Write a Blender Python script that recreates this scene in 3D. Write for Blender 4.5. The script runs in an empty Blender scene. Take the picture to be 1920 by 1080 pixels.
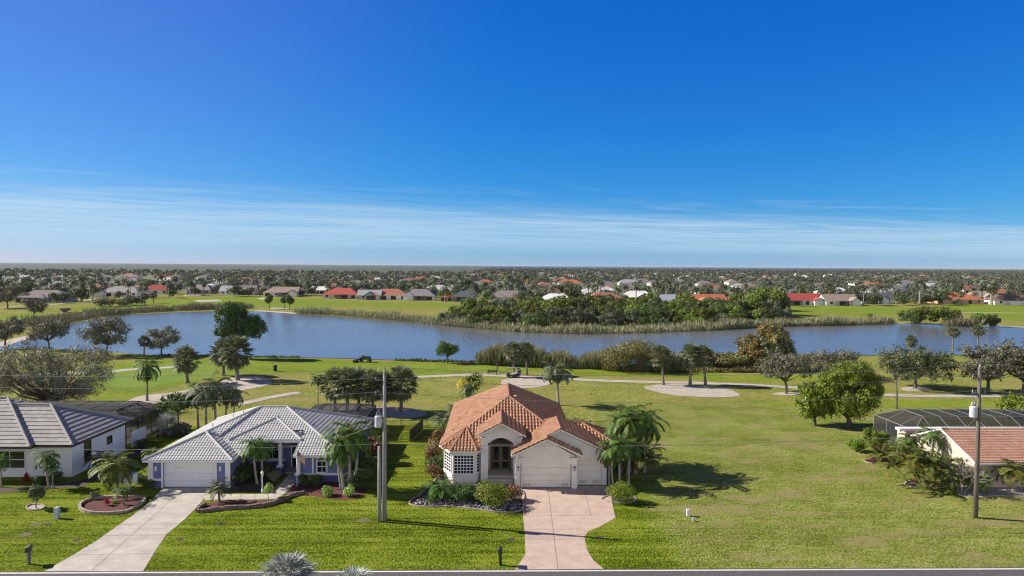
import bpy, bmesh, math, random
import numpy as np
from mathutils import Vector, Matrix
R = math.radians
C = bpy.context.scene.collection
scene = bpy.context.scene

# ------------------------------------------------------------------ camera
CAM_H = 21.4
FPX = 1280.0
PITCH, YAW, ROLL = math.atan(42.5 / FPX), R(-1.35), R(0.36)
cam_d = bpy.data.cameras.new("drone_camera")
cam = bpy.data.objects.new("drone_camera", cam_d)
C.objects.link(cam)
CAM_ROT = Matrix.Rotation(YAW, 3, 'Z') @ Matrix.Rotation(math.pi / 2 - PITCH, 3, 'X') @ Matrix.Rotation(ROLL, 3, 'Z')
cam.matrix_world = Matrix.Translation((0, 0, CAM_H)) @ CAM_ROT.to_4x4()
cam_d.sensor_width = 36.0
cam_d.lens = 36.0 * FPX / 1920.0
cam_d.clip_start = 0.5
cam_d.clip_end = 120000.0
scene.camera = cam

# ------------------------------------------------------------------ sun, sky, exposure
SUN_EL = R(33.0)
SUN_TO = Vector((-0.975, 0.222, 0)).normalized()          # towards the sun, on the ground
sun_d = bpy.data.lights.new("sun", 'SUN')
sun_d.energy = 5.0
sun_d.angle = R(0.5)
sun_d.color = (1.0, 0.93, 0.82)
sun = bpy.data.objects.new("sun", sun_d)
C.objects.link(sun)
sun_dir = Vector((SUN_TO.x * math.cos(SUN_EL), SUN_TO.y * math.cos(SUN_EL), math.sin(SUN_EL)))
sun.rotation_euler = sun_dir.to_track_quat('Z', 'Y').to_euler()

world = bpy.data.worlds.new("World")
scene.world = world
world.use_nodes = True


SKY_S, EXPOSURE = 0.115, 0.66
GAIN = 2 ** EXPOSURE


def build_world():
    nt = world.node_tree
    N, L = nt.nodes, nt.links
    N.clear()
    out = N.new('ShaderNodeOutputWorld')
    bg = N.new('ShaderNodeBackground')
    bg.inputs[1].default_value = SKY_S
    L.new(bg.outputs[0], out.inputs[0])
    sky = N.new('ShaderNodeTexSky')
    sky.sky_type = 'NISHITA'
    sky.sun_disc = False
    sky.sun_elevation = SUN_EL
    sky.sun_rotation = math.atan2(SUN_TO.x, SUN_TO.y)
    sky.air_density = 1.0
    sky.dust_density = 0.0
    sky.ozone_density = 6.0
    # deepen the clear blue channel by channel, as the photograph's camera did
    sc_, cc_ = N.new('ShaderNodeSeparateColor'), N.new('ShaderNodeCombineColor')
    L.new(sky.outputs[0], sc_.inputs[0])
    for k, (ref, gain, power) in enumerate(((1.03, 0.0085, 2.0), (2.08, 0.147, 1.07), (4.14, 0.61, 0.55))):
        a_, b_, c_ = (N.new('ShaderNodeMath') for _ in range(3))
        a_.operation = 'DIVIDE'; b_.operation = 'POWER'; c_.operation = 'MULTIPLY'
        L.new(sc_.outputs[k], a_.inputs[0]); a_.inputs[1].default_value = ref
        L.new(a_.outputs[0], b_.inputs[0]); b_.inputs[1].default_value = power
        L.new(b_.outputs[0], c_.inputs[0]); c_.inputs[1].default_value = gain / SKY_S / GAIN
        L.new(c_.outputs[0], cc_.inputs[k])
    # paler glow of the sky towards the low sun on the left
    tcs = N.new('ShaderNodeTexCoord'); dt = N.new('ShaderNodeVectorMath'); dt.operation = 'DOT_PRODUCT'
    L.new(tcs.outputs['Generated'], dt.inputs[0]); dt.inputs[1].default_value = (SUN_TO.x, SUN_TO.y, 0.25)
    au = N.new('ShaderNodeMapRange'); au.interpolation_type = 'SMOOTHSTEP'
    L.new(dt.outputs['Value'], au.inputs[0]); au.inputs[1].default_value = 0.25; au.inputs[2].default_value = 0.85
    au.inputs[4].default_value = 0.060 / SKY_S / GAIN
    ar = N.new('ShaderNodeMath'); ar.operation = 'ADD'
    L.new(cc_.inputs[0].links[0].from_socket, ar.inputs[0]); L.new(au.outputs[0], ar.inputs[1]); L.new(ar.outputs[0], cc_.inputs[0])
    # thin cirrus sheet: a plane overhead, read along the view direction
    tc = N.new('ShaderNodeTexCoord')
    sep = N.new('ShaderNodeSeparateXYZ')
    L.new(tc.outputs['Generated'], sep.inputs[0])

    def m(op, a, b=None, clamp=False):
        n = N.new('ShaderNodeMath'); n.operation = op; n.use_clamp = clamp
        for i, v in enumerate((a, b)):
            if v is None: continue
            if isinstance(v, (int, float)): n.inputs[i].default_value = v
            else: L.new(v, n.inputs[i])
        return n.outputs[0]
    z = m('MAXIMUM', sep.outputs[2], 0.004)
    px, py = m('DIVIDE', sep.outputs[0], z), m('DIVIDE', sep.outputs[1], z)
    # distance beyond the sheet's near edge (edge: Y = 9.5 + .31 X)
    d = m('SUBTRACT', py, m('ADD', m('MULTIPLY', px, 0.34), 8.9))
    along = m('ADD', px, m('MULTIPLY', py, 0.31))
    cw = N.new('ShaderNodeCombineXYZ'); L.new(m('MULTIPLY', along, 0.07), cw.inputs[0]); L.new(m('MULTIPLY', d, 0.03), cw.inputs[1])
    nw = N.new('ShaderNodeTexNoise'); nw.inputs['Scale'].default_value = 1.0; nw.inputs['Detail'].default_value = 3
    L.new(cw.outputs[0], nw.inputs['Vector'])
    d = m('ADD', d, m('MULTIPLY', m('SUBTRACT', nw.outputs[0], 0.5), 5.0))
    cv = N.new('ShaderNodeCombineXYZ')
    L.new(m('MULTIPLY', along, 0.17), cv.inputs[0]); L.new(m('MULTIPLY', d, 0.50), cv.inputs[1])
    nz = N.new('ShaderNodeTexNoise'); nz.inputs['Scale'].default_value = 1.1
    nz.inputs['Detail'].default_value = 9; nz.inputs['Roughness'].default_value = 0.62
    nz.inputs['Distortion'].default_value = 1.6
    L.new(cv.outputs[0], nz.inputs['Vector'])
    cv2 = N.new('ShaderNodeCombineXYZ')
    L.new(m('MULTIPLY', along, 0.05), cv2.inputs[0]); L.new(m('MULTIPLY', d, 0.12), cv2.inputs[1])
    nz2 = N.new('ShaderNodeTexNoise'); nz2.inputs['Scale'].default_value = 1.0
    nz2.inputs['Detail'].default_value = 3
    L.new(cv2.outputs[0], nz2.inputs['Vector'])
    edge = m('ADD', m('MULTIPLY', d, 0.36), m('MULTIPLY', m('SUBTRACT', nz.outputs[0], 0.5), 3.4))
    fade_in = N.new('ShaderNodeMapRange'); fade_in.interpolation_type = 'SMOOTHSTEP'
    L.new(edge, fade_in.inputs[0]); fade_in.inputs[1].default_value = -0.3; fade_in.inputs[2].default_value = 2.6
    fade_out = N.new('ShaderNodeMapRange'); fade_out.interpolation_type = 'SMOOTHSTEP'
    L.new(d, fade_out.inputs[0]); fade_out.inputs[1].default_value = 14; fade_out.inputs[2].default_value = 48
    fade_out.inputs[3].default_value = 1.0; fade_out.inputs[4].default_value = 0.25
    dens = m('MULTIPLY', m('MULTIPLY', fade_in.outputs[0], fade_out.outputs[0]),
             m('ADD', m('MULTIPLY', m('SUBTRACT', nz.outputs[0], 0.5), 1.25), m('ADD', 0.40, m('MULTIPLY', nz2.outputs[0], 0.30))))
    dens = m('MULTIPLY', dens, 0.95, True)
    mix = N.new('ShaderNodeMixRGB')
    L.new(dens, mix.inputs[0]); L.new(cc_.outputs[0], mix.inputs[1])
    mix.inputs[2].default_value = (0.56 / SKY_S / GAIN, 0.73 / SKY_S / GAIN, 0.88 / SKY_S / GAIN, 1)
    # added unseen cloud behind the camera, a fill light for shaded house fronts
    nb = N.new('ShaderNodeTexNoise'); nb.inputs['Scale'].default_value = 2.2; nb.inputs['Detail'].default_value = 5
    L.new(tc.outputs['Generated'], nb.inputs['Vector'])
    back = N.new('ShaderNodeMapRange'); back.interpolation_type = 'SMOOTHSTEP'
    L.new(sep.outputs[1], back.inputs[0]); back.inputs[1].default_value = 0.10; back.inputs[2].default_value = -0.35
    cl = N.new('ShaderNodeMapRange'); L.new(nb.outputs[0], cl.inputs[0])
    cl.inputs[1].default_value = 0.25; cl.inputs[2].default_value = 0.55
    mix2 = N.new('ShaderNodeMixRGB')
    low = N.new('ShaderNodeMapRange'); low.interpolation_type = 'SMOOTHSTEP'          # keeps the added fill cloud low over the horizon
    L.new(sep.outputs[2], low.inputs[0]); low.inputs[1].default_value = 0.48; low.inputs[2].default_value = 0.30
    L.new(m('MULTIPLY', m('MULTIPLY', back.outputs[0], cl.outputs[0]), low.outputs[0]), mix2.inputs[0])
    # unseen upper sky dimmed towards the zenith, to deepen shade on the ground
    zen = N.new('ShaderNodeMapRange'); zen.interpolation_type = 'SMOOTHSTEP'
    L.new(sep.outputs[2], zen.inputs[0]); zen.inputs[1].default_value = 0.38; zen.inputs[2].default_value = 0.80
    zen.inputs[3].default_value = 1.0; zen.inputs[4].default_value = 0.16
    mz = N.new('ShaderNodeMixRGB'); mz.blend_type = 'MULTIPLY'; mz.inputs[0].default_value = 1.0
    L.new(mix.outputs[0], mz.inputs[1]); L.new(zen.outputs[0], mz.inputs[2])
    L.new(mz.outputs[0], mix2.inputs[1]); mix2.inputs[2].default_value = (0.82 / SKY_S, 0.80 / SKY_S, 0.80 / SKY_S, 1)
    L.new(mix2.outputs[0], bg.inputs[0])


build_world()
scene.view_settings.view_transform = 'Standard'
scene.view_settings.look = 'None'
scene.view_settings.exposure = EXPOSURE
scene.view_settings.gamma = 1.0
scene.view_settings.use_curve_mapping = False
scene.cycles.use_denoising = True
scene.cycles.filter_width = 1.15
scene.cycles.max_bounces = 6
scene.cycles.transparent_max_bounces = 12

# ------------------------------------------------------------------ pixel (1920 wide photo) -> place
CAM_O = Vector((0, 0, CAM_H))


def G(px, py, z=0.0):
    d = CAM_ROT @ Vector(((px - 960) / FPX, -(py - 540) / FPX, -1.0))
    t = (z - CAM_H) / d.z
    return CAM_O + d * t


def depth(p):
    return -((CAM_ROT.transposed() @ (Vector(p) - CAM_O)).z)


def PXM(p):                      # metres per photo pixel at p
    return depth(p) / FPX


# ------------------------------------------------------------------ scene helpers
def thing(name, label, cat, loc=(0, 0, 0), rotz=0.0, group=None):
    o = bpy.data.objects.new(name, None)
    o.empty_display_size = 0.3
    C.objects.link(o)
    o.location = loc
    o.rotation_euler = (0, 0, rotz)
    tag(o, label, cat, group)
    return o


def tag(o, label=None, cat=None, group=None, kind=None):
    if label: o['label'] = label
    if cat: o['category'] = cat
    if group: o['group'] = group
    if kind: o['kind'] = kind
    return o


def mesh_obj(name, verts, faces, mats, parent=None, smooth=False, fmat=None):
    me = bpy.data.meshes.new(name)
    if isinstance(verts, np.ndarray): verts = verts.tolist()
    if isinstance(faces, np.ndarray): faces = faces.tolist()
    me.from_pydata(verts, [], faces)
    for m in (mats if isinstance(mats, (list, tuple)) else [mats]):
        me.materials.append(m)
    if fmat is not None:
        me.polygons.foreach_set('material_index', np.asarray(fmat, dtype=np.int32))
    if smooth:
        me.polygons.foreach_set('use_smooth', np.ones(len(me.polygons), dtype=bool))
    me.update()
    o = bpy.data.objects.new(name, me)
    C.objects.link(o)
    if parent is not None: o.parent = parent
    return o


class MB:
    """collects shapes; build() links them as one mesh object"""
    def __init__(s): s.v, s.f = [], []

    def add(s, vs, fs):
        b = len(s.v)
        s.v += [tuple(p) for p in vs]
        s.f += [tuple(i + b for i in f) for f in fs]
        return s

    def box(s, x0, y0, z0, x1, y1, z1):
        vs = [(x, y, z) for z in (z0, z1) for (x, y) in ((x0, y0), (x1, y0), (x1, y1), (x0, y1))]
        return s.add(vs, [(3, 2, 1, 0), (4, 5, 6, 7), (0, 1, 5, 4), (1, 2, 6, 5), (2, 3, 7, 6), (3, 0, 4, 7)])

    def prism(s, poly, z0, z1):
        n = len(poly)
        vs = [(x, y, z0) for x, y in poly] + [(x, y, z1) for x, y in poly]
        return s.add(vs, [tuple(range(n))[::-1], tuple(range(n, 2 * n))] + [(i, (i + 1) % n, n + (i + 1) % n, n + i) for i in range(n)])

    def bar(s, a, b, w, h=None):
        """a box along a..b, w wide and h high"""
        h = h or w
        a, b = Vector(a), Vector(b)
        d = (b - a).normalized()
        up = Vector((0, 0, 1)) if abs(d.z) < 0.95 else Vector((0, 1, 0))
        x = d.cross(up).normalized() * w / 2
        y = x.cross(d).normalized() * h / 2
        vs = [p + sx * x + sy * y for p in (a, b) for sx, sy in ((-1, -1), (1, -1), (1, 1), (-1, 1))]
        return s.add(vs, [(3, 2, 1, 0), (4, 5, 6, 7), (0, 1, 5, 4), (1, 2, 6, 5), (2, 3, 7, 6), (3, 0, 4, 7)])

    def tube(s, pts, radii, n=8, cap=True):
        pts = [Vector(p) for p in pts]
        if isinstance(radii, (int, float)): radii = [radii] * len(pts)
        rings = []
        for i, p in enumerate(pts):
            d = (pts[min(i + 1, len(pts) - 1)] - pts[max(i - 1, 0)]).normalized()
            up = Vector((0, 0, 1)) if abs(d.z) < 0.9 else Vector((1, 0, 0))
            x = d.cross(up).normalized(); y = x.cross(d).normalized()
            rings.append([p + radii[i] * (math.cos(2 * math.pi * k / n) * x + math.sin(2 * math.pi * k / n) * y) for k in range(n)])
        vs = [v for r in rings for v in r]
        fs = [(i * n + k, i * n + (k + 1) % n, (i + 1) * n + (k + 1) % n, (i + 1) * n + k) for i in range(len(pts) - 1) for k in range(n)]
        if cap:
            fs += [tuple(range(n))[::-1], tuple(range((len(pts) - 1) * n, len(pts) * n))]
        return s.add(vs, fs)

    def lathe(s, prof, n=12, c=(0, 0, 0)):
        c = Vector(c)
        return s.tube([c + Vector((0, 0, z)) for r, z in prof], [r for r, z in prof], n)

    def ball(s, c, rx, ry, rz, n=10, m=6):
        vs, fs = [], []
        for j in range(m + 1):
            t = math.pi * j / m
            for k in range(n):
                a = 2 * math.pi * k / n
                vs.append((c[0] + rx * math.sin(t) * math.cos(a), c[1] + ry * math.sin(t) * math.sin(a), c[2] + rz * math.cos(t)))
        for j in range(m):
            for k in range(n):
                fs.append((j * n + k, (j + 1) * n + k, (j + 1) * n + (k + 1) % n, j * n + (k + 1) % n))
        return s.add(vs, fs)

    def build(s, name, mat, parent=None, shift=None, smooth=False):
        v = np.array(s.v, dtype=float)
        if shift is not None: v = v + np.array(shift)
        return mesh_obj(name, v, s.f, mat, parent, smooth)


# ------------------------------------------------------------------ materials
def nodes_of(name):
    m = bpy.data.materials.new(name)
    m.use_nodes = True
    nt = m.node_tree
    return m, nt, nt.nodes['Principled BSDF']


def MAT(name, c1, c2=None, scale=1.0, rough=0.7, bump=0.0, bscale=None, detail=4, metal=0.0, spec=0.5, stretch=(1, 1, 1), lo=0.35, hi=0.65, coat=0.0):
    m, nt, p = nodes_of(name)
    N, L = nt.nodes, nt.links
    p.inputs['Roughness'].default_value = rough
    p.inputs['Metallic'].default_value = metal
    p.inputs['Specular IOR Level'].default_value = spec
    p.inputs['Coat Weight'].default_value = coat
    p.inputs['Base Color'].default_value = (*c1, 1)
    if c2 is None: c2 = tuple(x * 0.85 for x in c1)
    geo = N.new('ShaderNodeNewGeometry')
    mp = N.new('ShaderNodeMapping'); mp.inputs['Scale'].default_value = stretch
    L.new(geo.outputs['Position'], mp.inputs[0])
    nz = N.new('ShaderNodeTexNoise')
    nz.inputs['Scale'].default_value = scale; nz.inputs['Detail'].default_value = detail
    nz.inputs['Roughness'].default_value = 0.65
    L.new(mp.outputs[0], nz.inputs['Vector'])
    mr = N.new('ShaderNodeMapRange')
    mr.inputs[1].default_value = lo; mr.inputs[2].default_value = hi
    L.new(nz.outputs[0], mr.inputs[0])
    mx = N.new('ShaderNodeMixRGB')
    mx.inputs[1].default_value = (*c1, 1); mx.inputs[2].default_value = (*c2, 1)
    L.new(mr.outputs[0], mx.inputs[0])
    L.new(mx.outputs[0], p.inputs['Base Color'])
    if bump:
        n2 = N.new('ShaderNodeTexNoise'); n2.inputs['Scale'].default_value = bscale or scale * 4
        n2.inputs['Detail'].default_value = 4
        L.new(mp.outputs[0], n2.inputs['Vector'])
        b = N.new('ShaderNodeBump'); b.inputs['Strength'].default_value = bump; b.inputs['Distance'].default_value = 0.05
        L.new(n2.outputs[0], b.inputs['Height']); L.new(b.outputs[0], p.inputs['Normal'])
    return m


def LEAF(name, cols, trans=0.3, objvar=0.12, rough=0.55):
    """leaf material: a colour picked per leaf, slight change per plant, light through the blade"""
    m, nt, p = nodes_of(name)
    N, L = nt.nodes, nt.links
    geo = N.new('ShaderNodeNewGeometry')
    cr = N.new('ShaderNodeValToRGB'); cr.color_ramp.interpolation = 'LINEAR'
    e = cr.color_ramp.elements
    while len(e) < len(cols): e.new(0.5)
    for i, c in enumerate(cols):
        e[i].position = i / max(1, len(cols) - 1); e[i].color = (*(min(.9, q * 1.7) for q in c), 1)
    L.new(geo.outputs['Random Per Island'], cr.inputs[0])
    oi = N.new('ShaderNodeObjectInfo')
    hs = N.new('ShaderNodeHueSaturation')
    mr = N.new('ShaderNodeMapRange'); mr.inputs[3].default_value = 1 - objvar * 2; mr.inputs[4].default_value = 1 + objvar
    L.new(oi.outputs['Random'], mr.inputs[0]); L.new(mr.outputs[0], hs.inputs['Value'])
    mr2 = N.new('ShaderNodeMapRange'); mr2.inputs[3].default_value = 0.5 - objvar * 0.12; mr2.inputs[4].default_value = 0.5 + objvar * 0.12
    L.new(oi.outputs['Random'], mr2.inputs[0]); L.new(mr2.outputs[0], hs.inputs['Hue'])
    L.new(cr.outputs[0], hs.inputs['Color'])
    L.new(hs.outputs[0], p.inputs['Base Color'])
    p.inputs['Roughness'].default_value = rough
    p.inputs['Specular IOR Level'].default_value = 0.35
    tr = N.new('ShaderNodeBsdfTranslucent')
    L.new(hs.outputs[0], tr.inputs[0])
    ms = N.new('ShaderNodeMixShader'); ms.inputs[0].default_value = trans
    L.new(p.outputs[0], ms.inputs[1]); L.new(tr.outputs[0], ms.inputs[2])
    L.new(ms.outputs[0], N['Material Output'].inputs[0])
    return m


def TURF(name, cols, patch=None, mow=0.0, mowscale=1.2, bump=0.6, fine=9.0, split=None, xstreak=1.0, grain=0.9):
    """grass: fine blade noise, broad patches, optional mowing lines along X; split=(x, width, cols2) changes turf across a lot line"""
    m, nt, p = nodes_of(name)
    N, L = nt.nodes, nt.links
    geo = N.new('ShaderNodeNewGeometry')

    def noise(scale, detail=4, stretch=(1, 1, 1), rough=0.6):
        mp = N.new('ShaderNodeMapping'); mp.inputs['Scale'].default_value = stretch
        L.new(geo.outputs['Position'], mp.inputs[0])
        n = N.new('ShaderNodeTexNoise'); n.inputs['Scale'].default_value = scale
        n.inputs['Detail'].default_value = detail; n.inputs['Roughness'].default_value = rough
        L.new(mp.outputs[0], n.inputs['Vector'])
        return n.outputs[0]

    def m2(op, a, b):
        n = N.new('ShaderNodeMath'); n.operation = op
        for i, v in enumerate((a, b)):
            if isinstance(v, (int, float)): n.inputs[i].default_value = v
            else: L.new(v, n.inputs[i])
        return n.outputs[0]
    f = noise(fine, 4, (1, xstreak, 1), 0.8)
    b = noise(0.16, 6)
    md = noise(1.1, 5, (0.6, 1.4, 1), 0.7)
    v = m2('ADD', m2('MULTIPLY', m2('SUBTRACT', f, 0.5), grain), m2('ADD', m2('MULTIPLY', m2('SUBTRACT', b, 0.5), 0.42), m2('ADD', m2('MULTIPLY', m2('SUBTRACT', md, 0.5), 0.42), 0.54)))
    if mow:
        sx = noise(mowscale, 3, (0.03, 1, 1), 0.55)
        amt = m2('MULTIPLY', m2('SUBTRACT', sx, 0.5), mow)
        if split:
            sp = N.new('ShaderNodeSeparateXYZ'); L.new(geo.outputs['Position'], sp.inputs[0])
            mq = N.new('ShaderNodeMapRange'); L.new(sp.outputs[0], mq.inputs[0])
            mq.inputs[1].default_value = split[0] - 4; mq.inputs[2].default_value = split[0] + 6; mq.inputs[3].default_value = 1.0; mq.inputs[4].default_value = 0.22
            amt = m2('MULTIPLY', amt, mq.outputs[0])
        v = m2('ADD', v, amt)

    def ramp(cols):
        cr = N.new('ShaderNodeValToRGB')
        e = cr.color_ramp.elements
        while len(e) < len(cols): e.new(0.5)
        for i, c in enumerate(cols):
            e[i].position = 0.36 + 0.36 * i / (len(cols) - 1); e[i].color = (*c, 1)
        L.new(v, cr.inputs[0])
        return cr.outputs[0]
    col = ramp(cols)
    if split:
        sp = N.new('ShaderNodeSeparateXYZ'); L.new(geo.outputs['Position'], sp.inputs[0])
        x = m2('ADD', sp.outputs[0], m2('MULTIPLY', m2('SUBTRACT', noise(0.3, 5), 0.5), split[1] * 3))
        mr = N.new('ShaderNodeMapRange'); mr.interpolation_type = 'SMOOTHSTEP'
        mr.inputs[1].default_value = split[0] - split[1]; mr.inputs[2].default_value = split[0] + split[1]
        L.new(x, mr.inputs[0])
        sfac = mr.outputs[0]
        mx = N.new('ShaderNodeMixRGB'); L.new(sfac, mx.inputs[0])
        L.new(col, mx.inputs[1]); L.new(ramp(split[2]), mx.inputs[2])
        col = mx.outputs[0]
    if patch:                      # (colour, scale, low, high, amount)
        pn = noise(patch[1], 5, (0.55, 1.5, 1), 0.65)
        mr = N.new('ShaderNodeMapRange'); mr.interpolation_type = 'SMOOTHSTEP'
        mr.inputs[1].default_value = patch[2]; mr.inputs[2].default_value = patch[3]; mr.inputs[4].default_value = patch[4]
        L.new(pn, mr.inputs[0])
        fac = mr.outputs[0]
        if split:
            fac = m2('MULTIPLY', fac, m2('ADD', m2('MULTIPLY', sfac, 0.95), 0.05))
        mp_ = N.new('ShaderNodeMixRGB'); L.new(fac, mp_.inputs[0])
        L.new(col, mp_.inputs[1]); mp_.inputs[2].default_value = (*patch[0], 1)
        col = mp_.outputs[0]
    L.new(col, p.inputs['Base Color'])
    p.inputs['Roughness'].default_value = 0.85
    p.inputs['Specular IOR Level'].default_value = 0.03
    bn = N.new('ShaderNodeBump'); bn.inputs['Strength'].default_value = bump; bn.inputs['Distance'].default_value = 0.12
    L.new(m2('ADD', f, m2('MULTIPLY', md, 0.8)), bn.inputs['Height']); L.new(bn.outputs[0], p.inputs['Normal'])
    return m


G1 = [(0.042, 0.064, 0.004), (0.112, 0.158, 0.007), (0.178, 0.230, 0.015), (0.27, 0.30, 0.050)]
G2 = [(0.080, 0.100, 0.012), (0.160, 0.200, 0.027), (0.245, 0.275, 0.060), (0.38, 0.37, 0.15)]
M = {}
M['lawn'] = TURF('lawn_turf', G1, patch=((0.30, 0.235, 0.12), 0.22, 0.50, 0.68, 0.85), mow=0.58, split=(14.0, 2.0, G2), bump=1.0, fine=7.5, grain=1.6, xstreak=0.40)
M['rough'] = TURF('rough_turf', [(0.10, 0.115, 0.018), (0.18, 0.20, 0.034), (0.25, 0.255, 0.065), (0.32, 0.30, 0.11)], patch=((0.27, 0.215, 0.09), 0.06, 0.46, 0.66, 0.8), bump=0.6, fine=2.4, mow=0.1, mowscale=.25, xstreak=.35, grain=1.1)
M['fairway'] = TURF('fairway_turf', [(0.090, 0.135, 0.012), (0.150, 0.205, 0.019), (0.195, 0.245, 0.032), (0.25, 0.28, 0.06)], patch=((0.22, 0.22, 0.05), 0.05, 0.52, 0.72, 0.6), bump=0.35, fine=2.0, xstreak=.35, mow=0.25, mowscale=.12)
M['green'] = TURF('putting_green', [(0.135, 0.205, 0.036), (0.172, 0.242, 0.046), (0.205, 0.272, 0.062)], bump=0.1, fine=3)
M['asphalt'] = MAT('asphalt', (0.075, 0.068, 0.07), (0.11, 0.10, 0.10), 3.0, 0.9, 0.3, 40)
M['paint'] = MAT('road_paint', (0.72, 0.71, 0.68), (0.6, 0.59, 0.56), 4, 0.7)
M['concrete'] = MAT('pale_concrete', (0.53, 0.48, 0.42), (0.38, 0.345, 0.30), 0.8, 0.85, 0.15, 20, detail=8)
M['pavers'] = MAT('salmon_concrete', (0.56, 0.43, 0.355), (0.45, 0.335, 0.265), 0.9, 0.7, 0.2, 6, detail=9)
M['joint'] = MAT('joint_seam', (0.20, 0.15, 0.12), (0.28, 0.21, 0.17), 3, 0.9)
M['path'] = MAT('path_concrete', (0.46, 0.42, 0.36), (0.36, 0.33, 0.27), 0.5, 0.9, 0.1, 6)
M['sand'] = MAT('bunker_sand', (0.47, 0.41, 0.345), (0.37, 0.32, 0.26), 0.6, 0.95, 0.5, 4, detail=8)
M['mulch'] = MAT('red_mulch', (0.16, 0.050, 0.042), (0.065, 0.022, 0.020), 6, 0.95, 1.0, 12, detail=8)
M['soil'] = MAT('dark_soil', (0.045, 0.033, 0.026), (0.10, 0.075, 0.06), 4, 0.95, 0.8, 12)
M['patch'] = MAT('worn_turf', (0.15, 0.145, 0.05), (0.10, 0.085, 0.045), 5, 0.95, 0.5, 12)
M['gravel'] = MAT('pale_gravel', (0.50, 0.46, 0.42), (0.33, 0.30, 0.27), 5, 0.95, 0.8, 16, detail=8)
M['curb'] = MAT('curb_stone', (0.42, 0.34, 0.27), (0.28, 0.22, 0.17), 3, 0.9, 0.5, 10)
M['block'] = MAT('edging_block', (0.22, 0.16, 0.13), (0.12, 0.085, 0.07), 2.5, 0.95, 0.6, 8)
M['rock'] = MAT('river_rock', (0.33, 0.31, 0.31), (0.14, 0.13, 0.135), 2.2, 0.8)
M['white'] = MAT('white_stucco', (0.79, 0.785, 0.77), (0.68, 0.675, 0.655), 0.7, 0.85, 0.12, 25, detail=9)
M['cream'] = MAT('cream_stucco', (0.81, 0.775, 0.71), (0.70, 0.665, 0.60), 0.7, 0.85, 0.15, 22, detail=9)
M['creamtrim'] = MAT('cream_trim', (0.80, 0.76, 0.66), (0.74, 0.70, 0.60), 1.0, 0.7)
M['taupe'] = MAT('taupe_stucco', (0.52, 0.48, 0.42), (0.44, 0.41, 0.35), 1.0, 0.85, 0.12, 22)
M['gable'] = MAT('sandy_stucco', (0.58, 0.50, 0.41), (0.50, 0.43, 0.35), 0.8, 0.85, 0.12, 22)
M['tan'] = MAT('tan_stucco', (0.62, 0.50, 0.41), (0.54, 0.43, 0.35), 0.8, 0.85, 0.12, 22)
M['blue'] = MAT('blue_stucco', (0.175, 0.20, 0.40), (0.145, 0.17, 0.35), 1.0, 0.85, 0.12, 22)
M['bluedark'] = MAT('deep_blue_stucco', (0.115, 0.135, 0.30), (0.095, 0.115, 0.26), 1.0, 0.85, 0.12, 22)
M['trim'] = MAT('white_trim', (0.80, 0.80, 0.79), (0.75, 0.75, 0.74), 2.0, 0.55)
M['bronze'] = MAT('bronze_metal', (0.045, 0.037, 0.032), (0.03, 0.026, 0.022), 3, 0.5)
M['alu'] = MAT('pale_aluminium', (0.38, 0.38, 0.37), (0.30, 0.30, 0.29), 3, 0.4, metal=0.3)
M['black'] = MAT('black_metal', (0.012, 0.012, 0.013), (0.02, 0.02, 0.02), 3, 0.5)
M['wooddoor'] = MAT('dark_green_door', (0.085, 0.08, 0.04), (0.12, 0.105, 0.05), 3, 0.4)
M['doortrim'] = MAT('olive_door_trim', (0.24, 0.21, 0.11), (0.19, 0.165, 0.08), 3, 0.5)
M['pole'] = MAT('weathered_pole', (0.34, 0.33, 0.32), (0.24, 0.23, 0.22), 2.5, 0.95, 0.5, 8, stretch=(3, 3, 0.4))
M['poledark'] = MAT('brown_pole', (0.17, 0.15, 0.125), (0.10, 0.085, 0.07), 2.5, 0.95, 0.5, 8, stretch=(3, 3, 0.4))
M['greymetal'] = MAT('grey_enamel', (0.55, 0.58, 0.62), (0.42, 0.45, 0.50), 2, 0.45)
M['wire'] = MAT('wire_metal', (0.30, 0.30, 0.31), (0.22, 0.22, 0.23), 2, 0.45, metal=0.2)
M['ceramic'] = MAT('insulator', (0.30, 0.28, 0.27), (0.2, 0.2, 0.2), 4, 0.25)
M['skin'] = MAT('skin_tone', (0.50, 0.30, 0.21), None, 8, 0.6)
M['darkcloth'] = MAT('dark_cloth', (0.03, 0.033, 0.045), (0.02, 0.02, 0.03), 8, 0.9)
M['greycloth'] = MAT('grey_cloth', (0.20, 0.21, 0.23), (0.15, 0.16, 0.17), 8, 0.9)
M['machgreen'] = MAT('machine_green', (0.010, 0.085, 0.035), (0.008, 0.06, 0.025), 4, 0.35, coat=0.3)
M['rubber'] = MAT('tyre_rubber', (0.015, 0.015, 0.015), (0.025, 0.025, 0.025), 6, 0.9)
M['red'] = MAT('red_cloth', (0.55, 0.03, 0.04), (0.45, 0.025, 0.03), 5, 0.8)
M['flagblue'] = MAT('blue_cloth', (0.02, 0.03, 0.16), (0.015, 0.025, 0.12), 5, 0.8)
M['glow'] = MAT('lamp_glass', (0.75, 0.74, 0.70), (0.65, 0.64, 0.6), 8, 0.2)


def glass():
    m, nt, p = nodes_of('window_glass')
    p.inputs['Base Color'].default_value = (0.012, 0.016, 0.022, 1)
    p.inputs['Roughness'].default_value = 0.04
    p.inputs['Specular IOR Level'].default_value = 0.7
    return m


M['glass'] = glass()


def screen(name, col, dens):
    m, nt, p = nodes_of(name)
    N, L = nt.nodes, nt.links
    p.inputs['Base Color'].default_value = (*col, 1); p.inputs['Roughness'].default_value = 0.8
    t = N.new('ShaderNodeBsdfTransparent')
    ms = N.new('ShaderNodeMixShader'); ms.inputs[0].default_value = dens
    L.new(t.outputs[0], ms.inputs[1]); L.new(p.outputs[0], ms.inputs[2])
    L.new(ms.outputs[0], N['Material Output'].inputs[0])
    return m


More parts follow.
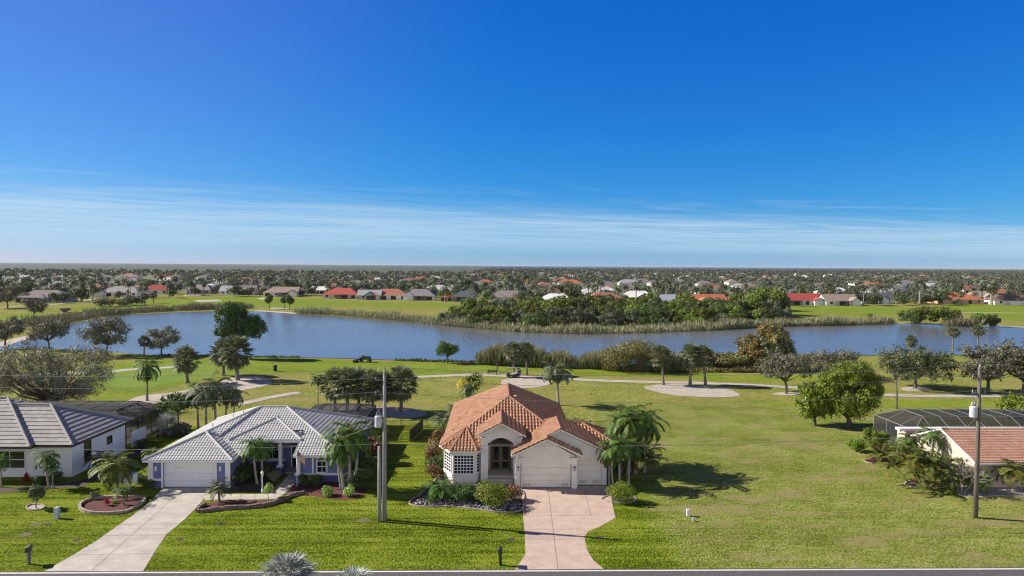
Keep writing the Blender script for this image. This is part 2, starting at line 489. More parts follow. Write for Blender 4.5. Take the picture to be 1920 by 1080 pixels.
M['screen'] = screen('insect_screen', (0.028, 0.028, 0.030), 0.62)


def tile_mat(name, cols, cellx=3.2, rough=0.75):
    """roof tiles: every tile its own colour (by its place on the roof), lichen and dirt over it"""
    m, nt, p = nodes_of(name)
    N, L = nt.nodes, nt.links
    uv = N.new('ShaderNodeUVMap'); uv.uv_map = 'tiles'
    fl = N.new('ShaderNodeVectorMath'); fl.operation = 'FLOOR'
    L.new(uv.outputs[0], fl.inputs[0])
    wn = N.new('ShaderNodeTexWhiteNoise'); wn.noise_dimensions = '2D'
    L.new(fl.outputs[0], wn.inputs['Vector'])
    geo = N.new('ShaderNodeNewGeometry')
    nz = N.new('ShaderNodeTexNoise'); nz.inputs['Scale'].default_value = 0.9; nz.inputs['Detail'].default_value = 8
    nz.inputs['Roughness'].default_value = 0.7
    L.new(geo.outputs['Position'], nz.inputs['Vector'])
    ad = N.new('ShaderNodeMath'); ad.operation = 'MULTIPLY_ADD'
    L.new(wn.outputs['Value'], ad.inputs[0]); ad.inputs[1].default_value = 0.40
    mr = N.new('ShaderNodeMapRange'); mr.inputs[1].default_value = 0.3; mr.inputs[2].default_value = 0.7; mr.inputs[3].default_value = 0.10; mr.inputs[4].default_value = 0.58
    L.new(nz.outputs[0], mr.inputs[0]); L.new(mr.outputs[0], ad.inputs[2])
    cr = N.new('ShaderNodeValToRGB'); e = cr.color_ramp.elements
    while len(e) < len(cols): e.new(0.5)
    for i, c in enumerate(cols):
        e[i].position = i / (len(cols) - 1); e[i].color = (*c, 1)
    L.new(ad.outputs[0], cr.inputs[0]); L.new(cr.outputs[0], p.inputs['Base Color'])
    p.inputs['Roughness'].default_value = rough
    p.inputs['Specular IOR Level'].default_value = 0.3
    return m


M['tile_terra'] = tile_mat('terracotta_tile', [(0.20, 0.078, 0.043), (0.32, 0.155, 0.090), (0.40, 0.222, 0.135), (0.47, 0.30, 0.20)])
M['tile_grey'] = tile_mat('grey_tile', [(0.35, 0.35, 0.348), (0.43, 0.43, 0.425), (0.50, 0.50, 0.49)])
M['tile_flat'] = tile_mat('weathered_flat_tile', [(0.21, 0.20, 0.195), (0.30, 0.285, 0.275), (0.38, 0.36, 0.345)])
M['tile_pink'] = tile_mat('faded_red_tile', [(0.225, 0.102, 0.070), (0.305, 0.165, 0.118), (0.375, 0.24, 0.18)])
M['ridge_terra'] = MAT('terracotta_ridge', (0.40, 0.20, 0.125), (0.31, 0.14, 0.085), 3, 0.75)
M['ridge_grey'] = MAT('grey_ridge', (0.47, 0.47, 0.465), (0.41, 0.41, 0.405), 3, 0.75)
M['ridge_flat'] = MAT('weathered_ridge', (0.33, 0.31, 0.30), (0.25, 0.235, 0.23), 3, 0.75)
# foliage
M['lf_oak'] = LEAF('oak_leaf', [(0.050, 0.053, 0.028), (0.095, 0.095, 0.058), (0.15, 0.145, 0.10)], 0.2)
M['lf_bigoak'] = LEAF('big_oak_leaf', [(0.065, 0.068, 0.038), (0.105, 0.105, 0.066), (0.16, 0.155, 0.11)], 0.22)
M['lf_oakgreen'] = LEAF('green_oak_leaf', [(0.042, 0.056, 0.020), (0.080, 0.096, 0.038), (0.13, 0.142, 0.07)], 0.22)
M['lf_dark'] = LEAF('dark_leaf', [(0.018, 0.036, 0.009), (0.042, 0.070, 0.016), (0.082, 0.115, 0.028)], 0.25)
M['lf_mid'] = LEAF('mid_leaf', [(0.032, 0.062, 0.012), (0.060, 0.100, 0.018), (0.100, 0.145, 0.030)], 0.28)
M['lf_bright'] = LEAF('bright_leaf', [(0.052, 0.086, 0.008), (0.118, 0.165, 0.013), (0.205, 0.25, 0.026)], 0.32)
M['lf_mangrove'] = LEAF('mangrove_leaf', [(0.026, 0.042, 0.010), (0.058, 0.080, 0.018), (0.105, 0.125, 0.036)], 0.28, 0.22)
M['lf_mangbright'] = LEAF('bright_mangrove_leaf', [(0.040, 0.066, 0.008), (0.095, 0.125, 0.014), (0.165, 0.185, 0.026)], 0.3, 0.2)
M['lf_manggrey'] = LEAF('grey_mangrove_leaf', [(0.045, 0.055, 0.028), (0.082, 0.094, 0.050), (0.125, 0.135, 0.08)], 0.25, 0.2)
M['lf_far'] = LEAF('distant_leaf', [(0.048, 0.060, 0.032), (0.086, 0.100, 0.054), (0.145, 0.156, 0.090)], 0.2, 0.25)
M['lf_sabal'] = LEAF('fan_palm_leaf', [(0.052, 0.066, 0.028), (0.096, 0.112, 0.052), (0.17, 0.178, 0.098)], 0.25)
M['lf_dead'] = LEAF('dead_palm_leaf', [(0.10, 0.072, 0.045), (0.15, 0.11, 0.07), (0.20, 0.155, 0.10)], 0.15)
M['lf_palm'] = LEAF('feather_palm_leaf', [(0.035, 0.070, 0.012), (0.065, 0.115, 0.018), (0.115, 0.165, 0.030)], 0.28)
M['lf_palmgrey'] = LEAF('grey_palm_leaf', [(0.045, 0.062, 0.030), (0.078, 0.100, 0.048), (0.13, 0.15, 0.08)], 0.22)
M['lf_palmyel'] = LEAF('yellowing_palm_leaf', [(0.026, 0.052, 0.008), (0.055, 0.090, 0.013), (0.085, 0.120, 0.020), (0.15, 0.145, 0.022), (0.17, 0.10, 0.028)], 0.3)
M['lf_silver'] = LEAF('silver_leaf', [(0.17, 0.19, 0.16), (0.25, 0.27, 0.24), (0.36, 0.38, 0.35)], 0.1)
M['lf_red'] = LEAF('reddish_leaf', [(0.12, 0.035, 0.022), (0.17, 0.075, 0.04), (0.09, 0.08, 0.02), (0.22, 0.13, 0.07)], 0.25)
M['lf_crimson'] = LEAF('crimson_leaf', [(0.14, 0.01, 0.012), (0.28, 0.025, 0.025), (0.06, 0.02, 0.012)], 0.25)
M['lf_yellow'] = LEAF('yellow_blossom', [(0.50, 0.36, 0.02), (0.60, 0.45, 0.03), (0.10, 0.13, 0.02)], 0.3)
M['lf_orange'] = LEAF('rusty_leaf', [(0.15, 0.075, 0.016), (0.22, 0.125, 0.024), (0.085, 0.080, 0.018), (0.26, 0.17, 0.035)], 0.25)
M['lf_tanbush'] = LEAF('tan_green_leaf', [(0.085, 0.085, 0.025), (0.15, 0.138, 0.045), (0.10, 0.112, 0.03), (0.21, 0.185, 0.08)], 0.25)
M['lf_lime'] = LEAF('lime_leaf', [(0.13, 0.20, 0.04), (0.20, 0.28, 0.06), (0.28, 0.34, 0.10)], 0.3)
M['lf_reed'] = LEAF('reed_blade', [(0.085, 0.090, 0.042), (0.15, 0.145, 0.078), (0.23, 0.21, 0.125), (0.070, 0.085, 0.030)], 0.2)
M['lf_reedgreen'] = LEAF('green_reed_blade', [(0.065, 0.078, 0.034), (0.12, 0.125, 0.064), (0.19, 0.185, 0.11)], 0.2)
M['bark'] = MAT('grey_bark', (0.14, 0.12, 0.10), (0.075, 0.062, 0.05), 3, 0.95, 0.6, 9)
M['palmbark'] = MAT('palm_trunk', (0.24, 0.205, 0.165), (0.15, 0.125, 0.10), 3, 0.95, 0.5, 6, stretch=(.4, .4, 4))
M['palmpale'] = MAT('pale_palm_trunk', (0.36, 0.33, 0.28), (0.25, 0.225, 0.19), 2, 0.9, 0.4, 5, stretch=(.4, .4, 4))
M['shaft'] = MAT('crownshaft', (0.14, 0.20, 0.05), (0.10, 0.15, 0.035), 3, 0.5)

# ------------------------------------------------------------------ the ground and what lies flat on it
def smooth_poly(pts, k=5):
    """closed Catmull-Rom through the points"""
    out, n = [], len(pts)
    for i in range(n):
        p0, p1, p2, p3 = (np.array(pts[(i + j - 1) % n], dtype=float) for j in range(4))
        for s in range(k):
            t = s / k
            out.append(tuple(0.5 * ((2 * p1) + (-p0 + p2) * t + (2 * p0 - 5 * p1 + 4 * p2 - p3) * t * t + (-p0 + 3 * p1 - 3 * p2 + p3) * t ** 3)))
    return out


def smooth_line(pts, k=6):
    out, n = [], len(pts)
    for i in range(n - 1):
        p0, p1, p2, p3 = (np.array(pts[min(max(i + j - 1, 0), n - 1)], dtype=float) for j in range(4))
        for s in range(k):
            t = s / k
            out.append(tuple(0.5 * ((2 * p1) + (-p0 + p2) * t + (2 * p0 - 5 * p1 + 4 * p2 - p3) * t * t + (-p0 + 3 * p1 - 3 * p2 + p3) * t ** 3)))
    out.append(tuple(np.array(pts[-1], dtype=float)))
    return out


def onground(px, z=0.0):
    return [G(x, y, 0)[:2] + (z,) for x, y in px]


def sheet(name, px, z, mat, kind='structure', curve=True, label=None):
    w = [G(x, y, 0)[:2] for x, y in px]
    if curve: w = smooth_poly(w)
    if name in ('sand_bunker', 'fairway'):          # ragged turf margin
        rj = random.Random(int(px[0][0]) + 7)
        q = []
        for i, a in enumerate(w):
            b = w[(i + 1) % len(w)]
            k = max(1, min(12, int(math.dist(a, b) / 1.2)))
            am = min(.28, math.dist(a, b) * .12) * (1 if name == 'sand_bunker' else 2.5)
            q += [(a[0] + (b[0] - a[0]) * t / k + rj.uniform(-am, am), a[1] + (b[1] - a[1]) * t / k + rj.uniform(-am, am)) for t in range(k)]
        w = q
    o = mesh_obj(name, [(x, y, z) for x, y in w], [tuple(range(len(w)))], mat)
    tag(o, label, None, None, kind)
    return o, w


def ribbon(name, px, width, z, mat, kind='structure', world=None):
    w = world or smooth_line([G(x, y, 0)[:2] for x, y in px])
    w = [Vector((x, y, 0)) for x, y in [p[:2] for p in w]]
    vs, fs = [], []
    for i, p in enumerate(w):
        d = (w[min(i + 1, len(w) - 1)] - w[max(i - 1, 0)]).normalized()
        nrm = Vector((-d.y, d.x, 0)) * width / 2
        vs += [(p.x + nrm.x, p.y + nrm.y, z), (p.x - nrm.x, p.y - nrm.y, z)]
        if i: fs.append((2 * i - 2, 2 * i - 1, 2 * i + 1, 2 * i))
    o = mesh_obj(name, vs, fs, mat)
    o['kind'] = kind
    return o


def edging(name, w, mat, wd=0.16, h=0.12, closed=True, jag=0.0, seed=0):
    """a low kerb of blocks along the line w"""
    rng = random.Random(seed)
    mb = MB()
    n = len(w)
    for i in range(n if closed else n - 1):
        a, b = w[i], w[(i + 1) % n]
        L_ = math.dist(a[:2], b[:2])
        k = max(1, int(L_ / 0.45)) if jag else 1
        for j in range(k):
            t0, t1 = j / k, (j + (0.93 if jag else 1.0)) / k
            hh = h * (1 + rng.uniform(-jag, jag))
            A = (a[0] + (b[0] - a[0]) * t0, a[1] + (b[1] - a[1]) * t0, hh / 2)
            B = (a[0] + (b[0] - a[0]) * t1, a[1] + (b[1] - a[1]) * t1, hh / 2)
            if math.dist(A, B) > 0.02: mb.bar(A, B, wd * (1 + rng.uniform(-jag, jag)), hh + 0.02)
    o = mb.build(name, mat)
    return o


RY = G(960, 1068).y                       # far edge of the road
BIG = 45000.0
o = mesh_obj('ground', [(-BIG, -300, 0), (BIG, -300, 0), (BIG, BIG, 0), (-BIG, BIG, 0)], [(0, 1, 2, 3)], M['rough']); o['kind'] = 'structure'
o = mesh_obj('lawn', [(-120, RY, .012), (120, RY, .012), (120, 96, .012), (60, 101, .012), (16, 108, .012), (13.5, 91, .012), (-120, 89, .012)], [tuple(range(7))], M['lawn']); o['kind'] = 'structure'
o = mesh_obj('road', [(-200, RY - 7.2, .012), (200, RY - 7.2, .012), (200, RY - .02, .012), (-200, RY - .02, .012)], [(0, 1, 2, 3)], M['asphalt']); o['kind'] = 'structure'
o = mesh_obj('road_edge_line', [(-200, RY - .34, .017), (200, RY - .34, .017), (200, RY - .16, .017), (-200, RY - .16, .017)], [(0, 1, 2, 3)], M['paint']); o['kind'] = 'structure'

# golf course
sheet('fairway', [(150, 690), (330, 676), (500, 671), (720, 678), (960, 684), (1150, 691), (1290, 698), (1400, 704), (1560, 705), (1560, 712), (1380, 716), (1240, 706), (1120, 705), (1030, 697), (900, 697), (760, 704), (640, 700), (500, 702), (440, 704), (330, 722), (235, 755), (205, 757), (160, 735)], .02, M['fairway'])
sheet('putting_green', [(205, 695), (285, 684), (370, 683), (410, 694), (380, 708), (300, 722), (220, 728), (190, 712)], .03, M['green'])
sheet('fairway', [(1395, 751), (1480, 755), (1560, 752), (1700, 750), (1900, 750), (2000, 756), (1900, 763), (1650, 764), (1480, 762)], .024, M['fairway'])
sheet('fairway', [(-60, 600), (20, 590), (120, 578), (200, 573), (260, 566), (330, 560), (450, 556), (560, 560), (700, 566), (850, 570), (830, 577), (700, 575), (560, 577), (440, 575), (330, 573), (220, 577), (100, 585), (40, 600)], .02, M['fairway'])
sheet('fairway', [(1450, 574), (1560, 571), (1700, 577), (1690, 588), (1600, 592), (1480, 590), (1440, 583)], .02, M['fairway'])
sheet('fairway', [(1780, 570), (1980, 572), (2000, 600), (1890, 600), (1800, 583)], .02, M['fairway'])
sheet('sand_bunker', [(940, 714), (965, 708), (1000, 708), (1035, 716), (1020, 724), (985, 728), (950, 725)], .035, M['sand'])
sheet('sand_bunker', [(1207, 727), (1240, 721), (1290, 721), (1350, 726), (1385, 738), (1375, 744), (1320, 745), (1255, 740)], .035, M['sand'])
sheet('sand_bunker', [(420, 712), (445, 706), (490, 707), (510, 714), (498, 723), (455, 732), (410, 740), (340, 742), (300, 756), (268, 772), (215, 770), (240, 752), (268, 742), (330, 735), (390, 722)], .035, M['sand'])
sheet('sand_bunker', [(605, 764), (650, 760), (720, 764), (790, 770), (795, 779), (760, 785), (700, 780), (630, 773)], .035, M['sand'])
sheet('sand_bunker', [(1448, 738), (1475, 735), (1500, 738), (1490, 741), (1460, 741)], .035, M['sand'])
sheet('sand_bunker', [(1690, 728), (1720, 725), (1748, 730), (1725, 733), (1698, 733)], .035, M['sand'])
for q in ([(345, 553), (372, 552), (376, 554), (350, 555)], [(368, 563), (412, 562), (408, 565), (375, 566)], [(482, 560), (500, 558), (497, 562)], [(505, 578), (520, 577), (548, 579), (540, 580), (515, 580)]):
    sheet('sand_bunker', q, .04, M['sand'])
ribbon('cart_path', [(-80, 706), (30, 704), (130, 700), (205, 697), (245, 693), (300, 690), (330, 688)], 2.6, .045, M['path'])
ribbon('cart_path', [(760, 708), (830, 705), (900, 703), (960, 706), (1030, 709), (1130, 714), (1240, 717), (1330, 719), (1440, 724), (1520, 729), (1650, 740), (1760, 743), (1900, 742), (2010, 741)], 2.4, .045, M['path'])
ribbon('cart_path', [(440, 760), (490, 749), (530, 741), (562, 736)], 2.0, .045, M['path'])
ribbon('cart_path', [(-60, 580), (40, 574), (100, 571), (140, 566), (180, 560)], 3.0, .05, M['path'])
ribbon('cart_path', [(1700, 588), (1800, 586), (1900, 587), (2000, 588)], 3.0, .05, M['path'])


# the lake
def water():
    m, nt, p = nodes_of('lake_water')
    N, L = nt.nodes, nt.links
    p.inputs['Base Color'].default_value = (0.135, 0.140, 0.148, 1)
    p.inputs['Roughness'].default_value = 0.16
    p.inputs['IOR'].default_value = 1.33
    p.inputs['Specular IOR Level'].default_value = 0.55
    geo = N.new('ShaderNodeNewGeometry')

    def nz(scale, st, det):
        mp = N.new('ShaderNodeMapping'); mp.inputs['Scale'].default_value = st
        L.new(geo.outputs['Position'], mp.inputs[0])
        n = N.new('ShaderNodeTexNoise'); n.inputs['Scale'].default_value = scale
        n.inputs['Detail'].default_value = det; n.inputs['Roughness'].default_value = .6
        L.new(mp.outputs[0], n.inputs['Vector'])
        return n.outputs[0]
    rip = nz(0.95, (1.0, 0.16, 1), 3)
    calm = nz(0.016, (0.7, 2.0, 1), 3)
    mr = N.new('ShaderNodeMapRange'); mr.inputs[1].default_value = 0.36; mr.inputs[2].default_value = 0.60
    mr.inputs[3].default_value = 0.45; mr.inputs[4].default_value = 1.0
    L.new(calm, mr.inputs[0])
    # wind shadow: the water lies calm along the near bank
    sp = N.new('ShaderNodeSeparateXYZ'); L.new(geo.outputs['Position'], sp.inputs[0])
    yy = N.new('ShaderNodeMath'); yy.operation = 'MULTIPLY_ADD'
    L.new(nz(0.05, (1, 1, 1), 4), yy.inputs[0]); yy.inputs[1].default_value = 34.0; L.new(sp.outputs[1], yy.inputs[2])
    sh = N.new('ShaderNodeMapRange'); sh.interpolation_type = 'SMOOTHSTEP'
    L.new(yy.outputs[0], sh.inputs[0]); sh.inputs[1].default_value = 184.0; sh.inputs[2].default_value = 197.0
    sh.inputs[3].default_value = 0.06
    pr = N.new('ShaderNodeMath'); pr.operation = 'MULTIPLY'
    L.new(mr.outputs[0], pr.inputs[0]); L.new(sh.outputs[0], pr.inputs[1])
    b = N.new('ShaderNodeBump'); b.inputs['Distance'].default_value = 0.30
    L.new(pr.outputs[0], b.inputs['Strength'])
    L.new(rip, b.inputs['Height']); L.new(b.outputs[0], p.inputs['Normal'])
    return m


M['water'] = water()
LAKE = [(-60, 662), (20, 656), (60, 652), (120, 655), (200, 660), (290, 665), (420, 668), (560, 670), (680, 673), (760, 676), (850, 678), (905, 678), (1000, 682), (1130, 686), (1240, 686), (1300, 680), (1440, 672), (1480, 665), (1560, 665), (1700, 666), (1790, 665), (1900, 662), (2060, 660),
        (2060, 617), (1920, 614), (1860, 610), (1770, 609), (1690, 606), (1640, 609), (1560, 611), (1450, 613), (1400, 614), (1330, 618), (1200, 623), (1060, 624), (960, 621), (880, 613), (790, 605), (680, 596), (560, 588), (480, 584), (380, 584), (300, 587), (220, 592), (150, 604), (100, 616), (60, 630), (10, 640), (-60, 645)]
lake, LAKE_W = sheet('lake_water', LAKE, .03, M['water'])
ribbon('shore_sand', [(900, 678), (850, 678), (760, 676.2), (680, 673.2), (560, 670.3), (420, 668.3), (300, 666)], 0.9, .05, M['soil'])
ribbon('shore_sand', [(1480, 666), (1560, 666), (1700, 667), (1790, 666), (1920, 663)], 0.9, .05, M['soil'])
ribbon('shore_sand', [(478, 582.5), (520, 585), (560, 588)], 5, .05, M['sand'])
ribbon('shore_sand', [(1650, 607), (1690, 606)], 5, .05, M['sand'])
ribbon('shore_sand', [(1875, 611.5), (1920, 613.5), (2000, 615)], 4, .05, M['sand'])
ribbon('shore_sand', [(-10, 650), (30, 638), (62, 630)], 4, .05, M['sand'])

# yards of the far neighbourhood
M['yards'] = MAT('far_yards', (0.055, 0.072, 0.022), (0.16, 0.175, 0.06), 0.035, 0.95, 0, detail=6, lo=.42, hi=.60)
yd = [G(-400, 556), G(150, 556), G(330, 548), G(420, 547), G(560, 551), G(830, 556), G(1440, 562), G(1560, 560), G(1920, 562), G(2400, 562)]
o = mesh_obj('yards', [(p.x, p.y, .06) for p in yd] + [(1900, 1520, .06), (-1900, 1520, .06)], [tuple(range(len(yd) + 2))], M['yards']); o['kind'] = 'structure'

# far land: wooded flats to the horizon and the sea beyond
M['woods'] = MAT('wooded_flats', (0.022, 0.036, 0.018), (0.060, 0.080, 0.042), 0.016, 0.95, 0, detail=12, stretch=(1, 0.35, 1))
M['sea'] = MAT('sea_water', (0.03, 0.07, 0.12), (0.04, 0.09, 0.14), 0.0006, 0.6, 0)
o = mesh_obj('woodland', [(-BIG, 1500, .3), (BIG, 1500, .3), (BIG, BIG, .3), (-BIG, BIG, .3)], [(0, 1, 2, 3)], M['woods']); o['kind'] = 'structure'
sea = [G(850, 503)[:2], G(1150, 502)[:2], G(1440, 503.2)[:2]]
o = mesh_obj('sea_water', [(-1100, 7200, 1.0), (1500, 6400, 1.0), (3600, 6900, 1.0), (26000, 44000, 1.0), (-7000, 44000, 1.0)], [(0, 1, 2, 3, 4)], M['sea']); o['kind'] = 'structure'

# drives, walks and planting beds
sheet('driveway', [(83, 1071.5), (268, 1071.5), (290, 1035), (312, 1002), (345, 975), (372, 948), (398, 915), (306, 914), (286, 938), (258, 960), (225, 983), (180, 1015), (130, 1045)], .02, M['concrete'], curve=False)
for a, b in (((172, 1070), (330, 930)), ((220, 984), (340, 982)), ((137, 1041), (291, 1038)), ((188, 1004), (314, 1003))):
    ribbon('driveway_joint', None, .05, .025, M['joint'], world=[G(*a)[:2], G(*b)[:2]])
dw = [(966, 1068.5), (985, 1040), (984, 1000), (980, 960), (977, 919.5), (1144, 917), (1148, 945), (1154, 971), (1122, 989), (1104, 996), (1096, 1006), (1100, 1030), (1112, 1050), (1131, 1067)]
dw[4:6] = [(977, 913), (1143, 911)]
sheet('driveway', dw, .02, M['pavers'], curve=False)
for a, b in (((1046, 1068), (1028, 921)), ((984, 1003), (1097, 1003)), ((982, 968), (1152, 966)), ((1108, 968), (1096, 920))):
    ribbon('driveway_joint', None, .045, .025, M['joint'], world=[G(*a)[:2], G(*b)[:2]])
sheet('walkway', [(385, 927), (425, 927), (470, 927), (505, 926), (524, 910), (543, 888), (561, 889), (555, 905), (535, 925), (516, 936), (470, 937), (430, 937), (383, 938)], .024, M['concrete'], curve=False)
for x in (452, 480):
    ribbon('walkway_joint', None, .04, .029, M['joint'], world=[G(x, 927)[:2], G(x - 3, 937)[:2]])
for x, y in ((536, 896), (529, 905), (521, 914)):
    ribbon('walkway_joint', None, .04, .029, M['joint'], world=[G(x, y)[:2], G(x + 22, y)[:2]])
# planting beds
_, w = sheet('mulch_bed', [(150, 948), (168, 938), (200, 934), (262, 934), (270, 941), (250, 955), (225, 963), (180, 964), (155, 959)], .018, M['mulch'])
tag(edging('bed_edging', w, M['curb'], .22, .22, jag=.12), 'curved stone block edging around the red mulch island beside the concrete driveway', 'bed edging')
_, w = sheet('mulch_bed', [(370, 961), (392, 944), (430, 938), (515, 937), (540, 922), (556, 905), (640, 902), (676, 905), (686, 918), (676, 932), (640, 938), (600, 933), (570, 928), (548, 931), (515, 945), (480, 952), (420, 956)], .018, M['mulch'])
tag(edging('bed_edging', w[60:] + w[:5], M['block'], .28, .32, closed=False, jag=.15), 'long wavy dark block edging along the red mulch bed below the blue house', 'bed edging')
sheet('planting_bed', [(404, 924), (430, 905), (450, 895), (505, 888), (537, 886), (518, 910), (503, 923)], .015, M['soil'], curve=False)
_, w = sheet('planting_bed', [(767, 944), (790, 925), (812, 905), (826, 892), (850, 905), (920, 912), (976, 917), (979, 955), (940, 961), (895, 956), (840, 950), (795, 951)], .015, M['soil'])
tag(edging('bed_edging', w, M['curb'], .14, .10), 'pale curved kerb around the rock bed in front of the terracotta roofed house', 'bed edging')
sheet('planting_bed', [(-20, 915), (60, 912), (142, 903), (185, 885), (245, 850), (262, 838), (272, 846), (230, 868), (195, 890), (160, 910), (120, 915), (60, 919), (-20, 925)], .015, M['soil'])
_, w = sheet('planting_bed', [(1128, 936), (1150, 928), (1185, 930), (1192, 938), (1175, 944), (1145, 942)], .015, M['soil'])
tag(edging('bed_edging', w, M['curb'], .10, .08), 'small round kerb under the clipped bush right of the garage', 'bed edging')
_, w = sheet('planting_bed', [(1620, 864), (1640, 859), (1668, 861), (1660, 868), (1635, 870)], .015, M['mulch'])
tag(edging('bed_edging', w, M['curb'], .14, .10), 'small pale kerb ring around the croton bush on the empty lot side', 'bed edging')
_, w = sheet('planting_bed', [(1697, 908), (1712, 902), (1760, 905), (1800, 903), (1790, 912), (1740, 916), (1715, 915)], .015, M['soil'])
tag(edging('bed_edging', w, M['curb'], .14, .10), 'pale kerb around the bed of tall areca palms by the right house', 'bed edging')
_, w = sheet('gravel_bed', [(1793, 918), (1820, 909), (1870, 911), (1925, 918), (1925, 932), (1870, 930), (1830, 934), (1800, 929)], .015, M['gravel'])
tag(edging('bed_edging', w, M['curb'], .14, .10), 'pale kerb around the white gravel bed at the right house front', 'bed edging')
_, w = sheet('planting_bed', [(49, 952), (58, 947), (75, 947), (84, 952), (76, 956), (58, 957)], .015, M['gravel'])
tag(edging('bed_edging', w, M['curb'], .12, .10), 'round kerb ring around the small clipped tree on the left lawn', 'bed edging')
# low retaining kerb and bed along the blue house's right side
_, w = sheet('planting_bed', [(640, 905), (665, 893), (690, 880), (710, 868), (700, 862), (680, 872), (655, 888)], .015, M['soil'])
for px, py, rx in ((66, 984, .5), (46, 1003, .55), (90, 982, .3), (144, 1013, .3), (337, 1011, .3), (418, 982, .25), (682, 976, .6), (959, 1011, .32), (1125, 1007, .3), (410, 983, .3)):
    p = G(px, py); pts = [(p.x + rx * math.cos(a) * (1 + .15 * math.sin(3 * a + px)), p.y + rx * .8 * math.sin(a), .019) for a in np.linspace(0, 2 * math.pi, 14)[:-1]]
    o = mesh_obj('bare_patch', pts, [tuple(range(13))], M['soil' if rx < .45 else 'patch']); o['kind'] = 'structure'


def rocks(name, poly, n, smin, smax, mat, seed):
    """rounded cobbles scattered over a bed"""
    rng = random.Random(seed)
    xs, ys = [p[0] for p in poly], [p[1] for p in poly]
    mb = MB()
    k = 0
    while k < n:
        x, y = rng.uniform(min(xs), max(xs)), rng.uniform(min(ys), max(ys))
        if not inside(x, y, poly): continue
        s = rng.uniform(smin, smax)
        mb.ball((x, y, .02 + s * .3), s, s * rng.uniform(.7, 1), s * .6, 6, 4)
        k += 1
    o = mb.build(name, mat, smooth=True)
    o['kind'] = 'stuff'
    return o


def inside(x, y, poly):
    c, n = False, len(poly)
    for i in range(n):
        x1, y1 = poly[i][:2]; x2, y2 = poly[(i + 1) % n][:2]
        if (y1 > y) != (y2 > y) and x < (x2 - x1) * (y - y1) / (y2 - y1) + x1: c = not c
    return c


rocks('river_rocks', [G(*p)[:2] for p in ((772, 944), (800, 930), (850, 935), (900, 945), (978, 945), (975, 955), (935, 959), (890, 954), (830, 948), (790, 950))], 420, .06, .17, M['rock'], 3)
tag(bpy.data.objects['river_rocks'], 'grey river cobbles covering the bed before the bay window', 'cobbles')

# the air: far things fade a little towards blue
def air():
    m = bpy.data.materials.new('haze_air'); m.use_nodes = True
    nt = m.node_tree; nt.nodes.remove(nt.nodes['Principled BSDF'])
    v = nt.nodes.new('ShaderNodeVolumePrincipled')
    v.inputs['Color'].default_value = (0.80, 0.88, 1.0, 1)
    v.inputs['Density'].default_value = HAZE
    nt.links.new(v.outputs[0], nt.nodes['Material Output'].inputs['Volume'])
    o = MB().box(-BIG - 100, -350, -1.0, BIG + 100, BIG + 100, 26.0).build('haze', m)
    o['kind'] = 'stuff'


HAZE = 2.4e-5
air()

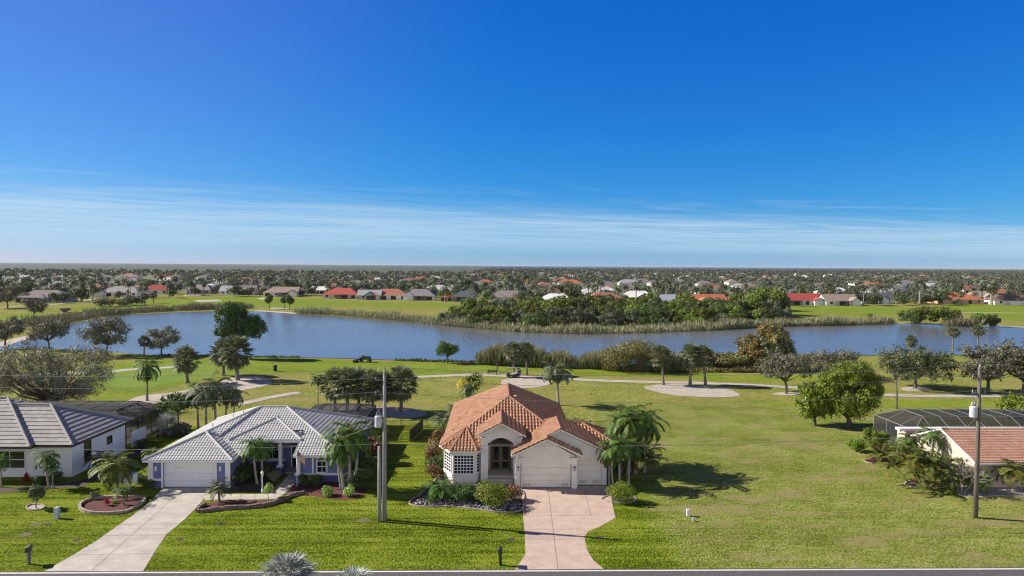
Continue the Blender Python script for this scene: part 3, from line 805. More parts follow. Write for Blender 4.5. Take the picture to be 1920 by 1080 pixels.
# ------------------------------------------------------------------ houses
def roof_faces(polys, mat, name, parent, shift, kind='barrel', tw=.33, cl=.42, amp=.10, step=.06, cuts=()):
    """tiled roof: every polygon is (plan points, (a, bx, by)) with z = a + bx x + by y; real tile relief, clipped to the outline.
    cuts: plan rectangles (x0, y0, x1, y1) to take out"""
    full = bpy.data.meshes.new(name)
    out = bmesh.new()
    uvl = out.loops.layers.uv.new('tiles')
    for poly, (a, bx, by) in polys:
        g = math.hypot(bx, by)
        dn = (-bx / g, -by / g)
        ac = (-dn[1], dn[0])
        nrm = Vector((-bx, -by, 1)).normalized()
        us = [p[0] * ac[0] + p[1] * ac[1] for p in poly]
        vs_ = [p[0] * dn[0] + p[1] * dn[1] for p in poly]
        u0, u1, v0, v1 = min(us) - tw, max(us) + tw, min(vs_) - cl, max(vs_) + cl * .2
        v0 = v1 - cl * math.ceil((v1 - v0) / cl)
        ns = 6 if kind == 'barrel' else 1
        if kind != 'barrel': tws = (u1 - u0) / max(1, round((u1 - u0) / 2.0))
        cols = []
        if kind == 'barrel':
            n = int(math.ceil((u1 - u0) / tw))
            for i in range(n * ns + 1):
                t = i / ns
                h = amp * (0.5 - 0.5 * math.cos(2 * math.pi * t)) ** .8
                cols.append((u0 + t * tw, h, t))
        else:
            n = max(1, round((u1 - u0) / 2.0))
            cols = [(u0 + (u1 - u0) * i / n, 0, (u1 - u0) / tw * i / n) for i in range(n + 1)]
        rows = []
        nr = int(round((v1 - v0) / cl))
        for j in range(nr):
            rows += [(v0 + j * cl, 0.0, j + .001), (v0 + (j + 1) * cl, step, j + .999)]
        bm = bmesh.new()
        uv = bm.loops.layers.uv.new('tiles')
        grid = []
        for (v, hv, jv) in rows:
            row = []
            for (u, hu, tu) in cols:
                x, y = u * ac[0] + v * dn[0], u * ac[1] + v * dn[1]
                p = Vector((x, y, a + bx * x + by * y)) + nrm * (hu + hv)
                row.append((bm.verts.new(p), tu, jv))
            grid.append(row)
        for j in range(len(grid) - 1):
            for i in range(len(cols) - 1):
                q = (grid[j][i], grid[j + 1][i], grid[j + 1][i + 1], grid[j][i + 1])
                f = bm.faces.new([w[0] for w in q])
                jm = (q[0][2] + q[1][2]) / 2 if j % 2 == 0 else q[0][2]
                for lp, w in zip(f.loops, q): lp[uv].uv = ((q[0][1] + q[2][1]) / 2 if kind == 'barrel' else w[1], jm)
        for i in range(len(poly)):
            p, q = poly[i], poly[(i + 1) % len(poly)]
            e = Vector((q[0] - p[0], q[1] - p[1], 0))
            no = Vector((e.y, -e.x, 0))
            cx = sum(r[0] for r in poly) / len(poly); cy = sum(r[1] for r in poly) / len(poly)
            if no.dot(Vector((cx - p[0], cy - p[1], 0))) > 0: no = -no
            bmesh.ops.bisect_plane(bm, geom=bm.verts[:] + bm.edges[:] + bm.faces[:], plane_co=(p[0], p[1], 0), plane_no=no, clear_outer=True)
        for (x0, y0, x1, y1) in cuts:
            for co, no in (((x0, y0, 0), (1, 0, 0)), ((x1, y1, 0), (1, 0, 0)), ((x0, y0, 0), (0, 1, 0)), ((x1, y1, 0), (0, 1, 0))):
                bmesh.ops.bisect_plane(bm, geom=bm.verts[:] + bm.edges[:] + bm.faces[:], plane_co=co, plane_no=no)
            dead = [f for f in bm.faces if x0 < f.calc_center_median().x < x1 and y0 < f.calc_center_median().y < y1]
            bmesh.ops.delete(bm, geom=dead, context='FACES')
        bm.normal_update()
        for f in bm.faces:
            if f.normal.z < 0: f.normal_flip()
        tmp = bpy.data.meshes.new('tmp')
        bm.to_mesh(tmp); bm.free()
        out.from_mesh(tmp)
        bpy.data.meshes.remove(tmp)
    sv = Vector(shift)
    for v in out.verts: v.co += sv
    out.to_mesh(full); out.free()
    full.materials.append(mat)
    o = bpy.data.objects.new(name, full)
    C.objects.link(o); o.parent = parent
    return o


def ridges(lines, mat, name, parent, shift, r=.13, seg=.42):
    """ridge and hip caps: short overlapping half-round tiles"""
    mb = MB()
    for a, b in lines:
        a, b = Vector(a), Vector(b)
        L_ = (b - a).length
        n = max(1, int(L_ / seg))
        for i in range(n):
            p, q = a.lerp(b, i / n), a.lerp(b, min(1, (i + 1.08) / n))
            mb.tube([p, q], [r, r * .86], 8)
    return mb.build(name, mat, parent, shift)


def wall_with_holes(name, outer, holes, o3, ux, thick, mat, parent, shift):
    """a wall seen from the front: outline and openings in (u, z), u along ux from o3, thickness going back"""
    bm = bmesh.new()
    edges = []
    o3 = Vector(o3); ux = Vector(ux).normalized()
    back = Vector((-ux.y, ux.x, 0)) * thick
    for ring in [outer] + holes:
        vs = [bm.verts.new(o3 + ux * u + Vector((0, 0, z))) for u, z in ring]
        for i in range(len(vs)): edges.append(bm.edges.new((vs[i], vs[(i + 1) % len(vs)])))
    bmesh.ops.triangle_fill(bm, use_beauty=True, use_dissolve=False, edges=edges)
    ext = bmesh.ops.extrude_face_region(bm, geom=bm.faces[:])
    vv = [g for g in ext['geom'] if isinstance(g, bmesh.types.BMVert)]
    bmesh.ops.translate(bm, vec=back, verts=vv)
    bmesh.ops.recalc_face_normals(bm, faces=bm.faces[:])
    sv = Vector(shift)
    for v in bm.verts: v.co += sv
    me = bpy.data.meshes.new(name)
    bm.to_mesh(me); bm.free()
    me.materials.append(mat)
    o = bpy.data.objects.new(name, me)
    C.objects.link(o); o.parent = parent
    return o


def arch(x0, x1, z0, zs, rise, n=10):
    """opening outline: square below zs, a flat arch of the given rise above"""
    pts = [(x0, z0), (x1, z0), (x1, zs)]
    for i in range(1, n):
        t = i / n
        pts.append((x1 + (x0 - x1) * t, zs + rise * math.sin(math.pi * t) ** .8))
    return pts + [(x0, zs)]


def window(parent, shift, p0, ux, w, h, nx=2, nz=2, frame='trim', bar=.05, sill=True, arch_r=0, fw=.09):
    """a window on a wall face: p0 lower left corner, ux along the wall; > pane, frame with bars, sill"""
    p0 = Vector(p0); ux = Vector(ux).normalized(); out = Vector((ux.y, -ux.x, 0))

    def P(u, z, d): return p0 + ux * u + Vector((0, 0, z)) + out * d

    def slab(mb, u0, z0, u1, z1, d0, d1):
        vs = [P(u, z, d) for d in (d0, d1) for u, z in ((u0, z0), (u1, z0), (u1, z1), (u0, z1))]
        mb.add(vs, [(3, 2, 1, 0), (4, 5, 6, 7), (0, 1, 5, 4), (1, 2, 6, 5), (2, 3, 7, 6), (3, 0, 4, 7)])
    fr = MB()
    slab(fr, -fw, -fw, 0, h + (0 if arch_r else fw), .003, .07); slab(fr, w, -fw, w + fw, h + (0 if arch_r else fw), .003, .07)
    slab(fr, 0, -fw, w, 0, .003, .07)
    slab(fr, 0, h, w, h + (fw if not arch_r else .06), .003, .07)
    for i in range(1, nx): slab(fr, w * i / nx - bar / 2, 0, w * i / nx + bar / 2, h, .012, .05)
    for i in range(1, nz):
        b2 = bar * (1.5 if nz % 2 == 0 and i == nz // 2 else 1)
        slab(fr, 0, h * i / nz - b2 / 2, w, h * i / nz + b2 / 2, .014, .055)
    if arch_r:
        for i in range(12):
            a0, a1 = math.pi * i / 12, math.pi * (i + 1) / 12
            r0, r1 = w / 2, w / 2 + fw
            c = [(w / 2 + r * math.cos(a), h + r * math.sin(a)) for a in (a0, a1) for r in (r0, r1)]
            vs = [P(u, z, d) for d in (.003, .07) for u, z in (c[0], c[1], c[3], c[2])]
            fr.add(vs, [(3, 2, 1, 0), (4, 5, 6, 7), (0, 1, 5, 4), (1, 2, 6, 5), (2, 3, 7, 6), (3, 0, 4, 7)])
        for k in range(1, 4):
            a = math.pi * k / 4
            fr.bar(P(w / 2, h, .03), P(w / 2 + w / 2 * math.cos(a), h + w / 2 * math.sin(a), .03), bar * .8, .03)
    f = fr.build('window', M[frame], parent, shift)
    pn = MB()
    slab(pn, 0, 0, w, h, .002, .01)
    if arch_r:
        vs = [P(w / 2, h, .01)] + [P(w / 2 + w / 2 * math.cos(math.pi * i / 12), h + w / 2 * math.sin(math.pi * i / 12), .01) for i in range(13)]
        pn.add(vs, [(0, i + 1, i + 2) for i in range(12)])
    pn.build('pane', M['glass'], f, shift)
    if sill:
        s = MB(); slab(s, -.18, -fw - .09, w + .18, -fw - .002, .0, .13); s.build('sill', M[frame], f, shift)
    return f


def garage_door(parent, shift, x0, x1, z0, z1, y, mat='creamtrim', vents=False, name='garage_door'):
    mb = MB()
    n = 4
    h = (z1 - z0) / n
    for i in range(n):
        mb.box(x0, y, z0 + i * h + .012, x1, y + .06, z0 + (i + 1) * h - .012)
        k = max(2, round((x1 - x0) / 1.2))
        for j in range(k):
            w = (x1 - x0) / k
            mb.box(x0 + j * w + .12, y - .018, z0 + i * h + .12, x0 + (j + 1) * w - .12, y, z0 + (i + 1) * h - .12)
    mb.box(x0, y + .061, z0, x1, y + .09, z1)
    d = mb.build(name, M[mat], parent, shift)
    if vents:
        for xc in (x0 + .55, x1 - .55):
            v = MB()
            for q in range(3): v.box(xc - .33 + q * .24, y - .03, z0 + .15, xc - .33 + q * .24 + .16, y - .019, z0 + .42)
            v.build('vent', M['taupe'], d, shift)
    return d


def wall_lamp(parent, shift, x, y, z, mat='black'):
    b = MB(); b.box(x - .07, y - .04, z - .2, x + .07, y, z + .2); b.bar((x, y - .04, z + .15), (x, y - .2, z + .15), .03)
    b.lathe([(.02, .28), (.10, .16), (.10, .13)], 8, (x, y - .2, z)); b.lathe([(.07, -.14), (.03, -.2)], 8, (x, y - .2, z))
    for k in range(4):
        a = math.pi / 4 + k * math.pi / 2
        b.bar((x + .075 * math.cos(a), y - .2 + .075 * math.sin(a), z - .13), (x + .09 * math.cos(a), y - .2 + .09 * math.sin(a), z + .13), .015)
    l = b.build('wall_lamp', M[mat], parent, shift)
    g = MB(); g.lathe([(.055, -.13), (.075, .12)], 8, (x, y - .2, z)); g.build('lamp_glass', M['glow'], l, shift)


def hip(x0, x1, y0, y1, e, s):
    """hip roof over a plan rectangle, its long side either way: polygons and ridge lines"""
    w, d = x1 - x0, y1 - y0
    P_ = []
    if d >= w:
        r = w / 2; xm = (x0 + x1) / 2; za = e - s * y0
        A, B = (xm, y0 + r), (xm, y1 - r)
        P_.append(([(x0, y0), (x1, y0), A], (e - s * y0, 0, s)))
        P_.append(([(x1, y0), (x1, y1), B, A], (e + s * x1, -s, 0)))
        P_.append(([(x1, y1), (x0, y1), B], (e + s * y1, 0, -s)))
        P_.append(([(x0, y1), (x0, y0), A, B], (e - s * x0, s, 0)))
    else:
        r = d / 2; ym = (y0 + y1) / 2
        A, B = (x0 + r, ym), (x1 - r, ym)
        P_.append(([(x0, y0), (x1, y0), B, A], (e - s * y0, 0, s)))
        P_.append(([(x1, y0), (x1, y1), B], (e + s * x1, -s, 0)))
        P_.append(([(x1, y1), (x0, y1), A, B], (e + s * y1, 0, -s)))
        P_.append(([(x0, y1), (x0, y0), A], (e - s * x0, s, 0)))
    zr = e + s * r
    A3, B3 = (*A, zr), (*B, zr)
    L_ = [(A3, B3)]
    for c, t in (((x0, y0), A3), ((x1, y0), A3 if d >= w else B3), ((x1, y1), B3), ((x0, y1), B3 if d >= w else A3)):
        L_.append(((*c, e), t))
    return P_, [(tuple(Vector(a) + Vector((0, 0, .06))), tuple(Vector(b) + Vector((0, 0, .06)))) for a, b in L_]


def fascia_ring(mb, x0, x1, y0, y1, e, h=.18, t=.05, sides='lrfb'):
    if 'f' in sides: mb.box(x0, y0, e - h, x1, y0 + t, e + .02)
    if 'b' in sides: mb.box(x0, y1 - t, e - h, x1, y1, e + .02)
    if 'l' in sides: mb.box(x0, y0 + t, e - h, x0 + t, y1 - t, e + .02)
    if 'r' in sides: mb.box(x1 - t, y0 + t, e - h, x1, y1 - t, e + .02)
    mb.box(x0 + t, y0 + t, e - h + .01, x1 - t, y1 - t, e - h + .05)        # soffit


def gable_fascia(mb, pts, y, w=.16, t=.05):
    """boards along the gable edge pts (x, z), board depth w, at depth y"""
    for (xa, za), (xb, zb) in zip(pts, pts[1:]):
        vs = [(x, yy, z) for yy in (y, y + t) for x, z in ((xa, za - w), (xb, zb - w), (xb, zb), (xa, za))]
        mb.add(vs, [(3, 2, 1, 0), (4, 5, 6, 7), (0, 1, 5, 4), (1, 2, 6, 5), (2, 3, 7, 6), (3, 0, 4, 7)])


# ---------------- the terracotta roofed house
def main_house():
    sh = (1.59, 0, 0)
    t = thing('terracotta_house', 'cream stucco house with a terracotta barrel tile roof, bay window and two garage doors', 'house', (1.6, 74, 0))
    S = (sh[0] - 1.6, -74, 0)
    e, s = 3.25, .56
    P_, L_ = hip(-7.0, 6.8, 66.9, 88.5, e, s)
    roof = roof_faces(P_, M['tile_terra'], 'roof', t, S, cuts=[(-2.62, 66.0, .66, 69.62)])
    ridges(L_[:1] + L_[2:], M['ridge_terra'], 'ridge_cap', roof, S)
    # bay: half octagon, its roof a faceted pyramid that runs into the main hip
    bay = [(-7.15, 71.0), (-7.15, 68.3), (-5.95, 65.95), (-3.35, 65.95), (-2.1, 68.3), (-2.1, 70.5)]
    ap = (-4.55, 69.65, 4.78)
    polys = []
    for a, b in zip(bay, bay[1:]):
        n = (Vector((*b, e)) - Vector((*a, e))).cross(Vector(ap) - Vector((*a, e)))
        bx, by = -n.x / n.z, -n.y / n.z
        polys.append(([a, b, ap[:2]], (e - bx * a[0] - by * a[1], bx, by)))
    br = roof_faces(polys, M['tile_terra'], 'bay_roof', t, S)
    ridges([((*p, e + .06), (ap[0], ap[1], ap[2] + .06)) for p in bay[1:5]], M['ridge_terra'], 'ridge_cap', br, S, r=.11)
    g = MB()
    for a, b in zip(bay[:5], bay[1:5]): g.bar((*a, e - .06), (*b, e - .06), .14, .15)
    g.prism([(p[0] * .985 - .07, p[1] + .06) for p in bay], e - .18, e - .135)
    fascia_ring(g, -7.0, 6.8, 71.0, 88.5, e, sides='lrb')
    # walls
    w = MB()
    w.box(-6.55, 70.2, 0, -2.55, 88.0, e - .17); w.box(-2.55, 71.2, 0, 6.3, 88.0, e - .17)
    bw = [(-6.75, 70.5), (-6.75, 68.4), (-5.75, 66.4), (-3.55, 66.4), (-2.5, 68.4), (-2.5, 70.5)]
    w.prism(bw[::-1], 0, e - .17)
    w.build('wall', M['cream'], t, S)
    for i in range(1, 4):
        a, b = Vector((*bw[i], 0)), Vector((*bw[i + 1], 0))
        u = (b - a).normalized(); L2 = (b - a).length
        m_ = .18 if i == 2 else .30
        window(t, S, a + u * m_ + Vector((0, 0, 1.0)), u, L2 - 2 * m_, 1.75, 6 if i == 2 else 3, 6, sill=False, bar=.065, fw=.11)
    q = MB()
    for i in range(1, 4): q.bar((*bw[i], .82), (*bw[i + 1], .82), .16, .13)
    q.build('bay_sill', M['cream'], t, S)
    window(t, S, (-6.56, 77.0, .9), (0, -1, 0), 1.5, 1.5, 2, 2)
    window(t, S, (-6.56, 83.0, .9), (0, -1, 0), 1.5, 1.5, 2, 2)
    # entry: tall gable with an arched porch opening
    xa, xt, xb, yg, ea, za = -3.45, -.98, 1.45, 66.15, 4.72, 5.98
    se = (za - ea) / (xt - xa)
    polys = [([(xa, yg), (xt, yg), (xt, 73.0), (xa, 71.0)], (ea - se * xa, se, 0)), ([(xt, yg), (xb, yg), (xb, 71.0), (xt, 73.0)], (ea + se * xb, -se, 0))]
    er = roof_faces(polys, M['tile_terra'], 'entry_roof', t, S)
    ridges([((xt, yg, za + .06), (xt, 72.2, za + .06))], M['ridge_terra'], 'ridge_cap', er, S)
    wall_with_holes('entry_wall', [(0, 0), (4.05, 0), (4.05, ea - .1), (2.03, za - .18), (0, ea - .1)], [arch(.72, 3.22, .02, 3.85, .55)], (-3.0, 66.75, 0), (1, 0, 0), .45, M['cream'], t, S)
    k = MB()
    k.box(-2.98, 67.2, 2.2, -2.6, 71.3, ea + .15); k.box(.63, 67.2, .1, 1.03, 71.3, ea + .15)
    k.box(-2.6, 67.2, 4.38, .63, 69.3, 4.5)
    for x in (-3.05, .6):
        k.box(x, 66.35, ea - .33, x + .55, 66.74, ea - .2)
    k.build('porch_wall', M['cream'], t, S)
    gable_fascia(g, [(xa, ea), (xt, za), (xb, ea)], yg)
    g.build('fascia', M['creamtrim'], t, S)
    d = MB(); d.box(-2.6, 69.3, .5, .63, 69.6, 4.38); d.build('porch_back_wall', M['cream'], t, S)
    st = MB(); st.box(-2.28, 67.21, 0, .62, 69.3, .5); st.box(-2.28, 66.5, 0, .22, 67.2, .335); st.box(-2.28, 66.0, 0, .22, 66.49, .165)
    st.build('porch_step', M['taupe'], t, S)
    dr = MB()
    x0, x1, z0, z1, yd = -1.98, -.02, .5, 2.98, 69.24
    dr.box(x0, yd, z0, x1, yd + .055, z1)
    dd = dr.build('double_door', M['wooddoor'], t, S)
    f = MB()
    for x in (x0 - .1, (x0 + x1) / 2 - .05, x1): f.box(x, yd - .06, z0, x + .1, yd - .002, z1 + .1)
    f.box(x0, yd - .06, z1, x1, yd - .002, z1 + .1)
    for xc in (x0 + .12, -.88):
        f.box(xc, yd - .03, z0 + .85, xc + .74, yd - .003, z0 + .95); f.box(xc, yd - .03, z0 + .05, xc + .74, yd - .003, z0 + .15)
    f.build('door_frame', M['doortrim'], dd, S)
    pn = MB()
    for xc in (x0 + .24, -.78): pn.box(xc, yd - .02, z0 + 1.0, xc + .52, yd - .001, z1 - .12); pn.box(xc, yd - .02, z0 + .2, xc + .52, yd - .001, z0 + .8)
    pn.build('pane', M['glass'], dd, S)
    h = MB(); h.box(-1.10, yd - .12, 1.45, -1.06, yd - .06, 1.75); h.box(-.94, yd - .12, 1.45, -.90, yd - .06, 1.75); h.build('handle', M['alu'], dd, S)
    tr = MB(); n = 14
    vs = [(x0 + (x1 - x0) * i / n, yd + .02, z) for i in range(n + 1) for z in (3.16, 3.2 + .55 * math.sin(math.pi * i / n) ** .7)]
    tr.add(vs, [(2 * i, 2 * i + 2, 2 * i + 3, 2 * i + 1) for i in range(n)])
    tp = tr.build('transom_window', M['glass'], t, S)
    sc = MB()
    for i in range(n):
        a = (x0 + (x1 - x0) * i / n, yd, 3.2 + .55 * math.sin(math.pi * i / n) ** .7); b = (x0 + (x1 - x0) * (i + 1) / n, yd, 3.2 + .55 * math.sin(math.pi * (i + 1) / n) ** .7)
        sc.bar(a, b, .06)
    sc.bar((x0, yd, 3.16), (x1, yd, 3.16), .07)
    for xc in (-1.65, -1.3, -1.0, -.7, -.35):
        for k2 in range(8):
            a, b = 2 * math.pi * k2 / 8, 2 * math.pi * (k2 + 1) / 8
            sc.bar((xc + .13 * math.cos(a), yd, 3.4 + .13 * math.sin(a)), (xc + .13 * math.cos(b), yd, 3.4 + .13 * math.sin(b)), .035)
    sc.build('scroll_grille', M['doortrim'], tp, S)
    # garage: two stepped gables over a double and a single door
    ge, gs = 3.33, .47
    xs, xm, xm2, xr, yf, yf2 = -.05, 3.36, 4.75, 9.55, 64.2, 65.35
    z1_, z2_ = ge + gs * (xm - xs), ge + gs * (xm2 - xs)
    xe = 2 * xm - xs
    rr = z2_ - gs * (xr - xm2)
    polys = [([(xs, yf), (xm, yf), (xm, yf2), (xs, yf2)], (ge - gs * xs, gs, 0)),
             ([(xs, yf2), (xm2, yf2), (xm2, 70.5), (xs, 75.3)], (ge - gs * xs, gs, 0)),
             ([(xm, yf), (xe, yf), (xe, yf2 + .6), (xm, yf2 + .6)], (ge + gs * xe, -gs, 0)),
             ([(xm2, yf2), (xr, yf2), (xr, 75.3), (xm2, 70.5)], (z2_ + gs * xm2, -gs, 0)),
             ([(xm2, 70.5), (xr, 75.3), (xs, 75.3)], (z2_ + gs * 70.5, 0, -gs))]
    gr = roof_faces(polys, M['tile_terra'], 'garage_roof', t, S)
    for rl in (((xm, yf, z1_ + .06), (xm, yf2, z1_ + .06)), ((xm2, yf2, z2_ + .06), (xm2, 70.5, z2_ + .06)), ((xm2, 70.5, z2_ + .06), (xr - .6, 74.8, rr + .3))):
        ridges([rl], M['ridge_terra'], 'ridge_cap', gr, S)
    P2, L2 = hip(1.5, 10.6, 69.2, 75.0, 3.25, .47)
    wr = roof_faces(P2, M['tile_terra'], 'side_roof', t, S)
    ridges([L2[0], L2[2], L2[3]], M['ridge_terra'], 'ridge_cap', wr, S)
    wall_with_holes('garage_wall', [(0, 0), (5.95, 0), (5.95, 3.0), (3.03, z1_ - .22), (0, 3.22)], [arch(.52, 5.42, .02, 2.38, .28)], (.35, 64.8, 0), (1, 0, 0), .28, M['cream'], t, S)
    wall_with_holes('bay_garage_wall', [(0, 0), (3.0, 0), (3.0, 3.1), (-1.55, z2_ - .24), (-3.0, 4.6), (-3.0, 3.2), (0, 2.9)], [arch(.18, 2.55, .02, 2.38, .26)], (6.31, 65.75, 0), (1, 0, 0), .25, M['cream'], t, S)
    for kb in ((.36, 65.08, 0, .6, 71.2, 3.25), (9.05, 66.01, 0, 9.3, 75.0, 3.05), (6.05, 65.08, 0, 6.3, 65.9, 2.9)):
        MB().box(*kb).build('garage_side_wall', M['cream'], t, S)
    for x in (.30, 5.82):
        MB().box(x, 64.73, 0, x + .5, 64.797, .95).box(x - .04, 64.70, .951, x + .54, 64.797, 1.03).build('pilaster', M['cream'], t, S)
    for x in (.28, 5.62):
        MB().box(x, 64.42, 2.93, x + .75, 64.797, 3.06).build('cornice', M['cream'], t, S)
    garage_door(t, S, .93, 5.71, .03, 2.62, 65.0, vents=True)
    garage_door(t, S, 6.5, 8.84, .03, 2.62, 65.93, vents=True)
    gf = MB()
    gable_fascia(gf, [(xs, ge), (xm, z1_), (xe, ge)], yf)
    gable_fascia(gf, [(xm, z1_ + .02), (xm2, z2_), (xr, rr)], yf2)
    gf.box(xr - .05, yf2 + .05, rr - .18, xr, 73, rr + .02)
    gf.box(xs, yf + .05, ge - .18, xs + .05, 66.8, ge + .02)
    gf.build('garage_fascia', M['creamtrim'], t, S)
    for x in (.62, 6.05): wall_lamp(t, S, x, 64.79, 1.95)
    wall_lamp(t, S, 9.12, 65.74, 1.95)
    for vb in ((-.62, 75.2, 6.55, -.22, 75.7, 7.0), (.3, 75.0, 6.6, .75, 75.5, 6.95)): MB().box(*vb).build('roof_vent', M['tan'], t, S)
    for (x, y) in ((-3.6, 74), (-5.6, 76.2), (-6.0, 71.5)):
        pp = MB(); pp.tube([(x, y, e + s * (x + 7)), (x, y, e + s * (x + 7) + .35)], .05, 6); pp.build('vent_pipe', M['ridge_terra'], t, S)


main_house()


# ---------------- the blue house
def blue_house():
    sh = (1.54, .15, 0)
    t = thing('blue_house', 'blue stucco house with white trim, pale grey tile roof and a white garage door', 'house', (-24, 73, 0))
    S = (sh[0] + 24, sh[1] - 73, 0)
    e, s = 2.78, .395
    x0, x1, y0, y1 = -34.8, -16.2, 66.0, 81.8
    r = (y1 - y0) / 2; ym = 73.9
    A, B = (x0 + r, ym), (x1 - r, ym)
    xg = -26.35; xc = (x0 + xg) / 2; rg = (xg - x0) / 2; yp = 64.4 + rg
    front = [(-30.6, 70.2), (xg + .0, 66.0), (x1, y0), B, A]
    left = (e - s * x0, s, 0)
    polys = [([(xc, 70.2), (xg, 66.0), (x1, y0), B, A], (e - s * y0, 0, s)),
             ([(x1, y0), (x1, y1), B], (e + s * x1, -s, 0)),
             ([(x1, y1), (x0, y1), A, B], (e + s * y1, 0, -s)),
             ([(x0, 70.2), (x0, y1), A, (xc, 70.2)], left),
             ([(x0, 64.4), (x0, 70.2), (xc, 70.2), (xc, yp)], left),
             ([(x0, 64.4), (xg, 64.4), (xc, yp)], (e - s * 64.4, 0, s)),
             ([(xg, 64.4), (xg, 66.0), (xc, 70.2), (xc, yp)], (e + s * xg, -s, 0))]
    roof = roof_faces(polys, M['tile_grey'], 'roof', t, S, tw=.29, cl=.38, amp=.042, step=.035, cuts=[(-26.0, 65.5, -21.15, 69.9)])
    zr, zg = e + s * r + .06, e + s * rg + .06
    ridges([((*A, zr), (*B, zr)), ((x1, y0, e + .06), (*B, zr)), ((x1, y1, e + .06), (*B, zr)), ((x0, y1, e + .06), (*A, zr)), ((xc, yp, zg), (*A, zr)),
            ((x0, 64.4, e + .06), (xc, yp, zg)), ((xg, 64.4, e + .06), (xc, yp, zg))], M['ridge_grey'], 'ridge_cap', roof, S)
    # entry hip
    a0, a1, b0 = -28.2, -21.0, 68.3
    ee = 3.75; se = .40; xm = (a0 + a1) / 2; rh = (a1 - a0) / 2
    polys = [([(a0, b0), (a1, b0), (xm, b0 + rh)], (ee - se * b0, 0, se)),
             ([(a1, b0), (a1, 75.5), (xm, 75.5), (xm, b0 + rh)], (ee + se * a1, -se, 0)),
             ([(a0, 75.5), (a0, b0), (xm, b0 + rh), (xm, 75.5)], (ee - se * a0, se, 0))]
    er = roof_faces(polys, M['tile_grey'], 'entry_roof', t, S, tw=.29, cl=.38, amp=.042, step=.035)
    zz = ee + se * rh + .06
    ridges([((a0, b0, ee + .06), (xm, b0 + rh, zz)), ((a1, b0, ee + .06), (xm, b0 + rh, zz)), ((xm, b0 + rh, zz), (xm, 74.5, zz))], M['ridge_grey'], 'ridge_cap', er, S)
    f = MB()
    fascia_ring(f, x0, xg, 64.4, 70.2, e, sides='lrf')
    fascia_ring(f, x0, x1, 70.21, y1, e, sides='lrb')
    fascia_ring(f, -21.15, x1, y0, 70.2, e, sides='flr')
    fascia_ring(f, a0, a1, b0, 72.5, ee, h=.28, sides='flr')
    f.build('fascia', M['trim'], t, S)
    # walls
    yf = 65.0
    wall_with_holes('garage_wall', [(0, .0), (7.5, .0), (7.5, e - .17), (0, e - .17)], [[(1.22, .02), (6.15, .02), (6.15, 2.25), (6.02, 2.48), (5.8, 2.55), (1.57, 2.55), (1.35, 2.48), (1.22, 2.25)]], (-34.35, yf, 0), (1, 0, 0), .28, M['blue'], t, S)
    garage_door(t, S, -33.13, -28.2, .03, 2.56, yf + .18, 'trim')
    w = MB()
    w.box(-34.35, yf + .281, 0, -34.07, 81.3, e - .17); w.box(-27.13, yf + .281, 0, -26.85, 71.8, e - .17)
    w.box(-34.07, 81.0, 0, -16.7, 81.3, e - .17)
    w.box(-26.85, 71.5, 0, -21.2, 71.8, 4.6)
    w.box(-20.9, 66.75, 0, -16.8, 67.0, e - .17); w.add([(x, y, z) for x in (-20.9, -20.65) for y, z in ((67.001, 0), (71.5, 0), (71.5, 4.75), (67.001, 2.95))], [(0, 1, 2, 3), (7, 6, 5, 4), (0, 4, 5, 1), (1, 5, 6, 2), (2, 6, 7, 3), (3, 7, 4, 0)]); w.box(-17.05, 67.001, 0, -16.8, 81.0, e - .17)
    w.build('wall', M['blue'], t, S)
    for bb in ((-26.849, 65.3, 0, -26.80, 71.499, .75), (-26.79, 71.45, 0, -23.4, 71.499, .75), (-20.85, 66.70, 0, -16.85, 66.749, .75), (-34.2, yf - .04, 0, -33.2, yf - .002, .85)):
        MB().box(*bb).build('base_band', M['bluedark'], t, S)

    TB = []
    TB.append((-34.5, yf - .08, .86, -34.05, yf - .003, e - .17));  TB.append((-34.55, yf - .12, .72, -33.2, yf - .045, .92))
    TB.append((-33.28, yf - .09, 0, -33.12, yf - .003, 2.58));  TB.append((-28.21, yf - .09, 0, -28.05, yf - .003, 2.58));  TB.append((-33.12, yf - .09, 2.545, -28.21, yf - .003, 2.60))
    TB.append((-27.25, yf - .08, .0, -26.78, yf - .003, e - .17))
    TB.append((-26.798, 65.4, .70, -26.70, 71.4, .90));  TB.append((-26.79, 68.0, .9, -26.60, 68.35, e - .17));  TB.append((-26.7, 71.35, .70, -23.5, 71.44, .90))
    for xx in (-20.98, -17.0): TB.append((xx, 66.62, .9, xx + .28, 66.745, e - .17))
    TB.append((-21.05, 66.56, .70, -16.7, 66.695, .92))
    for xx in (-19.5, -18.15): TB.append((xx, 66.67, .92, xx + .16, 66.747, e - .19))
    for tb in TB: MB().box(*tb).build('trim', M['trim'], t, S)
    # columns and the raised entry
    for (x, y, h) in ((-23.35, 69.1, ee - .26), (-20.75, 66.45, e - .18)):
        c = MB(); c.box(x - .30, y - .30, .82, x + .30, y + .30, 1.0); c.lathe([(.24, 1.0), (.24, 1.1), (.20, 1.15), (.20, h - .15), (.26, h - .1), (.26, h)], 14, (x, y, 0))
        cc = c.build('column', M['trim'], t, S)
        p = MB(); p.box(x - .34, y - .34, 0, x + .34, y + .34, .819); p.build('pedestal', M['bluedark'], cc, S)
    window(t, S, (-25.95, 71.49, 1.0), (1, 0, 0), 2.1, 1.9, 2, 2)
    window(t, S, (-18.98, 66.74, 1.0), (1, 0, 0), .92, 1.05, 2, 2, arch_r=1, fw=.11)
    window(t, S, (-16.79, 69.5, .9), (0, 1, 0), 1.1, 1.5, 1, 2)
    window(t, S, (-16.79, 74.5, .9), (0, 1, 0), 1.4, 1.5, 2, 2)
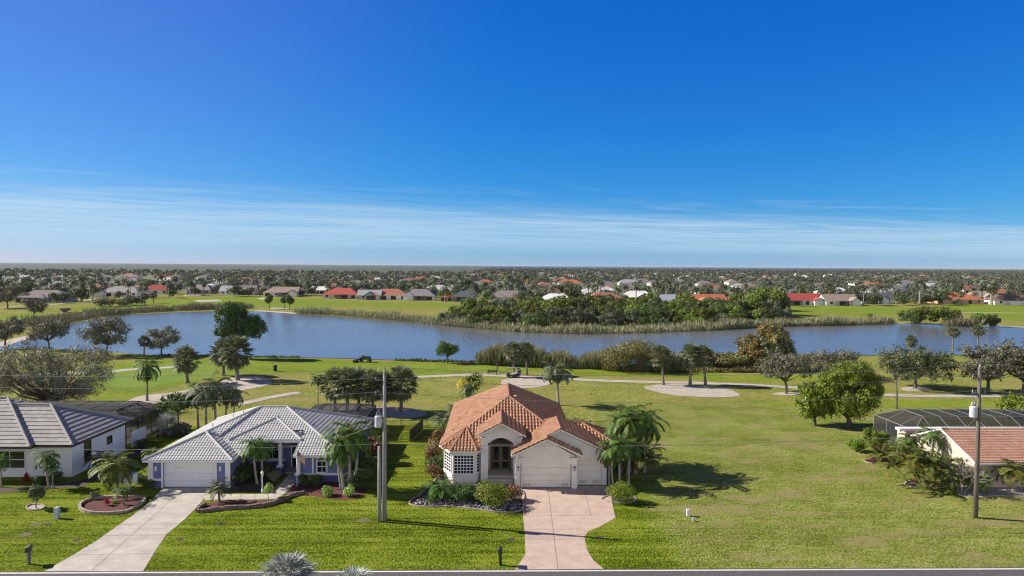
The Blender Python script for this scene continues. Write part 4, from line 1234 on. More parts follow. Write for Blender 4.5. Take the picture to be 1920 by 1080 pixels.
    # glazed entry: fan light above a screen door with side lights
    pn = MB(); pn.box(-22.9, 71.43, .12, -21.25, 71.495, 3.5); g = pn.build('entry_glazing', M['glass'], t, S)
    gf = MB()
    for xx in (-22.95, -22.35, -21.3): gf.box(xx, 71.36, .1, xx + .14, 71.428, 2.3)
    gf.box(-22.95, 71.36, 2.3, -21.2, 71.428, 2.42)
    for kk in range(1, 6):
        a = math.pi * kk / 6
        gf.bar((-22.1, 71.39, 2.4), (-22.1 + .95 * math.cos(a), 71.39, 2.4 + 1.0 * math.sin(a)), .06, .04)
    gf.build('fanlight_bars', M['trim'], g, S)
    dr = MB()
    dr.box(-22.25, 71.30, .12, -21.31, 71.358, .22); dr.box(-22.25, 71.30, .22, -22.13, 71.358, 2.28); dr.box(-21.43, 71.30, .22, -21.31, 71.358, 2.28); dr.box(-22.13, 71.30, 2.16, -21.43, 71.358, 2.28); dr.box(-22.13, 71.30, 1.1, -21.43, 71.358, 1.16)
    dr.tube([(-21.95, 71.33, 1.25), (-21.8, 71.33, 1.5), (-21.7, 71.33, 1.9), (-21.6, 71.33, 1.55)], [.05, .09, .05, .03], 6)
    dd = dr.build('screen_door', M['trim'], t, S)
    h = MB(); h.box(-22.2, 71.25, 1.1, -22.16, 71.30, 1.25); h.build('handle', M['black'], dd, S)
    st = MB(); st.box(-23.3, 69.4, .0, -21.2, 71.29, .12); st.build('porch_slab', M['concrete'], t, S)
    wall_lamp(t, S, -33.75, yf - .003, 1.85, 'trim'); wall_lamp(t, S, -27.7, yf - .003, 1.85, 'trim')
    v = MB(); v.box(-21.5, 69.2, 3.75, -21.22, 69.5, 4.35); v.build('chimney_pipe', M['greymetal'], t, S)
    for (x, y) in ((-31.3, 72), (-30.1, 74.5), (-28.5, 73.2)):
        pp = MB(); zz = e + s * min(x - x0, y - y0); pp.tube([(x, y, zz), (x, y, zz + .4)], .05, 6); pp.build('vent_pipe', M['alu'], t, S)


blue_house()


# ---------------- the white house cut off at the left
def white_house():
    t = thing('white_house', 'white stucco house with a weathered flat tile roof at the left edge', 'house', (-52, 74, 0))
    S = (1.6 + 52, .1 - 74, 0)
    e, s = 3.38, .5
    P1, L1 = hip(-72, -43.3, 67.7, 79.0, e, s)
    roof = roof_faces(P1, M['tile_flat'], 'roof', t, S, kind='flat', tw=.33, cl=.55, step=.06)
    ridges(L1, M['ridge_flat'], 'ridge_cap', roof, S, r=.15)
    P2, L2 = hip(-66, -46.9, 66.9, 80.6, e + .03, s)
    r2 = roof_faces(P2, M['tile_flat'], 'front_roof', t, S, kind='flat', tw=.33, cl=.55, step=.06)
    ridges(L2[:3], M['ridge_flat'], 'ridge_cap', r2, S, r=.15)
    f = MB()
    fascia_ring(f, -72, -43.3, 67.7, 79.0, e, h=.22); fascia_ring(f, -66, -46.9, 66.9, 67.69, e + .03, h=.22, sides='flr')
    f.build('fascia', M['bronze'], t, S)
    w = MB(); w.box(-71.5, 68.4, 0, -43.8, 78.4, e - .2); w.build('wall', M['white'], t, S)
    wf = window(t, S, (-51.3, 68.39, .95), (1, 0, 0), 2.9, 1.65, 2, 2, frame='white')
    window(t, S, (-43.79, 70.5, .95), (0, 1, 0), 1.0, 1.9, 1, 2, frame='bronze', sill=False)
    window(t, S, (-43.79, 74.6, 1.7), (0, 1, 0), .8, .7, 1, 1, frame='bronze', sill=False)
    dp = MB(); dp.box(-43.78, 78.2, 0, -43.70, 78.3, e - .2); dp.build('downpipe', M['bronze'], t, S)
    wall_lamp(t, S, -45.5, 68.39, 2.2)
    ww = MB(); ww.box(-43.9, 79.6, 0, -43.7, 82.6, 1.7)
    tag(ww.build('privacy_wall', M['white'], None, (1.6, .1, 0)), 'short white stucco wall behind the white house beside the dark screen cage', 'wall')


white_house()


def cage(label, x0, x1, y0, y1, h, inset, h2, mat, shift, bays, b=.075):
    """screened pool cage: frame > posts and roof bars in one, screen panels, all on the slab"""
    t = thing('pool_cage', label, 'pool cage', (shift[0] + (x0 + x1) / 2, shift[1] + (y0 + y1) / 2, 0))
    S = (-(x0 + x1) / 2, -(y0 + y1) / 2, 0)
    f = MB()
    ix0, ix1, iy0, iy1 = x0 + inset, x1 - inset, y0 + inset, y1 - inset
    for i in range(bays + 1):
        x = x0 + (x1 - x0) * i / bays
        for y in (y0, y1): f.bar((x, y, 0), (x, y, h), b)
        xi = min(max(x, ix0), ix1)
        f.bar((x, y0, h), (xi, iy0, h2), b); f.bar((x, y1, h), (xi, iy1, h2), b)
        if ix0 <= x <= ix1: f.bar((xi, iy0, h2), (xi, iy1, h2), b)
    for y in (y0 + (y1 - y0) * k / 3 for k in range(1, 3)):
        for x in (x0, x1): f.bar((x, y, 0), (x, y, h), b)
        yi = min(max(y, iy0), iy1)
        f.bar((x0, y, h), (ix0, yi, h2), b); f.bar((x1, y, h), (ix1, yi, h2), b)
    for z in (.9, h):
        f.bar((x0, y0, z), (x1, y0, z), b); f.bar((x0, y1, z), (x1, y1, z), b); f.bar((x0, y0, z), (x0, y1, z), b); f.bar((x1, y0, z), (x1, y1, z), b)
    f.bar((ix0, iy0, h2), (ix1, iy0, h2), b); f.bar((ix0, iy1, h2), (ix1, iy1, h2), b); f.bar((ix0, iy0, h2), (ix0, iy1, h2), b); f.bar((ix1, iy0, h2), (ix1, iy1, h2), b)
    f.build('cage_frame', M[mat], t, S)
    s = MB()
    o_ = [(x0, y0), (x1, y0), (x1, y1), (x0, y1)]; i_ = [(ix0, iy0), (ix1, iy0), (ix1, iy1), (ix0, iy1)]
    for k in range(4):
        a, c = o_[k], o_[(k + 1) % 4]; d, g = i_[k], i_[(k + 1) % 4]
        s.add([(*a, 0), (*c, 0), (*c, h), (*a, h)], [(0, 1, 2, 3)])
        s.add([(*a, h), (*c, h), (*g, h2), (*d, h2)], [(0, 1, 2, 3)])
    s.add([(*p, h2) for p in i_], [(0, 1, 2, 3)])
    s.build('screen_panels', M['screen'], t, S)
    d = MB(); d.box(x0 + .06, y0 + .06, .02, x1 - .06, y1 - .06, .08); d.build('pool_deck', M['path'], t, S)
    return t


cage('dark bronze screened pool cage behind the white house', -66, -44.7, 79.6, 89.0, 2.9, 2.0, 3.9, 'bronze', (1.6, .1), 8)
cage('low dark screened pool cage behind the blue house', -25.5, -17.5, 83.2, 91.0, 2.6, 1.6, 3.1, 'bronze', (1.54, .15), 4)
cage('pale framed screened pool cage behind the pink roofed house at right', 46.3, 65.5, 77.2, 85.6, 2.85, 2.3, 4.0, 'alu', (1.54, -1.07), 9, .06)


# ---------------- the house cut off at the right
def right_house():
    t = thing('gabled_house', 'tan gabled house with a faded red barrel tile roof at the right edge', 'house', (52, 69, 0))
    S = (1.54 - 52, -1.07 - 69, 0)
    e, s, x0, x1, y0, ym, y1 = 2.55, .395, 44.9, 72, 65.4, 70.7, 76.0
    polys = [([(x0, y0), (x1, y0), (x1, ym), (x0, ym)], (e - s * y0, 0, s)), ([(x1, y1), (x0, y1), (x0, ym), (x1, ym)], (e + s * y1, 0, -s))]
    r = roof_faces(polys, M['tile_pink'], 'roof', t, S, tw=.30, cl=.40)
    zr = e + s * (ym - y0)
    ridges([((x0, ym, zr + .06), (x1, ym, zr + .06))], M['white'], 'ridge_cap', r, S, r=.16)
    w = MB()
    pts = [(y0 + .6, 0), (y1 - .5, 0), (y1 - .5, e + s * .5 - .16), (ym, zr - .16), (y0 + .6, e + s * .6 - .16)]
    vs = [(x, y, z) for x in (x0 + .35, x0 + .6) for y, z in pts]
    n = 5
    w.add(vs, [(4, 3, 2, 1, 0), (5, 6, 7, 8, 9)] + [(i, (i + 1) % n, n + (i + 1) % n, n + i) for i in range(n)])
    w.build('gable_wall', M['gable'], t, S)
    w = MB(); w.box(x0 + .601, y0 + .6, 0, x1, y0 + .85, e + .05); w.box(x0 + .601, y1 - .8, 0, x1, y1 - .5, e); w.build('wall', M['tan'], t, S)
    b = MB(); b.box(x0 + .9, y0 + .5, .95, x1, y0 + .597, 1.1); b.build('wall_band', M['cream'], t, S)
    f = MB(); f.box(x0, y0 - .1, e - .16, x1, y0, e + .03)
    for (ya, za), (yb, zb) in (((y0, e), (ym, zr)), ((ym, zr), (y1, e))):
        v2 = [(x, y, z) for x in (x0 - .04, x0 + .02) for y, z in ((ya, za - .14), (yb, zb - .14), (yb, zb + .06), (ya, za + .06))]
        f.add(v2, [(3, 2, 1, 0), (4, 5, 6, 7), (0, 1, 5, 4), (1, 2, 6, 5), (2, 3, 7, 6), (3, 0, 4, 7)])
    f.build('fascia', M['white'], t, S)
    g = MB(); g.box(43.8, 76.01, 3.12, 72, 76.9, 3.38); g.build('flat_roof', M['white'], t, S)
    g = MB(); g.box(44.0, 75.3, 0, 44.2, 76.8, 3.119); g.box(44.201, 76.2, 0, 46.0, 76.4, 3.119); g.build('rear_wall', M['gable'], t, S)
    window(t, S, (50.5, y0 + .59, 1.15), (1, 0, 0), 1.6, 1.1, 2, 2)


right_house()


# ------------------------------------------------------------------ houses beyond the lake
ROOFC = {
    'grey': [(0.20, 0.195, 0.195), (0.26, 0.25, 0.25)], 'slate': [(0.075, 0.085, 0.10), (0.11, 0.12, 0.135)], 'tan': [(0.36, 0.27, 0.22), (0.29, 0.215, 0.175)],
    'brown': [(0.17, 0.12, 0.10), (0.13, 0.09, 0.075)], 'red': [(0.43, 0.075, 0.06), (0.34, 0.055, 0.045)], 'orange': [(0.52, 0.17, 0.085), (0.42, 0.13, 0.065)],
    'terracotta': [(0.40, 0.16, 0.10), (0.31, 0.12, 0.08)], 'white': [(0.74, 0.73, 0.71), (0.66, 0.65, 0.63)], 'silver': [(0.36, 0.37, 0.385), (0.30, 0.31, 0.32)], 'mauve': [(0.24, 0.20, 0.20), (0.19, 0.155, 0.155)]}
RM = {k: MAT(k + '_roof', v[0], v[1], 0.8, 0.85, 0.35, 2.5, detail=6) for k, v in ROOFC.items()}
WALLC = {'white': 'white', 'cream': 'cream', 'tan': 'tan', 'blue': None}
WM = {'white': M['white'], 'cream': M['cream'], 'tan': M['tan'], 'paleblue': MAT('pale_blue_stucco', (0.50, 0.58, 0.66), None, 1, .85), 'grey': MAT('grey_stucco', (0.42, 0.42, 0.42), None, 1, .85),
      'salmon': MAT('salmon_stucco', (0.58, 0.38, 0.28), None, 1, .85)}


def far_house(px, py, wpx, hpx, roof, wall, label, style='hip', rng=None, seed=0, rotz=0.0, parts=True, group=None):
    """single-storey house with the width and height it shows; hip or gable roof with a wing, dark lanai and windows"""
    rng = random.Random(seed)
    p = G(px, py); m = PXM(p)
    w, h = wpx * m, max(3.9, min(6.2, hpx * m))
    d = max(8.0, min(15, w * .55))
    e = 2.7
    s = (h - e) / (d / 2)
    t = thing('distant_house', label, 'house', (p.x, p.y + d / 2, 0), rotz, group)
    x0, x1, y0, y1 = -w / 2, w / 2, -d / 2, d / 2
    r = MB()

    def hipb(x0, x1, y0, y1, e, s, gl=False, gr=False):
        q = min(x1 - x0, y1 - y0) / 2; ov = .6
        x0 -= ov; x1 += ov; y0 -= ov; y1 += ov; e2 = e - .05
        if x1 - x0 >= y1 - y0:
            q = (y1 - y0) / 2; ym = (y0 + y1) / 2; A = (x0 + (0 if gl else q), ym, e2 + s * q); B = (x1 - (0 if gr else q), ym, e2 + s * q)
            vs = [(x0, y0, e2), (x1, y0, e2), (x1, y1, e2), (x0, y1, e2), A, B]
            fs = [(0, 1, 5, 4), (2, 3, 4, 5), (3, 2, 1, 0)] + ([] if gr else [(1, 2, 5)]) + ([] if gl else [(3, 0, 4)])
        else:
            q = (x1 - x0) / 2; xm = (x0 + x1) / 2; A = (xm, y0 + (0 if gl else q), e2 + s * q); B = (xm, y1 - q, e2 + s * q)
            vs = [(x0, y0, e2), (x1, y0, e2), (x1, y1, e2), (x0, y1, e2), A, B]
            fs = [(1, 2, 5, 4), (2, 3, 5), (3, 0, 4, 5), (3, 2, 1, 0)] + ([] if gl else [(0, 1, 4)])
        r.add(vs, fs)
    gl, gr = (style == 'gable'), (style in ('gable', 'gabler'))
    hipb(x0, x1, y0, y1, e, s, gl, gr)
    wm = MB(); wm.box(x0, y0, 0, x1, y1, e - .06)
    if style != 'plain' and w > 13:
        wx = rng.uniform(x0 + 3.2, x1 - 7.2) if rng.random() < .5 else (x0 if rng.random() < .5 else x1 - 6)
        wy = y0 - 2.5
        wg = rng.random() < .6
        hipb(wx, wx + 6, wy, y0 + 5, e, s * .95, gl=wg)
        if wg: wm.add([(wx, wy - .05, e - .08), (wx + 6, wy - .05, e - .08), (wx + 3, wy - .05, e + s * .95 * 3 - .1)], [(0, 1, 2)])
        wm.box(wx + .01, wy, 0, wx + 5.99, y0 - .005, e - .07)
    if gl or gr:
        q = (y1 - y0) / 2
        for x, on in ((x0 + .1, gl), (x1 - .1, gr)):
            if on:
                vs = [(xx, y, z) for xx in (x - .08, x + .08) for y, z in ((y0, e - .07), (y1, e - .07), (0, e + s * q - .12))]
                wm.add(vs, [(2, 1, 0), (3, 4, 5), (0, 1, 4, 3), (1, 2, 5, 4), (2, 0, 3, 5)])
    rf = r.build('roof', RM[roof], t)
    wm.build('wall', WM[wall], t)
    # openings towards the lake
    k = max(2, int(w / 5))
    for i in range(k):
        xc = x0 + (i + .5) * w / k
        ww = rng.choice((1.2, 1.6, 2.2, 3.2)) * .5
        o_ = MB(); o_.box(xc - ww, y0 - .06, .9 if ww < 1 else .1, xc + ww, y0 - .002, 2.2)
        wf = o_.build('window', M['glass'], t)
    if rng.random() < .55:
        lx = x0 + rng.uniform(.1, .45) * w; lw = min(7, w * .4)
        o_ = MB()
        for xx in np.linspace(lx, lx + lw, 5): o_.bar((xx, y0 - 3.0, 0), (xx, y0 - 3.0, 2.5), .12)
        o_.bar((lx, y0 - 3, 2.5), (lx + lw, y0 - 3, 2.5), .14)
        o_.add([(lx, y0 - 3, 2.5), (lx + lw, y0 - 3, 2.5), (lx + lw, y0 - .7, 2.66), (lx, y0 - .7, 2.66)], [(0, 1, 2, 3)])
        o_.add([(lx, y0 - 2.98, 0), (lx + lw, y0 - 2.98, 0), (lx + lw, y0 - 2.98, 2.5), (lx, y0 - 2.98, 2.5)], [(0, 1, 2, 3)])
        o_.build('lanai_screen', M['screen'], t)
    return t


FAR = [  # x, base y, width, height px, roof, wall, style, label
    (72, 567, 88, 28, 'mauve', 'grey', 'hip', 'long brownish roofed house with columns, leftmost beyond the lake'),
    (222, 556, 82, 21, 'grey', 'white', 'hip', 'grey hip roofed white house left of the bright red roof beyond the lake'),
    (289, 551, 46, 16, 'red', 'white', 'plain', 'bright red roofed house beside the grey roofed one at the far left of the lake'),
    (375, 551, 42, 18, 'grey', 'grey', 'hip', 'small dark grey house behind the left far bunkers'),
    (425, 553, 26, 16, 'silver', 'white', 'gable', 'little white gabled house right of the far bunkers'),
    (454, 553, 46, 17, 'mauve', 'white', 'gabler', 'white house with a mauve roof and gable behind the far bunkers'),
    (524, 556, 62, 17, 'tan', 'cream', 'gabler', 'pinkish tan roofed cream house behind the three small round trees'),
    (598, 551, 28, 13, 'white', 'white', 'gable', 'small white gabled house between palms right of the round trees'),
    (639, 560, 66, 19, 'red', 'tan', 'plain', 'red roofed house with a dark lanai left of the grey gabled row'),
    (692, 562, 42, 17, 'silver', 'grey', 'gable', 'grey gabled house between the red and the brown roofs'),
    (728, 562, 72, 22, 'terracotta', 'cream', 'hip', 'brown terracotta roofed house in the middle of the far row'),
    (786, 563, 58, 24, 'grey', 'white', 'hip', 'greenish grey roofed house right of the brown terracotta roof'),
    (838, 565, 22, 15, 'orange', 'salmon', 'hip', 'small salmon house beside the dark slate roof'),
    (872, 565, 44, 18, 'slate', 'grey', 'hip', 'dark slate roofed house left of the mangrove thicket'),
    (955, 566, 76, 23, 'mauve', 'cream', 'hip', 'brownish grey roofed house behind the left end of the thicket'),
    (893, 541, 54, 17, 'grey', 'white', 'hip', 'pale grey roofed white house in the second row, left of its twin'),
    (943, 541, 44, 16, 'grey', 'white', 'hip', 'pale grey roofed white house in the second row, right of its twin'),
    (1030, 562, 58, 24, 'brown', 'grey', 'hip', 'dark brown roofed house behind the thicket with a white roof in front'),
    (1044, 571, 60, 19, 'white', 'white', 'plain', 'low white roofed house in front of the dark brown roof'),
    (1106, 560, 42, 17, 'white', 'white', 'plain', 'white roofed house left behind the red terracotta roof'),
    (1136, 571, 72, 24, 'terracotta', 'salmon', 'hip', 'red terracotta roofed house behind the middle of the thicket'),
    (1199, 566, 64, 21, 'white', 'grey', 'hip', 'white flat tiled roof house right of the red terracotta roof'),
    (1250, 574, 38, 20, 'paleblue', 'paleblue', 'gable', 'pale blue gabled house at the back of the thicket'),
    (1327, 573, 74, 20, 'orange', 'cream', 'gable', 'long orange roofed house behind the right end of the thicket'),
    (1503, 572, 80, 22, 'red', 'white', 'gable', 'wide bright red roofed house right of the thicket'),
    (1570, 556, 60, 17, 'white', 'white', 'plain', 'white roofed house behind the brown roof at right'),
    (1578, 573, 64, 20, 'tan', 'cream', 'gable', 'tan brown gabled house with palms right of the wide red roof'),
    (1646, 569, 62, 19, 'slate', 'white', 'gable', 'dark slate roofed house with a white gable at right'),
    (1655, 556, 44, 15, 'silver', 'white', 'gable', 'silver roofed white gabled house behind the slate roof'),
    (1745, 563, 50, 16, 'mauve', 'grey', 'hip', 'mauve roofed house half hidden between palms at far right'),
    (1803, 570, 82, 23, 'orange', 'salmon', 'hip', 'orange red hip roofed house at far right beyond the lake'),
    (1846, 565, 50, 20, 'tan', 'cream', 'hip', 'tan roofed cream house touching the orange red hip roof'),
    (1902, 572, 64, 22, 'brown', 'cream', 'hip', 'dark brown roofed house rightmost beyond the lake'),
    (1463, 560, 40, 16, 'mauve', 'tan', 'hip', 'mauve roofed tan house left behind the wide red roof'),
    (1390, 560, 46, 15, 'brown', 'cream', 'hip', 'brown roofed house behind the thicket right of the orange roof'),
    (1178, 535, 34, 13, 'silver', 'white', 'gabler', 'grey roofed white house in the open field beyond the red terracotta roof'),
    (1205, 533, 30, 11, 'slate', 'grey', 'hip', 'small dark roofed house right of the lone white house in the field'),
    (1070, 536, 44, 15, 'orange', 'cream', 'hip', 'orange roofed house in the second row behind the dark brown roof'),
    (985, 534, 36, 14, 'orange', 'tan', 'hip', 'small orange roofed house in the second row between palms'),
    (765, 533, 30, 12, 'red', 'cream', 'plain', 'small red roofed house far behind the brown terracotta roof'),
    (20, 545, 40, 14, 'grey', 'cream', 'hip', 'grey roofed house behind the trees at the far left edge'),
    (150, 528, 46, 12, 'tan', 'cream', 'hip', 'tan roofed house far left in front of the wooded flats'),
]
RM['paleblue'] = MAT('pale_blue_roof', (0.45, 0.50, 0.55), None, 1, .8)
for i, (x, y, w, h, rf, wl, st, lb) in enumerate(FAR):
    far_house(x, y, w, h, rf, wl, lb, st, seed=100 + i, rotz=R(random.Random(i).uniform(-9, 9)))

RMF = {k: MAT(k + '_muted_roof', tuple(c * .72 + .02 for c in v[0]), tuple(c * .68 + .02 for c in v[1]), 0.8, 0.85, 0.35, 2.5, detail=6) for k, v in ROOFC.items()}  # duller versions of the roof colours for the distant houses
# the neighbourhood behind: simple houses, the same mesh for each roof colour and shape
rng = random.Random(77)
protos = []
for k, (rf, wl) in enumerate((('grey', 'white'), ('mauve', 'cream'), ('tan', 'cream'), ('orange', 'cream'), ('terracotta', 'tan'), ('white', 'white'), ('silver', 'white'), ('brown', 'cream'), ('slate', 'grey'))):
    mb = MB()
    w, d, e = 19, 12, 2.8
    def hp(x0, x1, y0, y1, e, s):
        q = (y1 - y0) / 2; ym = (y0 + y1) / 2
        if x1 - x0 < y1 - y0:
            q = (x1 - x0) / 2; xm = (x0 + x1) / 2
            return [(x0, y0, e), (x1, y0, e), (x1, y1, e), (x0, y1, e), (xm, y0 + q, e + s * q), (xm, y1 - q, e + s * q)], [(0, 1, 4), (1, 2, 5, 4), (2, 3, 5), (3, 0, 4, 5), (3, 2, 1, 0)]
        return [(x0, y0, e), (x1, y0, e), (x1, y1, e), (x0, y1, e), (x0 + q, ym, e + s * q), (x1 - q, ym, e + s * q)], [(0, 1, 5, 4), (1, 2, 5), (2, 3, 4, 5), (3, 0, 4), (3, 2, 1, 0)]
    mb.add(*hp(-w / 2, w / 2, -d / 2, d / 2, e, .42))
    mb.add(*hp(-w / 2 + 1 + k % 3 * 5, -w / 2 + 8 + k % 3 * 5, -d / 2 - 3, 2, e + .02, .42))
    nr = len(mb.f)
    mb.box(-w / 2 + .6, -d / 2 + .6, 0, w / 2 - .6, d / 2 - .6, e - .02)
    mb.box(-w / 2 + 1.6 + k % 3 * 5, -d / 2 - 2.4, 0, -w / 2 + 7.4 + k % 3 * 5, -d / 2 + .59, e - .02)
    nw = len(mb.f)
    for xc in (-6, -1, 5): mb.box(xc - 1, -d / 2 + .55, .3, xc + 1, -d / 2 + .59, 2.2)
    fm = [0] * nr + [1] * (nw - nr) + [2] * (len(mb.f) - nw)
    o = mesh_obj('far_house', mb.v, mb.f, [RMF[rf], WM[wl], M['glass']], fmat=fm)
    nm = {'grey': 'grey', 'mauve': 'mauve', 'tan': 'tan', 'orange': 'orange', 'terracotta': 'brick red', 'white': 'white', 'silver': 'silver grey', 'brown': 'dark brown', 'slate': 'dark slate'}[rf]
    tag(o, '%s roofed house among the palms of the distant neighbourhood' % nm, 'house', '%s roofed houses of the far neighbourhood' % nm)
    protos.append(o)
wts = [5, 4, 4, 4, 3, 3.2, 3, 1.5, 1.2]
used = set()
FARH = []
for row in range(13):
    Y = 500 + 62 * row * (1 + .055 * row)
    X = -Y * .80 + rng.uniform(0, 20)
    while X < Y * .80:
        X += rng.uniform(26, 44) * (1 + .09 * row)
        if rng.random() < .14: continue
        if len(FARH) >= 292: break
        if X < -60 and Y > 1080: continue
        yy = Y + rng.uniform(-14, 14)
        FARH.append((X, yy))
for X, Y in FARH:
    k = rng.choices(range(len(protos)), wts)[0]
    o = protos[k]
    if k in used:
        o = o.copy(); C.objects.link(o)
    used.add(k)
    o.location = (X, Y, 0); o.rotation_euler = (0, 0, R(rng.choice((0, 0, 90, 180, 12, -14)) + rng.uniform(-6, 6)))
    o.scale = (rng.uniform(.85, 1.2),) * 2 + (rng.uniform(1.0, 1.3),)
for k, o in enumerate(protos):
    if k not in used: bpy.data.objects.remove(o)

# ------------------------------------------------------------------ plants
def quads(cent, ux, vy):
    """one four-cornered leaf per row: centre, half-length vector, half-width vector (pointed at the ends)"""
    n = len(cent)
    v = np.empty((n, 4, 3))
    v[:, 0] = cent - ux; v[:, 1] = cent + vy; v[:, 2] = cent + ux; v[:, 3] = cent - vy
    return v.reshape(-1, 3), np.arange(n * 4).reshape(n, 4)


def rand_unit(rs, n):
    v = rs.normal(size=(n, 3))
    return v / np.linalg.norm(v, axis=1)[:, None]


def lobe_leaves(rs, lobes, n, size, shell=.55, aspect=.55, up=.25, clump=.0):
    """leaves through a set of ellipsoid lobes (cx, cy, cz, rx, ry, rz), thicker towards their skin, with gaps between sprays"""
    lobes = np.array(lobes, dtype=float)
    vol = lobes[:, 3] * lobes[:, 4] * lobes[:, 5]
    pick = rs.choice(len(lobes), n, p=vol / vol.sum())
    if clump > 0:                                   # gather leaves into sprays
        k = max(8, int(n * clump))
        sp_l = rs.choice(len(lobes), k, p=vol / vol.sum())
        du = rand_unit(rs, k); rr = shell + (1 - shell) * rs.random(k) ** .6
        sc = lobes[sp_l, :3] + du * rr[:, None] * lobes[sp_l, 3:]
        which = rs.integers(0, k, n)
        spr = (lobes[sp_l, 3:].mean(axis=1) * .17)[which]
        c = sc[which] + rs.normal(size=(n, 3)) * spr[:, None]
        nd = du[which] + rs.normal(size=(n, 3)) * .55
    else:
        du = rand_unit(rs, n); rr = shell + (1 - shell) * rs.random(n) ** .6
        c = lobes[pick, :3] + du * rr[:, None] * lobes[pick, 3:]
        nd = du + rs.normal(size=(n, 3)) * .6
    nd[:, 2] += up
    nd /= np.linalg.norm(nd, axis=1)[:, None]
    t = rand_unit(rs, n)
    u = np.cross(nd, t); u /= np.linalg.norm(u, axis=1)[:, None]
    w = np.cross(nd, u)
    s = size * rs.uniform(.6, 1.35, n)[:, None]
    return quads(c, u * s * .5, w * s * .5 * aspect)


def limbs(rs, h0, r0, lobes, bend=.12, roots=1, spread=0.0):
    """tapered trunk(s) with a limb into each lobe"""
    mb = MB()
    for k in range(roots):
        a = 2 * math.pi * k / max(1, roots) + rs.random()
        bx, by = spread * math.cos(a), spread * math.sin(a)
        top = Vector((bx * 1.6 + rs.normal() * bend, by * 1.6 + rs.normal() * bend, h0))
        mb.tube([(bx * .4, by * .4, -.1), (bx * .5, by * .5, .15), Vector((bx, by, h0 * .5)) + Vector((rs.normal() * bend * .5, rs.normal() * bend * .5, 0)), top], [r0 * 1.5, r0 * 1.05, r0 * .85, r0 * .7], 8)
        for i, l in enumerate(lobes):
            if i % roots != k: continue
            e = Vector(l[:3]); mid = top.lerp(e, .5) + Vector((rs.normal() * .15, rs.normal() * .15, -.12 * (e - top).length + .1))
            mb.tube([top - Vector((0, 0, h0 * .12)), mid, e + Vector((0, 0, l[5] * .3))], [r0 * .5, r0 * .3, r0 * .08], 6)
            for q in range(3):
                d = Vector(rand_unit(rs, 1)[0]); d.z = abs(d.z) * .6
                mb.tube([mid.lerp(e, .4 + .2 * q), e + Vector((d.x * l[3], d.y * l[4], d.z * l[5])) * .85], [r0 * .16, r0 * .04], 4)
    return mb


def crown_lobes(rs, rx, ry, z0, z1, n, lobe=.5, flat=1.0):
    """lobes spread over a crown rx by ry wide from z0 to z1"""
    out = []
    zc, rz = (z0 + z1) / 2, (z1 - z0) / 2
    for i in range(n):
        a = 2 * math.pi * (i + rs.random() * .7) / n * 1.0 + (i % 2) * .4
        e = rs.uniform(-.85, .9)
        c = math.sqrt(max(0, 1 - e * e))
        q = 1 - lobe * .85
        l = lobe * rs.uniform(.75, 1.15)
        out.append((math.cos(a) * c * rx * q, math.sin(a) * c * ry * q, zc + e * rz * q, rx * l, ry * l, max(rz * l, .3) * flat))
    out.append((0, 0, zc + rz * .1, rx * lobe * 1.1, ry * lobe * 1.1, rz * lobe * 1.2))
    return out


def tree_data(seed, rx, z0, z1, trunk_r, nl=9, leaves=4200, size=.3, lobe=.48, shell=.5, clump=.03, roots=1, spread=0, up=.25, aspect=.55, ry=None, flat=1.0, h0=None):
    rs = np.random.default_rng(seed)
    lobes = crown_lobes(rs, rx, ry or rx, z0, z1, nl, lobe, flat)
    tb = limbs(rs, h0 or (z0 + (z1 - z0) * .12), trunk_r, lobes, roots=roots, spread=spread)
    v, f = lobe_leaves(rs, lobes, leaves, size, shell, aspect, up, clump)
    return tb, v, f


PROTO = {}


def plant(key, builder, name, label, cat, loc, scale=1.0, rotz=0.0, group=None, sz=None):
    """first call of a key builds the plant; later calls copy it and each of its parts"""
    if key not in PROTO:
        t = thing(name, label, cat, (0, 0, 0))
        builder(t)
        PROTO[key] = t
    else:
        src = PROTO[key]
        t = src.copy(); C.objects.link(t)
        for k in ('label', 'category', 'group'):
            if k in t: del t[k]
        for ch in KIDS[src.name]:
            c = ch.copy(); C.objects.link(c); c.parent = t
            for g in KIDS.get(ch.name, ()):
                d = g.copy(); C.objects.link(d); d.parent = c
    KIDS.setdefault(t.name, list(t.children))
    tag(t, label, cat, group)
    t.location = loc; t.rotation_euler = (0, 0, rotz); t.scale = (scale, scale, (sz or scale))
    return t


KIDS = {}


def b_tree(data, leaf, bark='bark'):
    def f(t):
        tb, v, fc = data()
        tb.build('trunk', M[bark], t, smooth=True)
        mesh_obj('crown', v, fc, M[leaf], t)
    return f


